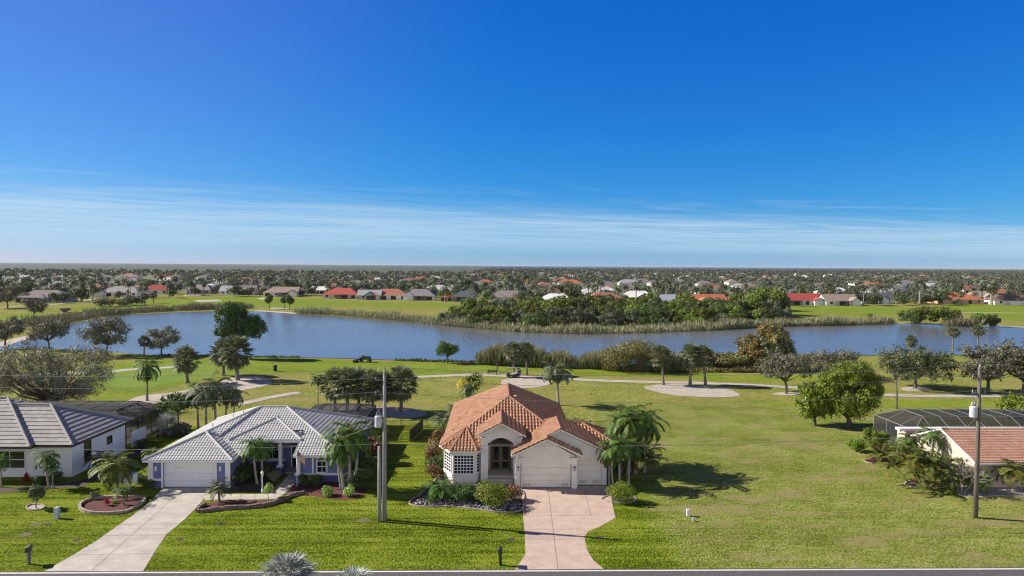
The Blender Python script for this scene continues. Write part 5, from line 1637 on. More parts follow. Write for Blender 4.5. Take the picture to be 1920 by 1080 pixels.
def frond(rs, L, e0, droop, ll, lw, pairs, base=(0, 0, 0), az=0.0, hang=.5, vee=.25):
    """feather frond: arching midrib with leaflets on both sides; returns quads"""
    n = 9
    pts, d = [np.zeros(3)], e0
    for i in range(n):
        d2 = e0 - droop * ((i + 1) / n) ** 1.3
        pts.append(pts[-1] + np.array([math.cos(d2), 0, math.sin(d2)]) * L / n)
    pts = np.array(pts)
    C_, U, V = [], [], []
    for i in range(n):
        a, b = pts[i], pts[i + 1]
        C_.append((a + b) / 2); U.append((b - a) * .55); V.append(np.array([0, .028 * (1 - i / n) + .012, 0]))
    for j in range(pairs):
        t = .14 + .86 * (j + .5) / pairs
        q = t * n; i = min(int(q), n - 1); p = pts[i] + (pts[i + 1] - pts[i]) * (q - i)
        tg = (pts[i + 1] - pts[i]); tg = tg / np.linalg.norm(tg)
        l = ll * (math.sin(math.pi * min(1, .12 + t * .88)) ** .55) * rs.uniform(.85, 1.1) * (1 - .25 * t)
        for sd in (-1, 1):
            dr = np.array([tg[0] * .55, sd * .85, tg[2] * .55 + vee - hang * rs.uniform(.7, 1.3)])
            dr /= np.linalg.norm(dr)
            w = np.cross(dr, np.array([0, 0, 1.0]) + tg * .5); w /= (np.linalg.norm(w) + 1e-6)
            C_.append(p + dr * l * .5); U.append(dr * l * .5); V.append(w * lw * .5)
    C_, U, V = np.array(C_), np.array(U), np.array(V)
    ca, sa = math.cos(az), math.sin(az)
    Rm = np.array([[ca, -sa, 0], [sa, ca, 0], [0, 0, 1]])
    return C_ @ Rm.T + np.array(base), U @ Rm.T, V @ Rm.T


def feather_crown(seed, n, L, ll, lw, pairs, top, emax=80, emin=-25, droop=75, hang=.5, vee=.25):
    rs = np.random.default_rng(seed)
    A, B, D = [], [], []
    for i in range(n):
        t = (i + .5) / n
        e = R(emax + (emin - emax) * t ** .9 + rs.uniform(-6, 6))
        c, u, v = frond(rs, L * rs.uniform(.85, 1.1) * (.8 + .2 * math.sin(math.pi * t)), e, R(droop * rs.uniform(.8, 1.2)), ll, lw, pairs, top, i * 2.39996 + rs.uniform(-.25, .25), hang, vee)
        A.append(c); B.append(u); D.append(v)
    return quads(np.concatenate(A), np.concatenate(B), np.concatenate(D))


def palm_trunk(h, r, lean=(0, 0), curve=.0, swell=0.0, seed=0):
    mb = MB()
    n = 9
    pts, rad = [], []
    for i in range(n + 1):
        t = i / n
        pts.append((lean[0] * t + curve * math.sin(math.pi * t), lean[1] * t, h * t - .05 * (1 - t)))
        rad.append(r * (1.35 - .5 * t if t < .12 else 1.05 - .28 * t) * (1 + swell * math.sin(math.pi * t)))
    mb.tube(pts, rad, 10)
    return mb


def b_feather(seed, h, r, n, L, ll, lw, pairs, leaf='lf_palm', bark='palmbark', lean=(0, 0), curve=0., shaft=0., spear=0., **kw):
    def f(t):
        mb = palm_trunk(h, r, lean, curve)
        mb.build('trunk', M[bark], t, smooth=True)
        top = (lean[0], lean[1], h)
        if shaft:
            s = MB(); s.tube([top, (lean[0], lean[1], h + shaft * .5), (lean[0], lean[1], h + shaft)], [r * .85, r * .75, r * .4], 8); s.build('crownshaft', M['shaft'], t, smooth=True)
            top = (lean[0], lean[1], h + shaft * .9)
        v, fc = feather_crown(seed, n, L, ll, lw, pairs, top, **kw)
        mesh_obj('crown', v, fc, M[leaf], t)
        if spear:
            s = MB(); s.tube([top, (top[0], top[1], top[2] + spear)], [.05, .015], 5); s.build('spear_leaf', M['shaft'], t)
    return f


def fan_crown(seed, n, rp, rf, segs, top, emax=88, emin=-62, lw=.16, droop=.32, span=260):
    """ball of fan leaves: petioles rp long, blades of narrow segments rf long"""
    rs = np.random.default_rng(seed)
    Cc, U, V = [], [], []
    for i in range(n):
        t = (i + .5) / n
        e = R(emax + (emin - emax) * t + rs.uniform(-8, 8)); az = i * 2.39996 + rs.uniform(-.2, .2)
        d = np.array([math.cos(e) * math.cos(az), math.cos(e) * math.sin(az), math.sin(e)])
        side = np.array([-math.sin(az), math.cos(az), 0]); up = np.cross(d, side)
        p = np.array(top) + d * rp * rs.uniform(.75, 1.1)
        Cc.append((np.array(top) + p) / 2); U.append((p - np.array(top)) / 2); V.append(side * .03)
        for k in range(segs):
            a = R(-span / 2 + span * (k + .5) / segs)
            dr = d * math.cos(a) + side * math.sin(a) + up * (-.15 + rs.uniform(-.15, .15))
            dr[2] -= droop * rs.uniform(.6, 1.3)
            dr /= np.linalg.norm(dr)
            l = rf * rs.uniform(.8, 1.1) * (.8 + .2 * math.cos(a))
            w = np.cross(dr, up + rs.normal(size=3) * .4); w /= (np.linalg.norm(w) + 1e-6)
            Cc.append(p + dr * l * .5); U.append(dr * l * .5); V.append(w * lw * .5)
    return quads(np.array(Cc), np.array(U), np.array(V))


def b_sabal(seed, h, r=.2, n=46, rp=1.0, rf=1.0, leaf='lf_sabal', lean=(0, 0), dead=18, bark='palmbark'):
    def f(t):
        palm_trunk(h, r, lean).build('trunk', M[bark], t, smooth=True)
        top = (lean[0], lean[1], h)
        v, fc = fan_crown(seed, n, rp, rf, 13, top)
        mesh_obj('crown', v, fc, M[leaf], t)
        if dead:
            v, fc = fan_crown(seed + 5, dead, rp * .65, rf * .85, 10, (top[0], top[1], top[2] - .15), emax=-40, emin=-85, droop=1.2)
            mesh_obj('dead_fronds', v, fc, M['lf_dead'], t)
    return f


def b_shrub(seed, rx, ry, h, leaf, n=1500, size=.14, nl=5, lobe=.62, stems=True, z0=.05):
    def f(t):
        rs = np.random.default_rng(seed)
        lobes = crown_lobes(rs, rx, ry, z0, h, nl, lobe)
        v, fc = lobe_leaves(rs, lobes, n, size, .6, .6, .35, .0)
        v[:, 2] = np.maximum(v[:, 2], .01)
        mesh_obj('leaves', v, fc, M[leaf], t)
        if stems:
            mb = MB()
            for k in range(5):
                a = 1.257 * k; mb.tube([(0.08 * math.cos(a), .08 * math.sin(a), -.03), (rx * .5 * math.cos(a), ry * .5 * math.sin(a), h * .6)], [.03, .012], 5)
            mb.build('stem', M['bark'], t)
    return f


def b_spiky(seed, n, L, lw, leaf, e0=80, e1=5, droop=30, trunk=0.0, pairs=16, ll=.35):
    """low cycad or pygmy palm: stiff feather leaves from a short stem"""
    def f(t):
        if trunk: palm_trunk(trunk, .10).build('trunk', M['palmbark'], t, smooth=True)
        v, fc = feather_crown(seed, n, L, ll, lw, pairs, (0, 0, trunk), e0, e1, droop, hang=.25, vee=.3)
        mesh_obj('crown', v, fc, M[leaf], t)
    return f


# ---- prototypes: key -> (name, category, builder, its own height)
def kinds():
    K = {}
    for i in range(3):
        K['sabal%d' % i] = ('fan_palm', 'palm tree', b_sabal(10 + i, 4.4, .19, 84 + 4 * i, 1.3, .85, lean=((.0, 0), (.35, .1), (-.25, 0))[i], dead=14), 6.5)
    for i in range(3):
        K['sabalshort%d' % i] = ('fan_palm', 'palm tree', b_sabal(16 + i, 3.6, .22, 120, 1.65, .95, lean=((.0, 0), (.25, .1), (-.2, 0))[i], dead=16), 6.3)
    K['sabaltall'] = ('fan_palm', 'palm tree', b_sabal(21, 7.0, .17, 48, 1.05, 1.0, dead=6), 9.0)
    for i in range(3):
        K['xmas%d' % i] = ('feather_palm', 'palm tree', b_feather(30 + i, 3.4, .11, 18, 2.25, .66, .075, 28, leaf='lf_palm', bark='palmpale', lean=((.25, .05), (-.3, 0), (.05, .1))[i], curve=(.12, -.1, .05)[i], shaft=.55, droop=100, hang=.60, vee=.12, emax=84, emin=-28), 5.3)
    for i in range(2):
        K['queen%d' % i] = ('queen_palm', 'palm tree', b_feather(40 + i, 6.0, .16, 24, 3.3, .95, .09, 30, leaf='lf_palmgrey', bark='palmpale', lean=((.15, 0), (-.2, .1))[i], droop=98, emin=-55, emax=86, hang=.85, vee=.1), 8.0)
    K['queenweep'] = ('queen_palm', 'palm tree', b_feather(44, 5.6, .15, 34, 3.1, .8, .11, 28, leaf='lf_palm', bark='palmbark', lean=(.1, 0), droop=105, emin=-85, emax=88, hang=.8), 8.2)
    K['coco'] = ('feather_palm', 'palm tree', b_feather(46, 7.4, .17, 20, 2.7, .8, .16, 22, leaf='lf_dark', bark='palmpale', droop=95, emin=-15, spear=1.6, hang=.6), 9.6)
    K['areca'] = ('areca_palm', 'palm', b_areca(50), 4.6)
    for i in range(3):
        K['oak%d' % i] = ('oak_tree', 'tree', b_tree(lambda i=i: tree_data(60 + i, 4.4, 1.5, 7.2, .22, nl=15 + i, leaves=6400, size=.34, lobe=.36, clump=.05, aspect=.5), 'lf_oak'), 7.2)
    K['bigoak'] = ('oak_tree', 'tree', b_tree(lambda: tree_data(70, 8.2, .9, 10.4, .34, nl=44, leaves=26000, size=.24, lobe=.24, clump=.05, roots=5, spread=.7, aspect=.5, ry=7), 'lf_bigoak'), 10.4)
    K['oakgreen'] = ('oak_tree', 'tree', b_tree(lambda: tree_data(72, 5.2, 1.3, 7.4, .26, nl=18, leaves=9000, size=.36, lobe=.40, clump=.04), 'lf_oakgreen'), 7.4)
    K['flatoak'] = ('bushy_oak', 'tree', b_tree(lambda: tree_data(74, 6.5, .5, 5.6, .16, nl=12, leaves=6000, size=.36, lobe=.36, clump=.05, roots=4, spread=.8), 'lf_oak'), 5.6)
    K['ficus'] = ('ficus_tree', 'tree', b_tree(lambda: tree_data(76, 5.4, 1.0, 9.6, .5, nl=34, leaves=26000, size=.36, lobe=.33, shell=.62, clump=.05, h0=1.6), 'lf_bright'), 9.7)
    K['ficuslow'] = ('ficus_tree', 'tree', b_tree(lambda: tree_data(77, 3.8, .6, 6.4, .3, nl=18, leaves=9000, size=.40, lobe=.36, shell=.6, clump=.04, h0=1.2), 'lf_bright'), 6.5)
    K['broad'] = ('broadleaf_tree', 'tree', b_tree(lambda: broad_data(78), 'lf_dark'), 14.5)
    K['round'] = ('round_tree', 'tree', b_tree(lambda: tree_data(80, 3.0, 1.0, 6.2, .18, nl=11, leaves=5200, size=.34, lobe=.42, shell=.6, clump=.05), 'lf_mid'), 6.2)
    K['lolly'] = ('round_tree', 'tree', b_tree(lambda: tree_data(81, 2.3, 2.6, 7.4, .16, nl=9, leaves=2600, size=.42, lobe=.55, shell=.6, clump=.0), 'lf_dark'), 7.4)
    K['thin'] = ('slender_tree', 'tree', b_tree(lambda: tree_data(82, 2.0, 4.6, 9.4, .13, nl=9, leaves=2200, size=.32, lobe=.36, clump=.05), 'lf_oakgreen'), 9.4)
    K['spread'] = ('spreading_tree', 'tree', b_tree(lambda: tree_data(83, 3.1, 2.4, 4.6, .12, nl=12, leaves=4200, size=.30, lobe=.38, clump=.05, flat=.8), 'lf_dark'), 4.6)
    K['yellow'] = ('flowering_tree', 'tree', b_yellow(84), 5.0)
    K['rusty'] = ('rusty_tree', 'tree', b_rusty(85), 9.8)
    K['tanbush'] = ('lakeside_bush', 'bush', b_tree(lambda: tree_data(86, 6.6, .1, 6.6, .12, nl=20, leaves=17000, size=.38, lobe=.40, shell=.6, clump=.12, roots=5, spread=.8, aspect=.4), 'lf_tanbush'), 6.6)
    K['tanlow'] = ('lakeside_bush', 'bush', b_shrub(87, 3.6, 3.2, 3.6, 'lf_tanbush', 3200, .36, 9, .45), 3.6)
    for i, (lf, rx, hh) in enumerate((('lf_mangrove', 5.2, 6.6), ('lf_mangbright', 4.4, 7.6), ('lf_mangrove', 3.8, 8.2), ('lf_manggrey', 4.6, 6.0), ('lf_mangbright', 5.0, 6.4))):
        K['mang%d' % i] = ('mangrove_bush', 'bush', b_shrub(88 + i * 3, rx, rx * .9, hh, lf, 2600, .62, 14, .36, z0=.1), hh)
    K['scrub'] = ('grey_scrub', 'bush', b_shrub(90, 3.4, 3.0, 2.8, 'lf_oak', 1400, .45, 7, .5), 2.8)
    K['silver'] = ('silver_palm', 'palm', b_silver(91), 3.0)
    K['silverfront'] = ('silver_palm', 'palm', b_silver(92, 3.0, 60, 1.05, 1.05), 5.0)
    K['pygmy'] = ('pygmy_palm', 'palm', b_spiky(93, 26, 1.25, .06, 'lf_palmgrey', trunk=1.1, droop=70, e1=-20), 2.2)
    K['cycad'] = ('cycad', 'plant', b_spiky(94, 34, 1.5, .06, 'lf_palmgrey', trunk=.35, droop=35, e1=0), 1.8)
    K['greencycad'] = ('pygmy_palm', 'palm', b_spiky(95, 40, 1.7, .08, 'lf_palm', trunk=.7, droop=80, e1=-15), 2.3)
    K['hedgeball'] = ('clipped_shrub', 'shrub', b_shrub(96, 1.55, 1.25, 1.75, 'lf_bright', 4200, .13, 9, .58), 1.75)
    K['darkball'] = ('clipped_shrub', 'shrub', b_shrub(97, 1.2, 1.05, 1.5, 'lf_dark', 2600, .13, 8, .58), 1.5)
    K['limeball'] = ('clipped_shrub', 'shrub', b_shrub(98, .55, .55, .75, 'lf_lime', 900, .11, 5, .6), .75)
    K['redshrub'] = ('red_shrub', 'shrub', b_shrub(99, .9, .8, 1.3, 'lf_red', 1300, .14, 7, .5), 1.3)
    K['croton'] = ('croton_shrub', 'shrub', b_shrub(100, 1.1, 1.0, 2.4, 'lf_red', 1900, .2, 9, .42), 2.4)
    K['crotonyel'] = ('croton_shrub', 'shrub', b_spiky(101, 30, 1.9, .10, 'lf_palmyel', trunk=.5, droop=60, e1=5, ll=.5), 2.4)
    K['cordyline'] = ('cordyline', 'plant', b_cordyline(102, 'lf_crimson'), 1.1)
    K['greenplant'] = ('leafy_plant', 'plant', b_cordyline(103, 'lf_lime'), 1.1)
    K['topiary'] = ('young_tree', 'tree', b_tree(lambda: tree_data(104, .72, .5, 2.6, .05, nl=8, leaves=1500, size=.17, lobe=.5, clump=0), 'lf_oakgreen'), 2.6)
    K['bare'] = ('bare_shrub', 'shrub', b_bare(105), 2.8)
    K['sapling'] = ('young_tree', 'tree', b_tree(lambda: tree_data(106, .6, .6, 1.7, .03, nl=5, leaves=260, size=.26, lobe=.55, clump=0), 'lf_lime'), 1.7)
    K['yardpalm'] = ('feather_palm', 'palm tree', b_feather(107, 1.9, .13, 24, 2.1, .62, .11, 22, leaf='lf_palmyel', bark='palmpale', droop=95, emin=-20, hang=.4), 3.6)
    K['smallpalm'] = ('feather_palm', 'palm tree', b_feather(108, 1.1, .07, 14, 1.15, .34, .06, 16, leaf='lf_palm', bark='palmbark', droop=90, emin=-10, hang=.4), 2.0)
    return K


def b_areca(seed):
    def f(t):
        rs = np.random.default_rng(seed)
        mb = MB(); A = []
        b0 = 0; vs, fs = [], []
        for k in range(9):
            a = 2.4 * k; r = .12 + .07 * k; h = rs.uniform(.6, 2.0)
            bx, by = r * math.cos(a), r * math.sin(a)
            tx, ty = bx * 2.6, by * 2.6
            mb.tube([(bx, by, -.03), (bx * 1.6, by * 1.6, h * .5), (tx, ty, h)], [.06, .05, .04], 6)
            v, fc = feather_crown(seed + k, 8, 1.9, .5, .085, 18, (tx, ty, h), 82, 5, 80, .4, .3)
            vs.append(v); fs.append(fc + b0); b0 += len(v)
        mb.build('stem', M['palmpale'], t)
        mesh_obj('fronds', np.concatenate(vs), np.concatenate(fs), M['lf_palmyel'], t)
    return f


def broad_data(seed):
    """tall uneven dark tree leaning right, with separate masses"""
    rs = np.random.default_rng(seed)
    lobes = [(-2.0, 0, 12.6, 2.6, 2.4, 1.7), (.3, .5, 12.2, 2.8, 2.6, 2.0), (-2.6, -.5, 10.6, 2.2, 2.2, 1.6), (1.2, 0, 10.0, 2.7, 2.5, 1.8), (4.3, 0, 9.3, 2.6, 2.4, 1.9), (6.0, .3, 8.0, 2.2, 2.0, 1.7), (3.6, -.3, 7.4, 2.3, 2, 1.4),
             (-3.2, 0, 7.2, 2.3, 2.2, 1.5), (-1.0, .4, 7.9, 2.4, 2.2, 1.6), (5.6, 0, 6.2, 1.7, 1.6, 1.0), (1.4, 0, 6.2, 2.2, 2, 1.3), (-1.6, 0, 5.6, 2, 2, 1.2)]
    tb = limbs(rs, 4.2, .32, lobes)
    v, f = lobe_leaves(rs, lobes, 15000, .46, .55, .6, .3, .035)
    return tb, v, f


def b_yellow(seed):
    def f(t):
        rs = np.random.default_rng(seed)
        lobes = crown_lobes(rs, 2.3, 2.0, 1.4, 5.0, 10, .45)
        limbs(rs, 1.6, .1, lobes).build('trunk', M['bark'], t)
        v, fc = lobe_leaves(rs, [l for l in lobes if l[0] > -.6], 1800, .28, .5, .6, .3, .06); mesh_obj('crown', v, fc, M['lf_dark'], t)
        v, fc = lobe_leaves(rs, [l for l in lobes if l[0] < .9 and l[2] > 2.2], 2200, .24, .65, .7, .3, .07); mesh_obj('blossoms', v, fc, M['lf_yellow'], t)
    return f


def b_rusty(seed):
    def f(t):
        rs = np.random.default_rng(seed)
        lobes = crown_lobes(rs, 6.2, 5.0, .3, 9.6, 20, .34)
        limbs(rs, 2.2, .26, lobes).build('trunk', M['bark'], t)
        v, fc = lobe_leaves(rs, lobes, 11000, .48, .5, .6, .3, .05); mesh_obj('crown', v, fc, M['lf_oakgreen'], t)
        up = [l for l in lobes if l[2] > 6.0] + [l for l in lobes if l[0] < -2.5 and l[2] > 3.6]
        v, fc = lobe_leaves(rs, up, 5200, .42, .8, .7, .3, .05); mesh_obj('rusty_leaves', v, fc, M['lf_orange'], t)
    return f


def b_silver(seed, trunk=.7, n=40, rp=.75, rf=.85):
    def f(t):
        palm_trunk(trunk, .16).build('trunk', M['palmbark'], t, smooth=True)
        v, fc = fan_crown(seed, n, rp, rf, 15, (0, 0, trunk), 88, -25, lw=.09, droop=.12, span=230)
        mesh_obj('crown', v, fc, M['lf_silver'], t)
    return f


def b_cordyline(seed, leaf):
    def f(t):
        rs = np.random.default_rng(seed)
        mb = MB(); mb.tube([(0, 0, -.02), (.03, 0, .45)], [.035, .025], 6); mb.build('stem', M['bark'], t)
        n = 70
        e = rs.uniform(.1, 1.4, n); a = rs.uniform(0, 6.283, n); L_ = rs.uniform(.4, .75, n)
        d = np.stack([np.cos(e) * np.cos(a), np.cos(e) * np.sin(a), np.sin(e)], 1)
        w = np.stack([-np.sin(a), np.cos(a), np.zeros(n)], 1) * .06
        base = np.array([0, 0, .3]) + rs.normal(size=(n, 3)) * np.array([.05, .05, .12])
        v, fc = quads(base + d * L_[:, None] * .5, d * L_[:, None] * .5, w)
        mesh_obj('leaves', v, fc, M[leaf], t)
    return f


def b_bare(seed):
    def f(t):
        rs = np.random.default_rng(seed)
        mb = MB()
        def grow(p, d, L_, r, k):
            q = p + d * L_
            mb.tube([p, q], [r, r * .75], 5)
            if k == 0: return
            for _ in range(3 if k > 1 else 2):
                nd = (d + Vector(rand_unit(rs, 1)[0]) * .75).normalized(); nd.z = abs(nd.z) * .8 + .1
                grow(q, nd.normalized(), L_ * rs.uniform(.65, .9), r * .62, k - 1)
        for k in range(4):
            a = 1.57 * k + .4
            grow(Vector((.1 * math.cos(a), .1 * math.sin(a), -.03)), Vector((.5 * math.cos(a), .5 * math.sin(a), .8)).normalized(), .8, .06, 4)
        mb.build('branches', M['palmpale'], t)
        lobes = crown_lobes(rs, 1.2, 1.0, 1.4, 2.9, 6, .4)
        v, fc = lobe_leaves(rs, lobes, 260, .16, .5, .6, .3, .1); mesh_obj('leaves', v, fc, M['lf_oakgreen'], t)
    return f


K = kinds()


def put(key, px, py, hpx, label, group=None, cat=None, rot=None, name=None, wide=1.0, loc=None):
    """plant of a kind with its foot at photo pixel (px, py), hpx pixels tall"""
    nm, ct, b, h0 = K[key]
    p = G(px, py) if loc is None else Vector(loc)
    s = hpx * PXM(p) / h0
    t = plant(key, b, nm, label, cat or ct, (p.x, p.y, 0), s * wide, (hash_rot(px, py) if rot is None else rot), group, s)
    return t


def hash_rot(a, b): return (a * 12.9898 + b * 78.233) % 6.283


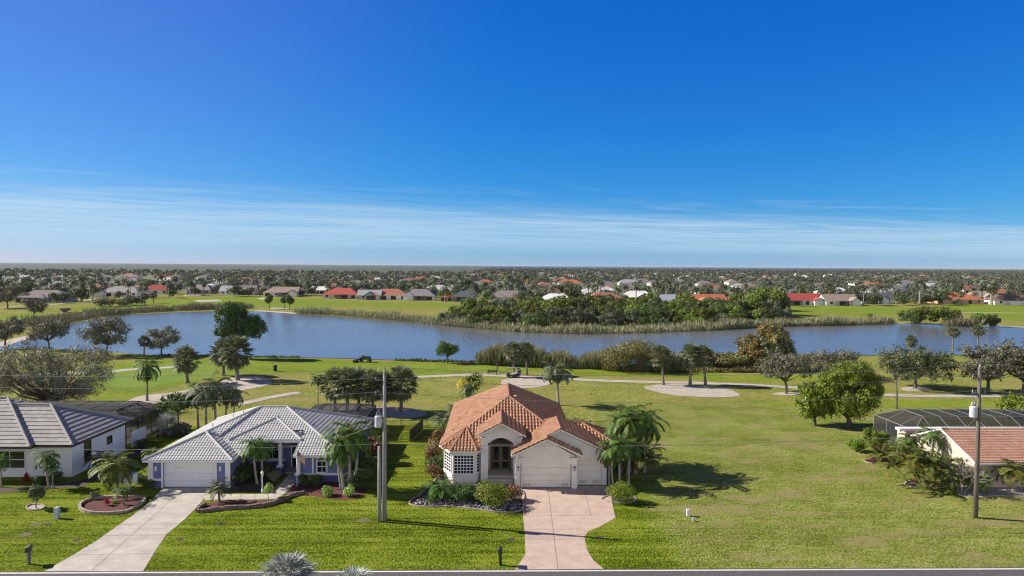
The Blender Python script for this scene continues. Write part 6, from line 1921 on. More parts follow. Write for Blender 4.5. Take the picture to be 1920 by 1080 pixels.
PUT = [
    # left yard and behind the houses
    ('bigoak', 96, 774, 142, 'very large grey green oak with many trunks behind the white house', None, 0.3),
    ('oak0', 64, 596, 38, 'small lone oak on the far fairway left of the lake'),
    ('oak1', 10, 652, 58, 'grey oak cut off by the left edge at the near lake shore'),
    ('oak2', 92, 655, 60, 'grey oak against the lake, between the left edge oak and the fuller one'),
    ('oak0', 200, 667, 74, 'full round oak on the near lake shore left of the drooping palm'),
    ('sabal1', 270, 668, 42, 'dark low fan palm at the shore left of a small leaning oak', None, None, 'sabal'),
    ('oak1', 303, 668, 56, 'small open oak at the lake shore with a thin dark trunk'),
    ('queenweep', 276, 752, 98, 'drooping palm with hanging fronds on the left sand bunker'),
    ('sabalshort1', 352, 718, 76, 'round headed fan palm with a leaning trunk beside the putting green', None, 3.3),
    ('sabalshort0', 419, 704, 74, 'left fan palm of the pair in front of the tall dark tree'),
    ('sabalshort2', 446, 713, 92, 'taller right fan palm of the pair in front of the tall dark tree'),
    ('broad', 441, 672, 106, 'tall dark broadleaf tree with uneven masses standing before the lake', None, 0.0),
    ('queen0', 387, 812, 108, 'second feather palm from the left in the group behind the blue house'),
    ('queen1', 405, 806, 112, 'tallest feather palm in the middle of the group behind the blue house roof'),
    ('queen1', 372, 806, 92, 'leftmost feather palm of the group behind the blue house'),
    ('queen1', 438, 800, 84, 'rightmost feather palm of the group behind the blue house'),
    ('queen0', 424, 802, 96, 'second feather palm from the right in the group behind the blue house roof'),
    ('spread', 334, 806, 68, 'dark flat topped tree behind the silvery palm in the left yard'),
    ('silver', 313, 815, 60, 'silvery blue fan palm beside the bronze pool cage'),
    ('coco', 596, 770, 78, 'slim feather palm with an upright spear leaf behind the blue house'),
    ('sabalshort0', 628, 770, 86, 'leftmost fan palm of the dense grove behind the blue house', 'fan palms of the grove behind the blue house'),
    ('sabalshort1', 650, 774, 94, 'broad fan palm second from the left in the dense grove', 'fan palms of the grove behind the blue house', .4),
    ('sabalshort2', 672, 767, 84, 'fan palm in the middle of the dense grove behind the blue house', 'fan palms of the grove behind the blue house'),
    ('sabalshort1', 700, 776, 90, 'fan palm left of the twin utility poles in the grove', 'fan palms of the grove behind the blue house', 2.0),
    ('sabalshort0', 722, 772, 82, 'fan palm hidden partly by the tall utility pole', 'fan palms of the grove behind the blue house'),
    ('sabalshort2', 752, 772, 94, 'rightmost fan palm of the grove, right of the utility pole', 'fan palms of the grove behind the blue house'),
    # blue house front
    ('xmas0', 640, 919, 92, 'shortest slender palm of the cluster at the right of the blue house', 'slender palms by the blue house', 3.0),
    ('xmas1', 646, 921, 128, 'slender palm at the front of the cluster right of the blue house', 'slender palms by the blue house', .5),
    ('xmas2', 655, 920, 150, 'tallest slender palm of the cluster right of the blue house', 'slender palms by the blue house', 1.2),
    ('xmas0', 662, 917, 142, 'slender palm on the right of the cluster beside the blue house', 'slender palms by the blue house', .3),
    ('xmas1', 483, 908, 102, 'pale trunked palm with a wide crown in front of the entry window', None, 0.6),
    ('xmas2', 490, 904, 86, 'shorter palm leaning right in front of the entry window', None, 0.1),
    ('pygmy', 411, 942, 56, 'pygmy palm clump at the corner of the driveway and the red mulch'),
    ('cordyline', 430, 912, 30, 'crimson leaved plant beside the garage corner of the blue house'),
    ('darkball', 448, 905, 32, 'dark shrub in the shaded bed left of the pale trunked palm'),
    ('darkball', 466, 898, 34, 'dark shrub under the entry window of the blue house'),
    ('darkball', 500, 898, 30, 'dark shrub by the walkway left of the entry column'),
    ('scrub', 514, 904, 24, 'silvery shrub beside the walkway corner', None, None, None, .55),
    ('sapling', 503, 938, 34, 'thin young tree with lime leaves at the walkway edge'),
    ('darkball', 572, 911, 24, 'left low dark hedge shrub under the arched window'),
    ('darkball', 590, 911, 24, 'right low dark hedge shrub under the arched window'),
    ('limeball', 615, 930, 19, 'left lime green ball in the red mulch bed'),
    ('limeball', 654, 930, 20, 'right lime green ball in the red mulch bed'),
    ('darkball', 672, 915, 40, 'big dark shrub at the right corner of the blue house'),
    ('darkball', 684, 888, 40, 'dark shrub along the right wall of the blue house, nearest the front'),
    ('croton', 697, 868, 50, 'tall olive shrub along the right wall of the blue house', None, None, None, 1.1),
    ('darkball', 706, 852, 40, 'dark shrub at the back of the right wall of the blue house'),
    ('darkball', 283, 915, 20, 'small dark ball at the left corner of the blue garage'),
    ('darkball', 268, 910, 22, 'small dark shrub beside the white equipment box'),
    # left lawn
    ('xmas0', 92, 915, 82, 'left palm of the leaning pair before the white wall', None, 3.0),
    ('xmas2', 98, 916, 56, 'small right palm of the leaning pair before the white wall', None, .2),
    ('xmas1', 2, 914, 70, 'palm cut off by the left edge before the white house window'),
    ('yardpalm', 219, 922, 92, 'yellowing bushy feather palm between the white and blue houses', None, None, None, 1.0),
    ('yardpalm', 190, 890, 60, 'feather palm behind the yellowing one against the white side wall'),
    ('smallpalm', 284, 872, 42, 'small pale palm behind the left eave of the blue garage'),
    ('smallpalm', 232, 947, 46, 'small palm growing out of the round red mulch island'),
    ('hedgeball', 205, 917, 36, 'rounded variegated shrub at the foot of the yellowing palm', None, None, None, .6),
    ('topiary', 68, 953, 52, 'small upright clipped tree ringed by stones on the left lawn'),
    ('cordyline', 49, 908, 24, 'dark crimson plant before the white house wall'),
    ('darkball', 76, 908, 18, 'small dark shrub before the white house wall right of the crimson plant'),
    ('darkball', 104, 905, 22, 'small dark shrub behind the leaning palm pair'),
    ('cordyline', 201, 948, 17, 'scarlet bromeliad in the red mulch island'),
    ('limeball', 215, 944, 8, 'tiny lime tuft in the red mulch island'),
    ('scrub', 178, 935, 15, 'small grey plant on the lawn left of the mulch island', None, None, None, .6),
    ('darkball', 268, 838, 18, 'dark shrub by the privacy wall behind the white house'),
    ('cordyline', 308, 822, 14, 'small red flowering plant behind the left eave of the blue garage'),
    ('scrub', 340, 815, 24, 'low shrub under the dark flat topped tree', None, None, None, .7),
    # terracotta house
    ('greencycad', 824, 935, 58, 'spiky green pygmy palm at the left of the rock bed', None, None, None, 1.15),
    ('darkball', 873, 940, 38, 'dark rounded shrub under the bay window', None, None, None, 1.15),
    ('hedgeball', 924, 950, 47, 'large bright clipped shrub in the rock bed before the porch'),
    ('redshrub', 962, 938, 30, 'reddish shrub between the porch steps and the garage'),
    ('darkball', 820, 884, 34, 'dark green shrub between the copper crotons at the left wall', None, None, None, .9),
    ('hedgeball', 811, 866, 40, 'olive shrub behind the copper croton at the left wall', None, None, None, .6),
    ('croton', 815, 876, 48, 'copper leaved croton at the left wall of the terracotta house', None, None, None, .9),
    ('croton', 822, 856, 52, 'taller copper croton behind the bay on the left wall', None, None, None, .8),
    ('redshrub', 812, 895, 26, 'low reddish shrub at the corner of the bay window'),
    ('pygmy', 831, 812, 52, 'bushy palm halfway along the left eave of the terracotta house', None, None, None, 1.15),
    ('pygmy', 852, 792, 46, 'palm further back along the left eave of the terracotta house'),
    ('queen1', 876, 772, 62, 'grey green feather palm behind the left rear corner of the terracotta house'),
    ('yellow', 881, 755, 58, 'small tree covered in yellow blossom behind the terracotta house', None, 0.0),
    ('cycad', 1083, 803, 26, 'dark spiky cycad behind the right rear corner of the terracotta house', None, None, None, 1.2),
    ('areca', 1186, 884, 92, 'dense leafy palm clump filling the middle of the garage palms'),
    ('areca', 1206, 878, 84, 'dense leafy palm clump at the back right of the garage palms'),
    ('xmas2', 1143, 912, 84, 'short palm leaning over the single garage door', 'slender palms right of the garage', 3.0),
    ('xmas0', 1151, 916, 104, 'front left slender palm of the cluster beside the single garage door', 'slender palms right of the garage', 2.6),
    ('xmas1', 1163, 914, 112, 'front middle slender palm of the cluster beside the single garage door', 'slender palms right of the garage', 1.0),
    ('xmas2', 1178, 913, 106, 'front right slender palm of the cluster beside the single garage door', 'slender palms right of the garage', 0.2),
    ('xmas1', 1176, 893, 146, 'tall palm at the back of the garage cluster, left', 'slender palms right of the garage', 2.0),
    ('xmas0', 1190, 888, 142, 'tallest palm at the back of the garage cluster', 'slender palms right of the garage', 0.4),
    ('xmas2', 1208, 886, 132, 'palm at the right end of the garage cluster', 'slender palms right of the garage', 4.0),
    ('xmas2', 1165, 886, 124, 'palm between the low one and the tallest of the garage cluster', 'slender palms right of the garage', 3.3),
    ('xmas0', 1196, 872, 100, 'short palm at the very back of the garage cluster', 'slender palms right of the garage', 5.6),
    ('xmas1', 1180, 870, 112, 'palm behind the tallest ones of the garage cluster', 'slender palms right of the garage', 5.0),
    ('xmas0', 1150, 880, 88, 'low palm behind the single garage corner', 'slender palms right of the garage', 1.5),
    ('hedgeball', 1165, 942, 38, 'round clipped bush at the foot of the palm cluster right of the driveway', None, None, None, .85),
    ('areca', 1112, 820, 32, 'low green palm clump behind the right wing of the terracotta house'),
    # golf course
    ('queen1', 1047, 760, 92, 'lone feather palm with a pale trunk behind the terracotta roof', None, 0.5, None, 1.35),
    ('sabal0', 963, 707, 70, 'left fan palm beside the golf cart bunker'),
    ('sabal2', 988, 703, 66, 'right fan palm beside the golf cart bunker'),
    ('sabal1', 1244, 722, 78, 'left fan palm standing in the oval sand bunker', None, 3.0),
    ('sabal0', 1294, 722, 82, 'middle fan palm standing in the oval sand bunker'),
    ('sabal1', 1323, 723, 80, 'right fan palm standing in the oval sand bunker', None, 2.6),
    ('round', 839, 681, 46, 'dark round tree on the shore just above the near fairway'),
    ('tanbush', 1185, 692, 60, 'large tan green bush on the near shore in the middle', None, None, None, 1.15),
    ('tanlow', 1350, 692, 38, 'low tan bush on the shore right of the three bunker palms'),
    ('tanlow', 1383, 692, 34, 'low tan bush touching the rusty topped tree'),
    ('rusty', 1437, 692, 82, 'rusty orange topped tree on the near shore at right', None, 0.0),
    ('oak2', 1474, 738, 86, 'grey oak with a thin trunk in a sand ring at right'),
    ('flatoak', 1564, 708, 52, 'low spreading grey oak behind the bright green trees'),
    ('ficus', 1592, 802, 128, 'large bright green round tree with a thick trunk on the empty lot', None, None, None, .80),
    ('ficuslow', 1528, 797, 96, 'smaller bright green tree merged into the left side of the large one', None, None, None, .66),
    ('thin', 1681, 766, 112, 'thin tall tree with a sparse crown behind the right pool cage'),
    ('oakgreen', 1716, 728, 82, 'wide dark oak with a mulch ring at right', None, None, None, 1.15),
    ('oak1', 1853, 737, 92, 'wide grey oak behind the right utility pole', None, None, None, 1.2),
    ('oak2', 1918, 742, 106, 'grey oak cut off by the right edge', None, None, None, 1.1),
    ('ficuslow', 1920, 800, 72, 'bright green bush tree at the right edge behind the pool cage'),
    ('sabal0', 1708, 668, 42, 'small fan palm peeping above the wide dark oak', None, None, None, 1.0),
    ('sabaltall', 1786, 666, 56, 'tall fan palm on the right shore, left of its twin', None, None, None, 1.25),
    ('sabaltall', 1833, 666, 60, 'tall fan palm on the right shore, right of its twin', None, None, None, 1.25),
    ('coco', 345, 760, 20, 'tiny palm tuft beside the left sand bunker'),
    # right house
    ('crotonyel', 1650, 866, 56, 'orange and green croton palm in a kerb ring left of the right house', None, None, None, .8),
    ('ficuslow', 1607, 846, 26, 'low green bush left of the orange croton palm', None, None, None, 1.2),
    ('ficuslow', 1640, 838, 40, 'green bush behind the orange croton palm'),
    ('xmas1', 1700, 886, 84, 'slender leaning palm behind the areca palms', None, 3.4),
    ('areca', 1728, 912, 122, 'tall yellowing areca palm clump at the gable wall, left', None, None, None, 1.0),
    ('areca', 1757, 910, 112, 'tall areca palm clump at the gable wall, right'),
    ('areca', 1692, 868, 72, 'areca palm clump behind the slender leaning palm'),
    ('xmas2', 1748, 885, 96, 'slender palm against the cream gable wall'),
    ('bare', 1803, 924, 66, 'bare branched pale shrub in front of the gable wall'),
    ('crotonyel', 1818, 918, 70, 'yellow green feather plant between the bare shrub and the utility pole', None, None, None, .75),
    ('greenplant', 1843, 925, 46, 'upright leafy plant just right of the right utility pole', None, None, None, .7),
    ('yardpalm', 1900, 922, 76, 'bushy palm in front of the faded red roof at the right edge', None, None, None, 1.0),
    # far shore
    ('lolly', 505, 579, 28, 'left round headed tree of three on the far shore'),
    ('lolly', 534, 579, 28, 'middle round headed tree of three on the far shore'),
    ('lolly', 543, 581, 29, 'right round headed tree of three on the far shore'),
    ('oak0', 14, 578, 44, 'dark oak at the left edge of the far fairway', None, None, None, 1.1),
    ('scrub', 122, 586, 10, 'low scrub on the far fairway near the lone oak'),
    ('sabal0', 272, 572, 24, 'dark palm on the far shore right of the scrub', None, None, None, 1.3),
    ('sabal1', 288, 569, 22, 'dark palm on the far shore beside the first one', None, None, None, 1.3),
    ('scrub', 198, 575, 18, 'brown scrub at the left far shore, leftmost'),
    ('tanlow', 222, 575, 18, 'tan scrub at the left far shore'),
    ('scrub', 250, 572, 20, 'grey scrub at the left far shore, right of the tan one'),
    ('ficuslow', 1630, 597, 11, 'small dark bush on the right far fairway'),
    ('silverfront', 538, 1136, 100, 'silvery spiky palm rising at the bottom edge across the road', None, None, None, 1.55),
    ('silverfront', 660, 1150, 88, 'smaller silvery palm at the bottom edge right of the larger one', None, None, None, 1.3),
]
for row in PUT:
    key, px, py, hp, lb = row[:5]
    grp = row[5] if len(row) > 5 else None
    rot = row[6] if len(row) > 6 else None
    wide = row[8] if len(row) > 8 else 1.0
    put(key, px, py, hp, lb, grp, rot=rot, wide=wide)

# the mangrove thicket on the far bank, bush by bush
rng = random.Random(5)
MLBL = {0: 'dark green', 1: 'bright yellow green', 2: 'tall dark green', 3: 'greyish green', 4: 'broad bright green'}
for ri, (x0, x1, yb, h0, h1) in enumerate(((826, 1468, 613, 20, 32), (846, 1466, 608, 28, 40), (872, 1460, 602, 30, 46), (900, 1450, 595, 28, 44), (1010, 1440, 588, 24, 40))):
    x = x0 + rng.uniform(0, 12)
    while x < x1:
        k = rng.choices(range(5), ((5, 1, 2, 3, 1), (3, 3, 2, 2, 3), (2, 4, 2, 1, 4), (2, 4, 2, 1, 4), (2, 4, 2, 1, 4))[ri])[0]
        py = yb + rng.uniform(-3, 3) - (8 if x > 1380 else 0) - (6 if x < 880 else 0)
        hp = rng.uniform(h0, h1) * (.8 if x < 860 else 1) * (1.12 if x > 1400 else 1)
        put('mang%d' % k, x, py, hp, MLBL[k] + ' mangrove bush in the thicket across the lake', MLBL[k] + ' bushes of the thicket across the lake', wide=rng.uniform(.75, 1.15))
        x += rng.uniform(15, 27)
for px, py, hp in ((1142, 612, 44), (1107, 606, 34), (940, 604, 30), (1224, 604, 40), (1345, 600, 42), (1060, 603, 36), (1290, 603, 34)):
    put('sabaltall', px, py, hp, 'fan palm rising out of the mangrove thicket across the lake', 'fan palms in the mangrove thicket')
for px, py, hp, w in ((1710, 607, 30, 1.1), (1735, 608, 36, 1.2), (1765, 610, 38, 1.2), (1785, 608, 30, 1.0), (1835, 613, 28, 1.0), (1858, 613, 26, .9)):
    put('mang%d' % (int(px) % 2), px, py, hp, 'mangrove bush of the clump on the right far shore', 'mangrove bushes of the right far shore', wide=w)


# reeds: stands of upright blades along the shores
def reeds(name, label, px, width, n, h, leaf, seed, jitter=.5):
    rs = np.random.default_rng(seed)
    w = np.array([G(x, y)[:2] for x, y in px])
    seg = np.linalg.norm(np.diff(w, axis=0), axis=1); cum = np.concatenate([[0], np.cumsum(seg)])
    t = rs.random(n) * cum[-1]
    i = np.clip(np.searchsorted(cum, t) - 1, 0, len(seg) - 1)
    p = w[i] + (w[i + 1] - w[i]) * ((t - cum[i]) / seg[i])[:, None]
    d = (w[i + 1] - w[i]) / seg[i][:, None]
    nrm = np.stack([-d[:, 1], d[:, 0]], 1)
    p = p + nrm * (rs.uniform(-.5, .5, n) * width)[:, None]
    hh = h * rs.uniform(.45, 1.2, n) * (1 + .3 * np.sin(t * .21) * np.sin(t * .07 + 1) + .2 * np.sin(t * .93 + seed))
    lean = rs.normal(size=(n, 2)) * .26
    u = np.stack([lean[:, 0] * hh, lean[:, 1] * hh, hh], 1) * .5
    c = np.stack([p[:, 0], p[:, 1], np.zeros(n)], 1) + u
    a = rs.uniform(0, math.pi, n)
    wd = rs.uniform(.07, .15, n)
    v = np.stack([np.cos(a) * wd, np.sin(a) * wd, np.zeros(n)], 1)
    vv, ff = quads(c, u, v)
    o = mesh_obj(name, vv, ff, M[leaf])
    tag(o, label, 'reeds', None, 'stuff')


reeds('reeds', 'band of grey green reeds along the left far shore', [(60, 612), (105, 604), (150, 596), (220, 588), (300, 583), (380, 580), (470, 577)], 12, 9000, 2.4, 'lf_reedgreen', 1)
reeds('reeds', 'tan reed band curving along the middle far shore', [(560, 587), (620, 589), (690, 594), (770, 601), (830, 608), (900, 614), (980, 621), (1080, 624), (1180, 623), (1290, 619), (1340, 617)], 9, 13000, 2.3, 'lf_reed', 2)
reeds('reeds', 'tan reed band along the right far shore', [(1340, 617), (1400, 613), (1470, 611), (1560, 609), (1640, 607), (1665, 605)], 7, 7000, 2.6, 'lf_reed', 3)
reeds('reeds', 'reed stand on the near shore below the lake in the middle', [(902, 681), (960, 684), (1040, 687), (1140, 690)], 5, 12000, 3.0, 'lf_reed', 4)
reeds('reeds', 'low tan reeds on the near shore between bush and rusty tree', [(1235, 689), (1300, 689), (1400, 689)], 5, 2600, 2.6, 'lf_reed', 6)
reeds('shore_weeds', 'strip of low weeds along the near fairway bank', [(1130, 694), (1240, 697), (1340, 697), (1460, 697)], 3, 2400, 1.0, 'lf_tanbush', 7)
reeds('shore_weeds', 'dark weeds edging the water of the near left shore', [(300, 667), (420, 669), (480, 670), (560, 671)], 1.6, 700, .55, 'lf_dark', 8)
reeds('shore_weeds', 'dark weeds edging the water near the round shore tree', [(740, 676), (800, 678), (850, 679), (900, 679)], 1.6, 600, .5, 'lf_mangrove', 9)
reeds('reeds', 'reeds at the water before the right far shore mangroves', [(1770, 612), (1810, 613), (1840, 614)], 5, 900, 2.8, 'lf_reed', 10)


# trees of the far neighbourhood: single meshes, copied
def far_proto(kind, seed):
    rs = np.random.default_rng(seed)
    if kind == 'palm':
        tb = palm_trunk(7.5, .24)
        v, f = feather_crown(seed, 17, 3.4, 1.1, .42, 9, (0, 0, 7.5), 80, -25, 85, .45, .2)
        nm, lf, bk = 'distant_palm', 'lf_far', 'palmpale'
    elif kind == 'fan':
        tb = palm_trunk(5.5, .26); v, f = fan_crown(seed, 26, 1.0, 1.2, 7, (0, 0, 5.5), lw=.4)
        nm, lf, bk = 'distant_palm', 'lf_far', 'palmbark'
    else:
        tb, v, f = tree_data(seed, 4.4, .8, 7.2, .25, nl=9, leaves=620, size=1.05, lobe=.45, shell=.55, clump=.0)
        nm, lf, bk = 'distant_tree', ('lf_far' if kind == 'tree' else 'lf_mangrove'), 'bark'
    nt = len(tb.v)
    vs = np.concatenate([np.array(tb.v), v]); fs = [tuple(x) for x in tb.f] + [tuple(int(i) + nt for i in x) for x in f]
    o = mesh_obj(nm, vs, fs, [M[bk], M[lf]], fmat=[0] * len(tb.f) + [1] * len(f))
    return o


FP = {'palm': [far_proto('palm', 201), far_proto('palm', 202)], 'fan': [far_proto('fan', 203)], 'tree': [far_proto('tree', 204), far_proto('tree', 205)], 'green': [far_proto('green', 206), far_proto('green', 207)]}
FLBL = {'palm': ('dark feather palm among the houses beyond the lake', 'palm tree', 'feather palms beyond the lake'), 'fan': ('dark fan palm among the houses beyond the lake', 'palm tree', 'fan palms beyond the lake'),
        'tree': ('grey green tree among the houses beyond the lake', 'tree', 'grey green trees beyond the lake'), 'green': ('bright green tree among the houses beyond the lake', 'tree', 'bright green trees beyond the lake')}
rng = random.Random(11)
spots = []
for row in range(60):                                  # nearest rows first
    Y = 372 * 1.018 ** row + rng.uniform(-3, 3)
    X = -Y * .80
    while X < Y * .80:
        X += rng.uniform(6, 30) * (1 + row * .006)
        gap = math.sin(X * .017 + row * .8) + math.sin(X * .0071 - row * .33 + 2)          # groves and open lots
        if gap < -1.05: continue
        spots.append((X, Y + rng.uniform(-6, 6)))
        if gap > .9: spots.append((X + rng.uniform(3, 6), Y + rng.uniform(-6, 6)))
HB = [(o.location.x, o.location.y) for o in bpy.data.objects if o.name.startswith(('distant_house', 'far_house')) and o.type in ('EMPTY', 'MESH') and o.parent is None]
cells = {}
for x, y in HB: cells.setdefault((int(x // 40), int(y // 40)), []).append((x, y))


def near_house(x, y, front=10):
    cx, cy = int(x // 40), int(y // 40)
    for i in (-1, 0, 1):
        for j in (-1, 0, 1):
            for hx, hy in cells.get((cx + i, cy + j), ()):
                if abs(x - hx) < 11 and -front - 10 < y - hy < 8 and (x * 7.3 + y * 3.1) % 1 > .22: return True
    return False


clear = [[(G(*q)[:2]) for q in pl] for pl in ([(180, 540), (350, 536), (330, 520), (190, 521)], [(1060, 552), (1420, 552), (1420, 536), (1090, 534)], [(1520, 548), (1760, 548), (1740, 538), (1540, 537)], [(980, 545), (1060, 545), (1060, 538), (980, 538)])]
far_fair = [p[:2] for p in (G(-200, 571), G(150, 569), G(330, 560), G(420, 556), G(560, 559), G(830, 567), G(1440, 578), G(1560, 574), G(1920, 574), G(2200, 574))]


def on_course(x, y):
    for (x0, y0), (x1, y1) in zip(far_fair, far_fair[1:]):
        if x0 <= x <= x1: return y < y0 + (y1 - y0) * (x - x0) / (x1 - x0) + 3
    return y < 360


cnt = {'palm': 0, 'fan': 0, 'tree': 0, 'green': 0}
LIM = {'palm': 290, 'fan': 120, 'tree': 290, 'green': 150}
rest = []
usedp = set()
for x, y in spots:
    if near_house(x, y) or on_course(x, y): continue
    if any(inside(x, y, c) for c in clear): continue
    k = rng.choices(('palm', 'fan', 'tree', 'green'), (4.2, 1.3, 3.6, 1.5))[0]
    if cnt[k] >= LIM[k] or (k == 'palm' and cnt['palm'] + cnt['fan'] >= 295) or (k in ('tree', 'green') and cnt['tree'] + cnt['green'] >= 295):
        rest.append((x, y, k)); continue
    cnt[k] += 1
    o = rng.choice(FP[k])
    if o.name in usedp: o = o.copy(); C.objects.link(o)
    usedp.add(o.name)
    tag(o, *FLBL[k])
    s = rng.uniform(.62, 1.15) ** 1.0 * (1.18 if k == 'palm' else 1.0) * (1.35 if rng.random() < .14 else 1.0)
    o.location = (x, y, 0); o.rotation_euler = (0, 0, rng.uniform(0, 6.28)); o.scale = (s * rng.uniform(.9, 1.15),) * 2 + (s,)


# the rest of the far trees reads as one mass: one object
def far_mass():
    rs = np.random.default_rng(9)
    pts = [(x, y, rng.uniform(.8, 1.3)) for x, y, k in rest]
    for row in range(46):
        Y = 1080 + 38 * row * (1 + row * .022)
        X = -Y * .82
        while X < Y * .82:
            X += rs.uniform(9, 30) * (1 + row * .03)
            if X < -60 and Y > 1700: continue
            if not near_house(X, Y, 4): pts.append((X, Y + rs.uniform(-14, 14), rs.uniform(.8, 1.35)))
    pts = np.array(pts)
    n = len(pts)
    m = 46
    du = rand_unit(rs, n * m); du[:, 2] = du[:, 2] * .8
    idx = np.repeat(np.arange(n), m)
    sc = pts[idx, 2]
    rad = np.stack([sc * 4.4, sc * 4.4, sc * 3.4], 1)
    c = np.stack([pts[idx, 0], pts[idx, 1], sc * 3.9], 1) + du * rad * (.55 + .45 * rs.random(n * m))[:, None]
    far = 1 + np.clip((pts[idx, 1] - 700) / 1800, 0, 1.2)
    nd = du + rs.normal(size=(n * m, 3)) * .5; nd[:, 2] += .3; nd /= np.linalg.norm(nd, axis=1)[:, None]
    u = np.cross(nd, rand_unit(rs, n * m)); u /= np.linalg.norm(u, axis=1)[:, None]
    w = np.cross(nd, u)
    s = (rs.uniform(.8, 1.7, n * m) * far * sc)[:, None]
    v, f = quads(c, u * s * .75, w * s * .5)
    v[:, 2] = np.maximum(v[:, 2], .05)
    o = mesh_obj('distant_woods', v, f, M['lf_far'])
    tag(o, 'mass of dark trees and palms filling the distant neighbourhood up to the horizon', 'woods', None, 'stuff')
    print('far mass', n, 'trees', cnt)


far_mass()

# ------------------------------------------------------------------ poles, wires, street things
def utility_pole(label, px, py, h, r, mat, can_z, can_dx, label_grp=None):
    p = G(px, py)
    t = thing('utility_pole', label, 'utility pole', (p.x, p.y, 0))
    mb = MB(); mb.tube([(0, 0, -.1), (0, 0, h * .5), (0, 0, h)], [r, r * .85, r * .66], 12)
    mb.build('pole', M[mat], t, smooth=True)
    return t, p


def transformer(t, z, dx, dy=-.1):
    mb = MB(); mb.lathe([(.05, z - .48), (.30, z - .46), (.30, z + .38), (.26, z + .46), (.05, z + .5)], 16, (dx, dy, 0))
    c = mb.build('transformer', M['greymetal'], t, smooth=False)
    b = MB()
    for k in (-.12, .12): b.lathe([(.05, z + .48), (.07, z + .55), (.04, z + .62), (.07, z + .69), (.02, z + .8)], 8, (dx + k, dy, 0))
    b.build('bushing', M['ceramic'], c)
    k = MB(); k.box(min(dx, 0), dy - .04, z - .25, max(dx, 0), dy + .04, z - .17); k.box(min(dx, 0), dy - .04, z + .2, max(dx, 0), dy + .04, z + .28); k.build('bracket', M['black'], c)


HP = 12.5
poleA, pA = utility_pole('tall grey utility pole with a transformer between the blue and terracotta houses', 721, 975, 12.6, .19, 'pole', 0, 0)
transformer(poleA, 8.35, -.5)
def insulator(t, x, z):
    MB().lathe([(.03, z), (.07, z + .08), (.04, z + .14), (.07, z + .2), (.02, z + .28)], 8, (x, 0, 0)).build('insulator', M['ceramic'], t)


for z in (11.75, 10.55):
    MB().bar((-.75, 0, z), (0, 0, z), .07, .09).build('arm', M['poledark'], poleA); insulator(poleA, -.72, z + .02)
insulator(poleA, .03, 12.58)
mb = MB(); mb.tube([(-.5, -.1, 9.1), (-.35, -.1, 9.9), (-.1, -.1, 10.5)], .03, 6); mb.build('drop_lead', M['wire'], poleA)
poleB, pB = utility_pole('tall brown utility pole with a grey transformer at the right', 1829, 971, 13.0, .20, 'poledark', 0, 0)
transformer(poleB, 9.2, -.52)
for z in (12.1, 10.75):
    MB().bar((-.6, 0, z), (.6, 0, z), .07, .09).build('arm', M['poledark'], poleB)
    for x in (-.55, .55): insulator(poleB, x, z + .02)
insulator(poleB, .03, 12.98)
mb = MB(); mb.tube([(-.62, -.1, 10.0), (-.62, -.1, 10.5), (-.4, -.1, 10.9)], .03, 6); mb.tube([(-.42, -.1, 10.0), (-.3, -.1, 10.5), (-.05, -.1, 10.8)], .03, 6); mb.build('drop_lead', M['wire'], poleB)
q = G(712, 977)
short = MB(); short.tube([(0, 0, -.1), (0, 0, 6.3)], [.16, .13], 10)
o = short.build('utility_pole', M['pole'], smooth=True); o.location = (q.x - .02, q.y - .1, 0)
tag(o, 'short bare pole stub standing right beside the tall grey utility pole', 'utility pole')


def wire(label, a, b, sag, r=.016, n=24):
    a, b = Vector(a), Vector(b)
    pts = [a.lerp(b, i / n) - Vector((0, 0, sag * 4 * (i / n) * (1 - i / n))) for i in range(n + 1)]
    mb = MB(); mb.tube(pts, r, 5)
    o = mb.build('power_line', M['wire'])
    tag(o, label, 'power line')


dX = pB.x - pA.x
LV = [(12.9, 13.3, .03, 'topmost wire', .9), (12.0, 12.35, -.6, 'second wire from the top', 1.0), (10.8, 11.0, -.6, 'third wire from the top', 1.0), (6.45, 7.3, .0, 'lowest communication cable', .55)]
for za, zb, dx, nm, sg in LV:
    a, b = (pA.x + dx * .0 + (dx if dx else 0), pA.y, za), (pB.x + dx * 0, pB.y, zb)
    rr = .019 if 'cable' in nm else .015
    wire('%s strung between the two tall poles' % nm, a, b, sg, rr)
    wire('%s running left from the grey pole out of the frame' % nm, (pA.x - dX, pA.y + .3, za), a, sg, rr)
    wire('%s running right from the brown pole out of the frame' % nm, b, (pB.x + dX, pB.y - .2, zb), sg, rr)
wire('upper service wire from the brown pole to the pink roofed house', (pB.x, pB.y, 10.4), (pB.x + 9, pB.y + 11, 4.6), .25, .018)
wire('lower service wire from the brown pole to the pink roofed house', (pB.x, pB.y, 9.0), (pB.x + 6, pB.y + 11, 4.6), .2, .018)
wire('service wire from the grey pole to the blue house', (pA.x - .4, pA.y, 8.2), (-18.0, 68.0, 3.6), .25, .016)


# mailboxes
def mailbox_wood():
    p = G(54, 1058)
    t = thing('mailbox', 'weathered brown mailbox on a tapered post at the left roadside', 'mailbox', (p.x, p.y, 0), R(20))
    m = MB(); m.tube([(0, 0, -.05), (0, 0, .95)], [.11, .15], 4); m.build('post', M['poledark'], t)
    b = MB(); n = 8
    prof = [(-.16, 0)] + [(-.16 * math.cos(math.pi * i / n), .22 + .16 * math.sin(math.pi * i / n)) for i in range(n + 1)] + [(.16, 0)]
    k = len(prof)
    b.add([(x, y, .95 + z) for y in (-.32, .32) for x, z in prof], [tuple(range(k)), tuple(range(k, 2 * k))[::-1]] + [(i, k + i, k + (i + 1) % k, (i + 1) % k) for i in range(k)])
    x = b.build('box', M['poledark'], t)
    d = MB(); d.box(-.13, -.345, .98, .13, -.322, 1.28); d.build('door', M['bronze'], x)


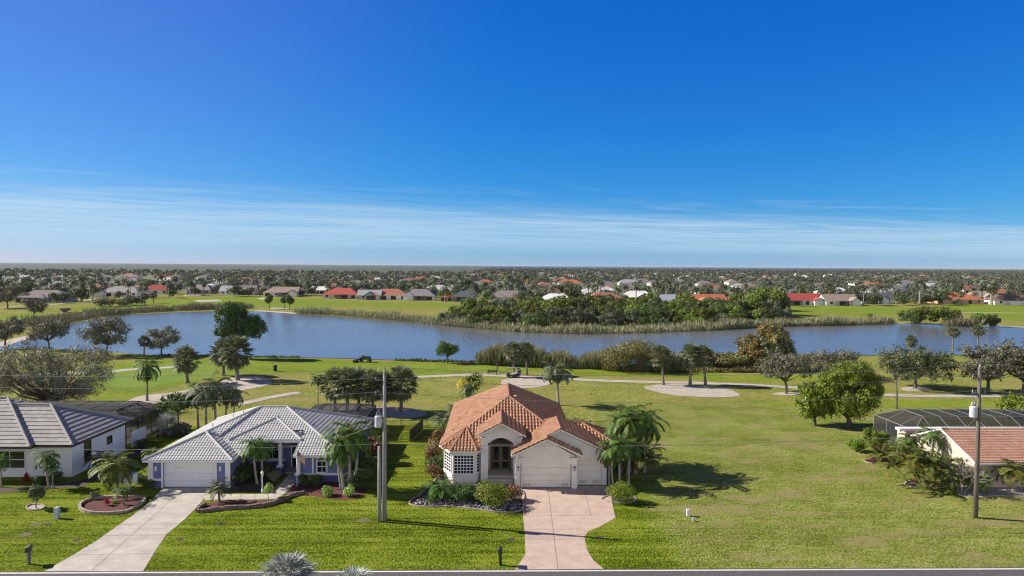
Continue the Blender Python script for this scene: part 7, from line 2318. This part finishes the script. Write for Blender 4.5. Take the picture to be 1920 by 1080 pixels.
def mailbox_black():
    p = G(938, 1060)
    t = thing('mailbox', 'black mailbox on a stout black post beside the salmon driveway', 'mailbox', (p.x, p.y, 0))
    m = MB(); m.lathe([(.11, -.05), (.11, .9), (.15, .93)], 12); m.build('post', M['black'], t)
    b = MB(); n = 10
    prof = [(-.15, 0)] + [(-.15 * math.cos(math.pi * i / n), .18 + .16 * math.sin(math.pi * i / n)) for i in range(n + 1)] + [(.15, 0)]
    k = len(prof)
    b.add([(x, y, .93 + z) for y in (-.28, .28) for x, z in prof], [tuple(range(k)), tuple(range(k, 2 * k))[::-1]] + [(i, k + i, k + (i + 1) % k, (i + 1) % k) for i in range(k)])
    x = b.build('box', M['black'], t)
    d = MB(); d.box(-.12, -.305, .96, .12, -.282, 1.24); d.build('door', M['bronze'], x)


mailbox_wood(); mailbox_black()


def pedestal(px, py, h, w, label, mat='greymetal'):
    p = G(px, py)
    t = thing('utility_pedestal', label, 'utility box', (p.x, p.y, 0))
    b = MB(); b.box(-w / 2, -w / 2, 0, w / 2, w / 2, h - .1); b.build('body', M[mat], t)
    c = MB(); c.box(-w / 2 - .02, -w / 2 - .02, h - .099, w / 2 + .02, w / 2 + .02, h - .04); c.box(-w / 2 + .02, -w / 2 + .02, h - .04, w / 2 - .02, w / 2 - .02, h); c.build('cap', M[mat], t)


pedestal(107, 972, .95, .34, 'grey green utility box standing on the left lawn')
pedestal(1290, 968, .62, .24, 'small white utility box on the lot line of the empty lot', 'white')
pedestal(1300, 977, .3, .16, 'tiny grey stub post next to the small white utility box', 'greymetal')
p = G(516, 696)
t = thing('litter_bin', 'dark upright litter bin on the near fairway', 'litter bin', (p.x, p.y, 0))
b = MB(); b.lathe([(.36, 0), (.36, 1.1)], 12); b.build('body', M['black'], t)
b = MB(); b.lathe([(.39, 1.1), (.39, 1.18), (.15, 1.3)], 12); b.build('lid', M['bronze'], t)

# the white equipment box by the mulch island
p = G(238, 915)
t = thing('equipment_box', 'white boxy equipment cabinet on thin legs beside the yellowing palm', 'equipment box', (p.x, p.y, 0), R(-18))
b = MB(); b.box(-.75, -.5, .55, .75, .5, 1.35); b.build('cabinet', M['white'], t)
b = MB(); b.box(-.8, -.55, 1.351, .8, .55, 1.42); b.build('lid', M['alu'], t)
for x in (-.65, .65):
    for y in (-.42, .42):
        b = MB(); b.box(x - .05, y - .05, 0, x + .05, y + .05, .55); b.build('leg', M['white'], t)

# flag on its pole, lamp post
p = G(557, 912)
t = thing('flagpole', 'slim white flagpole in the mulch bed before the blue house', 'flagpole', (p.x, p.y, 0))
b = MB(); b.tube([(0, 0, -.05), (0, 0, 3.7)], .035, 8); b.build('pole', M['trim'], t)
b = MB(); b.ball((0, 0, 3.75), .07, .07, .07, 8, 6); b.build('finial', M['alu'], t)


def flag():
    W, H, nx = .95, 1.35, 12
    def wav(u, z):          # hangs nearly furled, falling from the hoist
        x = .05 + W * u * .78
        return (p.x + x, p.y - .06 + .10 * math.sin(u * 9 + z * 2) * u, 3.45 - z - u * .55)
    fl = thing('flag', 'small hanging striped flag with a starred blue corner on the slim white flagpole', 'flag', (p.x, p.y, 3.4))
    off = (-p.x, -p.y, -3.4)
    rows = 13
    for nm, mt, sel in (('red_stripes', 'red', lambda r, c: r % 2 == 0), ('white_stripes', 'trim', lambda r, c: r % 2 == 1), ('canton', 'flagblue', None)):
        mb = MB()
        for r in range(rows):
            for c in range(nx):
                can = r < 7 and c < 5
                if (nm == 'canton') != can: continue
                if nm != 'canton' and not sel(r, c): continue
                z0, z1, u0, u1 = H * .62 * r / rows, H * .62 * (r + 1) / rows, c / nx, (c + 1) / nx
                q = [wav(u0, z0), wav(u1, z0), wav(u1, z1), wav(u0, z1)]
                mb.add(q, [(0, 1, 2, 3)])
        mb.build(nm, M[mt], fl, off)
    mb = MB()
    for r in range(4):
        for c in range(4):
            a = Vector(wav((c + .7) / nx, H * .62 * (r * 1.6 + .7) / rows)) + Vector((0, -.012, 0))
            pts = []
            for k in range(10):
                rr = .028 if k % 2 == 0 else .012
                pts.append((a.x + rr * math.sin(math.pi * k / 5), a.y, a.z + rr * math.cos(math.pi * k / 5)))
            mb.add(pts, [tuple(range(10))])
    mb.build('stars', M['trim'], fl, off)


flag()
p = G(492, 924)
t = thing('lamp_post', 'white lamp post in the dark bed before the blue house', 'lamp post', (p.x, p.y, 0))
b = MB(); b.lathe([(.11, 0), (.11, .3), (.05, .4), (.045, 1.55), (.08, 1.6)], 10); b.build('post', M['trim'], t)
b = MB(); b.lathe([(.10, 1.6), (.14, 1.9)], 8); b.build('lamp_glass', M['glow'], t)
b = MB(); b.lathe([(.17, 1.9), (.03, 2.08)], 8); b.build('lamp_cap', M['trim'], t)


# black picket fences behind the houses
def fence(label, a, b, h=1.25, step=.14, solid=False):
    a, b = Vector((*a[:2], 0)), Vector((*b[:2], 0))
    t = thing('picket_fence', label, 'fence', tuple((a + b) / 2))
    off = tuple(-(a + b) / 2)
    L_ = (b - a).length
    n = max(1, int(L_ / 2.4))
    ps = MB()
    for i in range(n + 1):
        q = a.lerp(b, i / n); ps.bar(q, q + Vector((0, 0, h + .08)), .07)
    ps.build('posts', M['black'], t, off)
    rl = MB()
    for z in (.18, h - .12): rl.bar(a + Vector((0, 0, z)), b + Vector((0, 0, z)), .035, .045)
    k = int(L_ / step)
    for i in range(k): q = a.lerp(b, (i + .5) / k); rl.bar(q + Vector((0, 0, .06)), q + Vector((0, 0, h)), .02)
    rl.build('pickets', M['black'], t, off)
    return t


fence('far black picket fence line between the blue and terracotta houses', G(716, 806), G(858, 803))
fence('near black picket fence line crossing the grass between the two houses', G(705, 829), G(824, 824), 1.1)
fence('black picket fence behind the right corner of the terracotta house', G(1068, 806), G(1145, 806), 1.25)
fence('black picket fence in the yard behind the white house', G(296, 822), G(402, 818), 1.1)
a, b = G(768, 829), G(793, 806)
mb = MB(); mb.bar((a.x, a.y, .75), (b.x, b.y, .75), .05, 1.4)
o = mb.build('privacy_panel', M['black']); tag(o, 'solid black privacy panel joining the two picket fence lines', 'fence panel')
# park bench on the cart path
p = G(923, 703)
t = thing('bench', 'dark bench beside the cart path left of the golf cart', 'bench', (p.x, p.y, 0))
b = MB()
for k in range(4): b.box(-.95, -.25 + k * .13, .42, .95, -.15 + k * .13, .46)
b.build('seat', M['bronze'], t)
b = MB()
for k in range(3): b.box(-.95, .27, .55 + k * .13, .95, .31, .64 + k * .13)
b.build('backrest', M['bronze'], t)
for x in (-.8, .8):
    b = MB(); b.box(x - .05, -.25, 0, x + .05, -.19, .415); b.box(x - .05, .2, 0, x + .05, .265, .95); b.build('leg', M['black'], t)


# ------------------------------------------------------------------ golf cart, mower, people
def wheel(t, x, y, r, w, name='wheel'):
    b = MB(); n = 16
    for yy in (y - w / 2,):
        pts = [(x + r * math.cos(2 * math.pi * k / n), r + r * math.sin(2 * math.pi * k / n)) for k in range(n)]
        vs = [(px_, yv, z) for yv in (y - w / 2, y + w / 2) for px_, z in pts]
        b.add(vs, [tuple(range(n)), tuple(range(n, 2 * n))[::-1]] + [(k, n + k, n + (k + 1) % n, (k + 1) % n) for k in range(n)])
    tw = b.build(name, M['rubber'], t)
    h = MB(); pts = [(x + r * .5 * math.cos(2 * math.pi * k / 10), r + r * .5 * math.sin(2 * math.pi * k / 10)) for k in range(10)]
    vs = [(px_, yv, z) for yv in (y - w / 2 - .015, y + w / 2 + .015) for px_, z in pts]
    h.add(vs, [tuple(range(10)), tuple(range(10, 20))[::-1]] + [(k, 10 + k, 10 + (k + 1) % 10, (k + 1) % 10) for k in range(10)])
    h.build('rim', M['alu'], tw)


def golf_cart():
    p = G(962, 708)
    t = thing('golf_cart', 'dark golf cart with a grey roof parked between the two fan palms', 'golf cart', (p.x, p.y, 0), R(8))
    b = MB()
    b.box(-1.2, -.58, .28, 1.15, .58, .42)
    prof = [(-1.25, .42), (-1.25, .75), (-1.05, .92), (-.75, .98), (-.68, .43)]
    k = len(prof)
    b.add([(x, y, z) for y in (-.56, .56) for x, z in prof], [tuple(range(k)), tuple(range(k, 2 * k))[::-1]] + [(i, k + i, k + (i + 1) % k, (i + 1) % k) for i in range(k)])
    b.box(.05, -.56, .421, .62, .56, .72); b.box(.62, -.5, .421, 1.2, .5, .8)
    b.build('body', M['darkcloth'], t)
    s = MB(); s.box(0, -.52, .721, .58, .52, .84); s.box(.50, -.52, .841, .64, .52, 1.25); s.build('seat', M['creamtrim'], t)
    r = MB(); r.box(-.95, -.62, 1.86, 1.0, .62, 1.93); r.box(-.85, -.55, 1.93, .9, .55, 1.96); r.build('roof', M['greycloth'], t)
    f = MB()
    for y in (-.54, .54):
        f.tube([(-1.02, y, .9), (-.8, y, 1.86)], .025, 6); f.tube([(.85, y, .8), (.9, y, 1.86)], .025, 6)
    f.build('roof_strut', M['black'], t)
    sw = MB(); n = 12
    for i in range(n):
        a, c = 2 * math.pi * i / n, 2 * math.pi * (i + 1) / n
        sw.bar((-.42 + .05 * math.cos(a), -.25 + .17 * math.sin(a), 1.1 + .16 * math.cos(a)), (-.42 + .05 * math.cos(c), -.25 + .17 * math.sin(c), 1.1 + .16 * math.cos(c)), .03)
    sw.tube([(-.72, -.25, .9), (-.42, -.25, 1.1)], .025, 6); sw.build('steering_wheel', M['black'], t)
    for y in (-.28, .28):
        g = MB(); g.tube([(1.3, y, .5), (1.42, y, 1.35)], [.14, .17], 10)
        for j in range(4): g.tube([(1.42, y - .08 + .05 * j, 1.3), (1.45, y - .08 + .05 * j, 1.62)], .018, 5)
        bag = g.build('golf_bag', M['greycloth' if y < 0 else 'darkcloth'], None)
        bag.location = t.location; bag.rotation_euler = t.rotation_euler
        tag(bag, 'grey golf bag strapped behind the dark golf cart' if y < 0 else 'dark golf bag strapped behind the dark golf cart', 'golf bag')
    for x in (-.9, .85):
        for y in (-.52, .52): wheel(t, x, y, .24, .2)
    for y in (-.38, .38):
        h = MB(); h.box(-1.27, y - .08, .6, -1.251, y + .08, .7); h.build('headlight', M['glow'], t)


golf_cart()


def mower():
    p = G(682, 679)
    t = thing('ride_on_mower', 'dark green ride-on fairway mower at the near lake shore', 'mower', (p.x, p.y, 0), R(-6))
    b = MB()
    prof = [(-.1, .6), (-.1, 1.15), (.2, 1.35), (1.2, 1.3), (1.5, 1.05), (1.55, .6)]
    k = len(prof)
    b.add([(x, y, z) for y in (-.55, .55) for x, z in prof], [tuple(range(k)), tuple(range(k, 2 * k))[::-1]] + [(i, k + i, k + (i + 1) % k, (i + 1) % k) for i in range(k)])
    b.box(-1.2, -.5, .45, -.1, .5, .62)
    b.build('body', M['machgreen'], t)
    s = MB(); s.box(-.5, -.28, .9, -.12, .28, 1.02); s.box(-.2, -.28, 1.02, -.08, .28, 1.5); s.box(-.45, -.2, .62, -.15, .2, .9); s.build('seat', M['black'], t)
    c = MB(); c.tube([(-1.15, 0, .62), (-.85, 0, 1.2)], .04, 6)
    n = 10
    for i in range(n):
        a, d = 2 * math.pi * i / n, 2 * math.pi * (i + 1) / n
        c.bar((-.85 + .08 * math.cos(a), .2 * math.sin(a), 1.2 + .12 * math.cos(a)), (-.85 + .08 * math.cos(d), .2 * math.sin(d), 1.2 + .12 * math.cos(d)), .035)
    c.build('steering_wheel', M['black'], t)
    r = MB()
    for y in (-.5, .5): r.tube([(.05, y, 1.2), (.05, y, 2.15)], .035, 6)
    r.bar((.05, -.5, 2.15), (.05, .5, 2.15), .07); r.build('roll_bar', M['alu'], t)
    for x, y in ((-1.75, -.95), (-1.75, .95), (-1.9, 0)):
        d = MB(); d.tube([(x, y - .42, .22), (x, y + .42, .22)], .2, 10); d.box(x - .3, y - .45, .25, x + .3, y + .45, .5)
        d.build('cutting_deck', M['bronze'], t)
    a = MB()
    for y in (-.7, 0, .7): a.bar((-1.0, y * .5, .5), (-1.75, y, .45), .08)
    a.build('lift_arm', M['black'], t)
    for x, y, rr in ((-.75, -.75, .42), (-.75, .75, .42), (1.3, -.6, .32), (1.3, .6, .32)): wheel(t, x, y, rr, .3)
    return p


MOW = mower()


def skin_figure(name, joints, edges, mat, parent, sub=1):
    """one continuous body grown on a skeleton: joints name -> (xyz, radius)"""
    keys = list(joints)
    me = bpy.data.meshes.new(name)
    me.from_pydata([joints[k][0] for k in keys], [(keys.index(a), keys.index(b)) for a, b in edges], [])
    me.materials.append(mat)
    o = bpy.data.objects.new(name, me)
    C.objects.link(o); o.parent = parent
    md = o.modifiers.new('skin', 'SKIN')
    for i, k in enumerate(keys):
        r = joints[k][1]
        me.skin_vertices[0].data[i].radius = (r, r) if not isinstance(r, tuple) else r
    me.skin_vertices[0].data[0].use_root = True
    s = o.modifiers.new('sub', 'SUBSURF'); s.levels = sub; s.render_levels = sub
    return o


def person(label, loc, rotz, shirt, trousers, sit=False, cap=None):
    t = thing('person', label, 'person', loc, rotz)
    if sit: lz = .0
    hipz = .93 if not sit else .55
    J = {'pelvis': ((0, 0, hipz), .14), 'waist': ((0, 0, hipz + .18), .125), 'chest': ((0, .01, hipz + .40), .15), 'neck': ((0, 0, hipz + .58), .055), 'head0': ((0, -.01, hipz + .66), .075), 'head': ((0, -.015, hipz + .76), .10), 'top': ((0, 0, hipz + .84), .06),
         'sl': ((-.19, 0, hipz + .50), .065), 'el': ((-.25, -.04, hipz + .22), .045), 'wl': ((-.20, -.22, hipz + .06), .034), 'hl': ((-.14, -.30, hipz + .03), .03),
         'sr': ((.19, 0, hipz + .50), .065), 'er': ((.25, -.04, hipz + .22), .045), 'wr': ((.20, -.22, hipz + .06), .034), 'hr': ((.14, -.30, hipz + .03), .03)}
    if not sit:
        for s_, x in (('l', -1), ('r', 1)):
            J['h' + s_ + 'p'] = ((.1 * x, 0, .86), .095); J['k' + s_] = ((.12 * x, -.02, .48), .065); J['a' + s_] = ((.13 * x, .02, .09), .042); J['t' + s_] = ((.15 * x, -.16, .04), .035)
    else:
        for s_, x in (('l', -1), ('r', 1)):
            J['h' + s_ + 'p'] = ((.1 * x, -.05, hipz - .02), .095); J['k' + s_] = ((.14 * x, -.46, hipz + .02), .068); J['a' + s_] = ((.14 * x, -.52, hipz - .40), .042); J['t' + s_] = ((.14 * x, -.68, hipz - .44), .035)
    E = [('pelvis', 'waist'), ('waist', 'chest'), ('chest', 'neck'), ('neck', 'head0'), ('head0', 'head'), ('head', 'top')]
    for s_ in 'lr':
        E += [('chest', 's' + s_), ('s' + s_, 'e' + s_), ('e' + s_, 'w' + s_), ('w' + s_, 'h' + s_), ('pelvis', 'h' + s_ + 'p'), ('h' + s_ + 'p', 'k' + s_), ('k' + s_, 'a' + s_), ('a' + s_, 't' + s_)]
    skin_figure('body', J, E, M['skin'], t)
    g = lambda k, d: (J[k][0], J[k][1] + d)
    skin_figure('shirt', {'waist': ((0, 0, hipz + .02), .155), 'mid': g('waist', .02), 'chest': g('chest', .02), 'sl': g('sl', .02), 'el': ((-.24, -.02, hipz + .30), .07), 'sr': g('sr', .02), 'er': ((.24, -.02, hipz + .30), .07)},
                [('waist', 'mid'), ('mid', 'chest'), ('chest', 'sl'), ('sl', 'el'), ('chest', 'sr'), ('sr', 'er')], M[shirt], t)
    skin_figure('trousers', {'p': ((0, 0, hipz - .02), .15), 'hl': g('hlp', .018), 'kl': g('kl', .02), 'al': ((J['al'][0][0], J['al'][0][1], J['al'][0][2] + .04), .06), 'hr': g('hrp', .018), 'kr': g('kr', .02), 'ar': ((J['ar'][0][0], J['ar'][0][1], J['ar'][0][2] + .04), .06)},
                [('p', 'hl'), ('hl', 'kl'), ('kl', 'al'), ('p', 'hr'), ('hr', 'kr'), ('kr', 'ar')], M[trousers], t)
    h = MB(); h.ball((0, .01, hipz + .80), .112, .12, .085, 10, 6); h.box(-.09, -.21, hipz + .775, .09, -.08, hipz + .79); h.build('cap', M[cap or shirt], t)
    return t


p = G(932, 698)
person('golfer in dark clothes standing on the fairway left of the fan palms', (p.x, p.y, 0), R(70), 'darkcloth', 'greycloth')
p2 = G(972.5, 704)
person('second golfer in dark clothes standing behind the golf cart', (p2.x, p2.y, 0), R(-40), 'darkcloth', 'darkcloth')
person('driver in a grey shirt seated on the green mower', (MOW.x - .32, MOW.y, .42), R(-96), 'greycloth', 'darkcloth', sit=True, cap='white')
p = G(932.5, 698.5)
c = MB(); c.tube([(.0, .0, .02), (-.25, -.1, .95)], .012, 5); c.box(-.05, -.03, 0, .07, .03, .06)
o = c.build('golf_club', M['alu']); o.location = (p.x - .3, p.y - .25, 0); tag(o, 'thin metal golf club held by the golfer on the fairway', 'golf club')

# clean-up: nothing else
print('objects', len(bpy.data.objects))
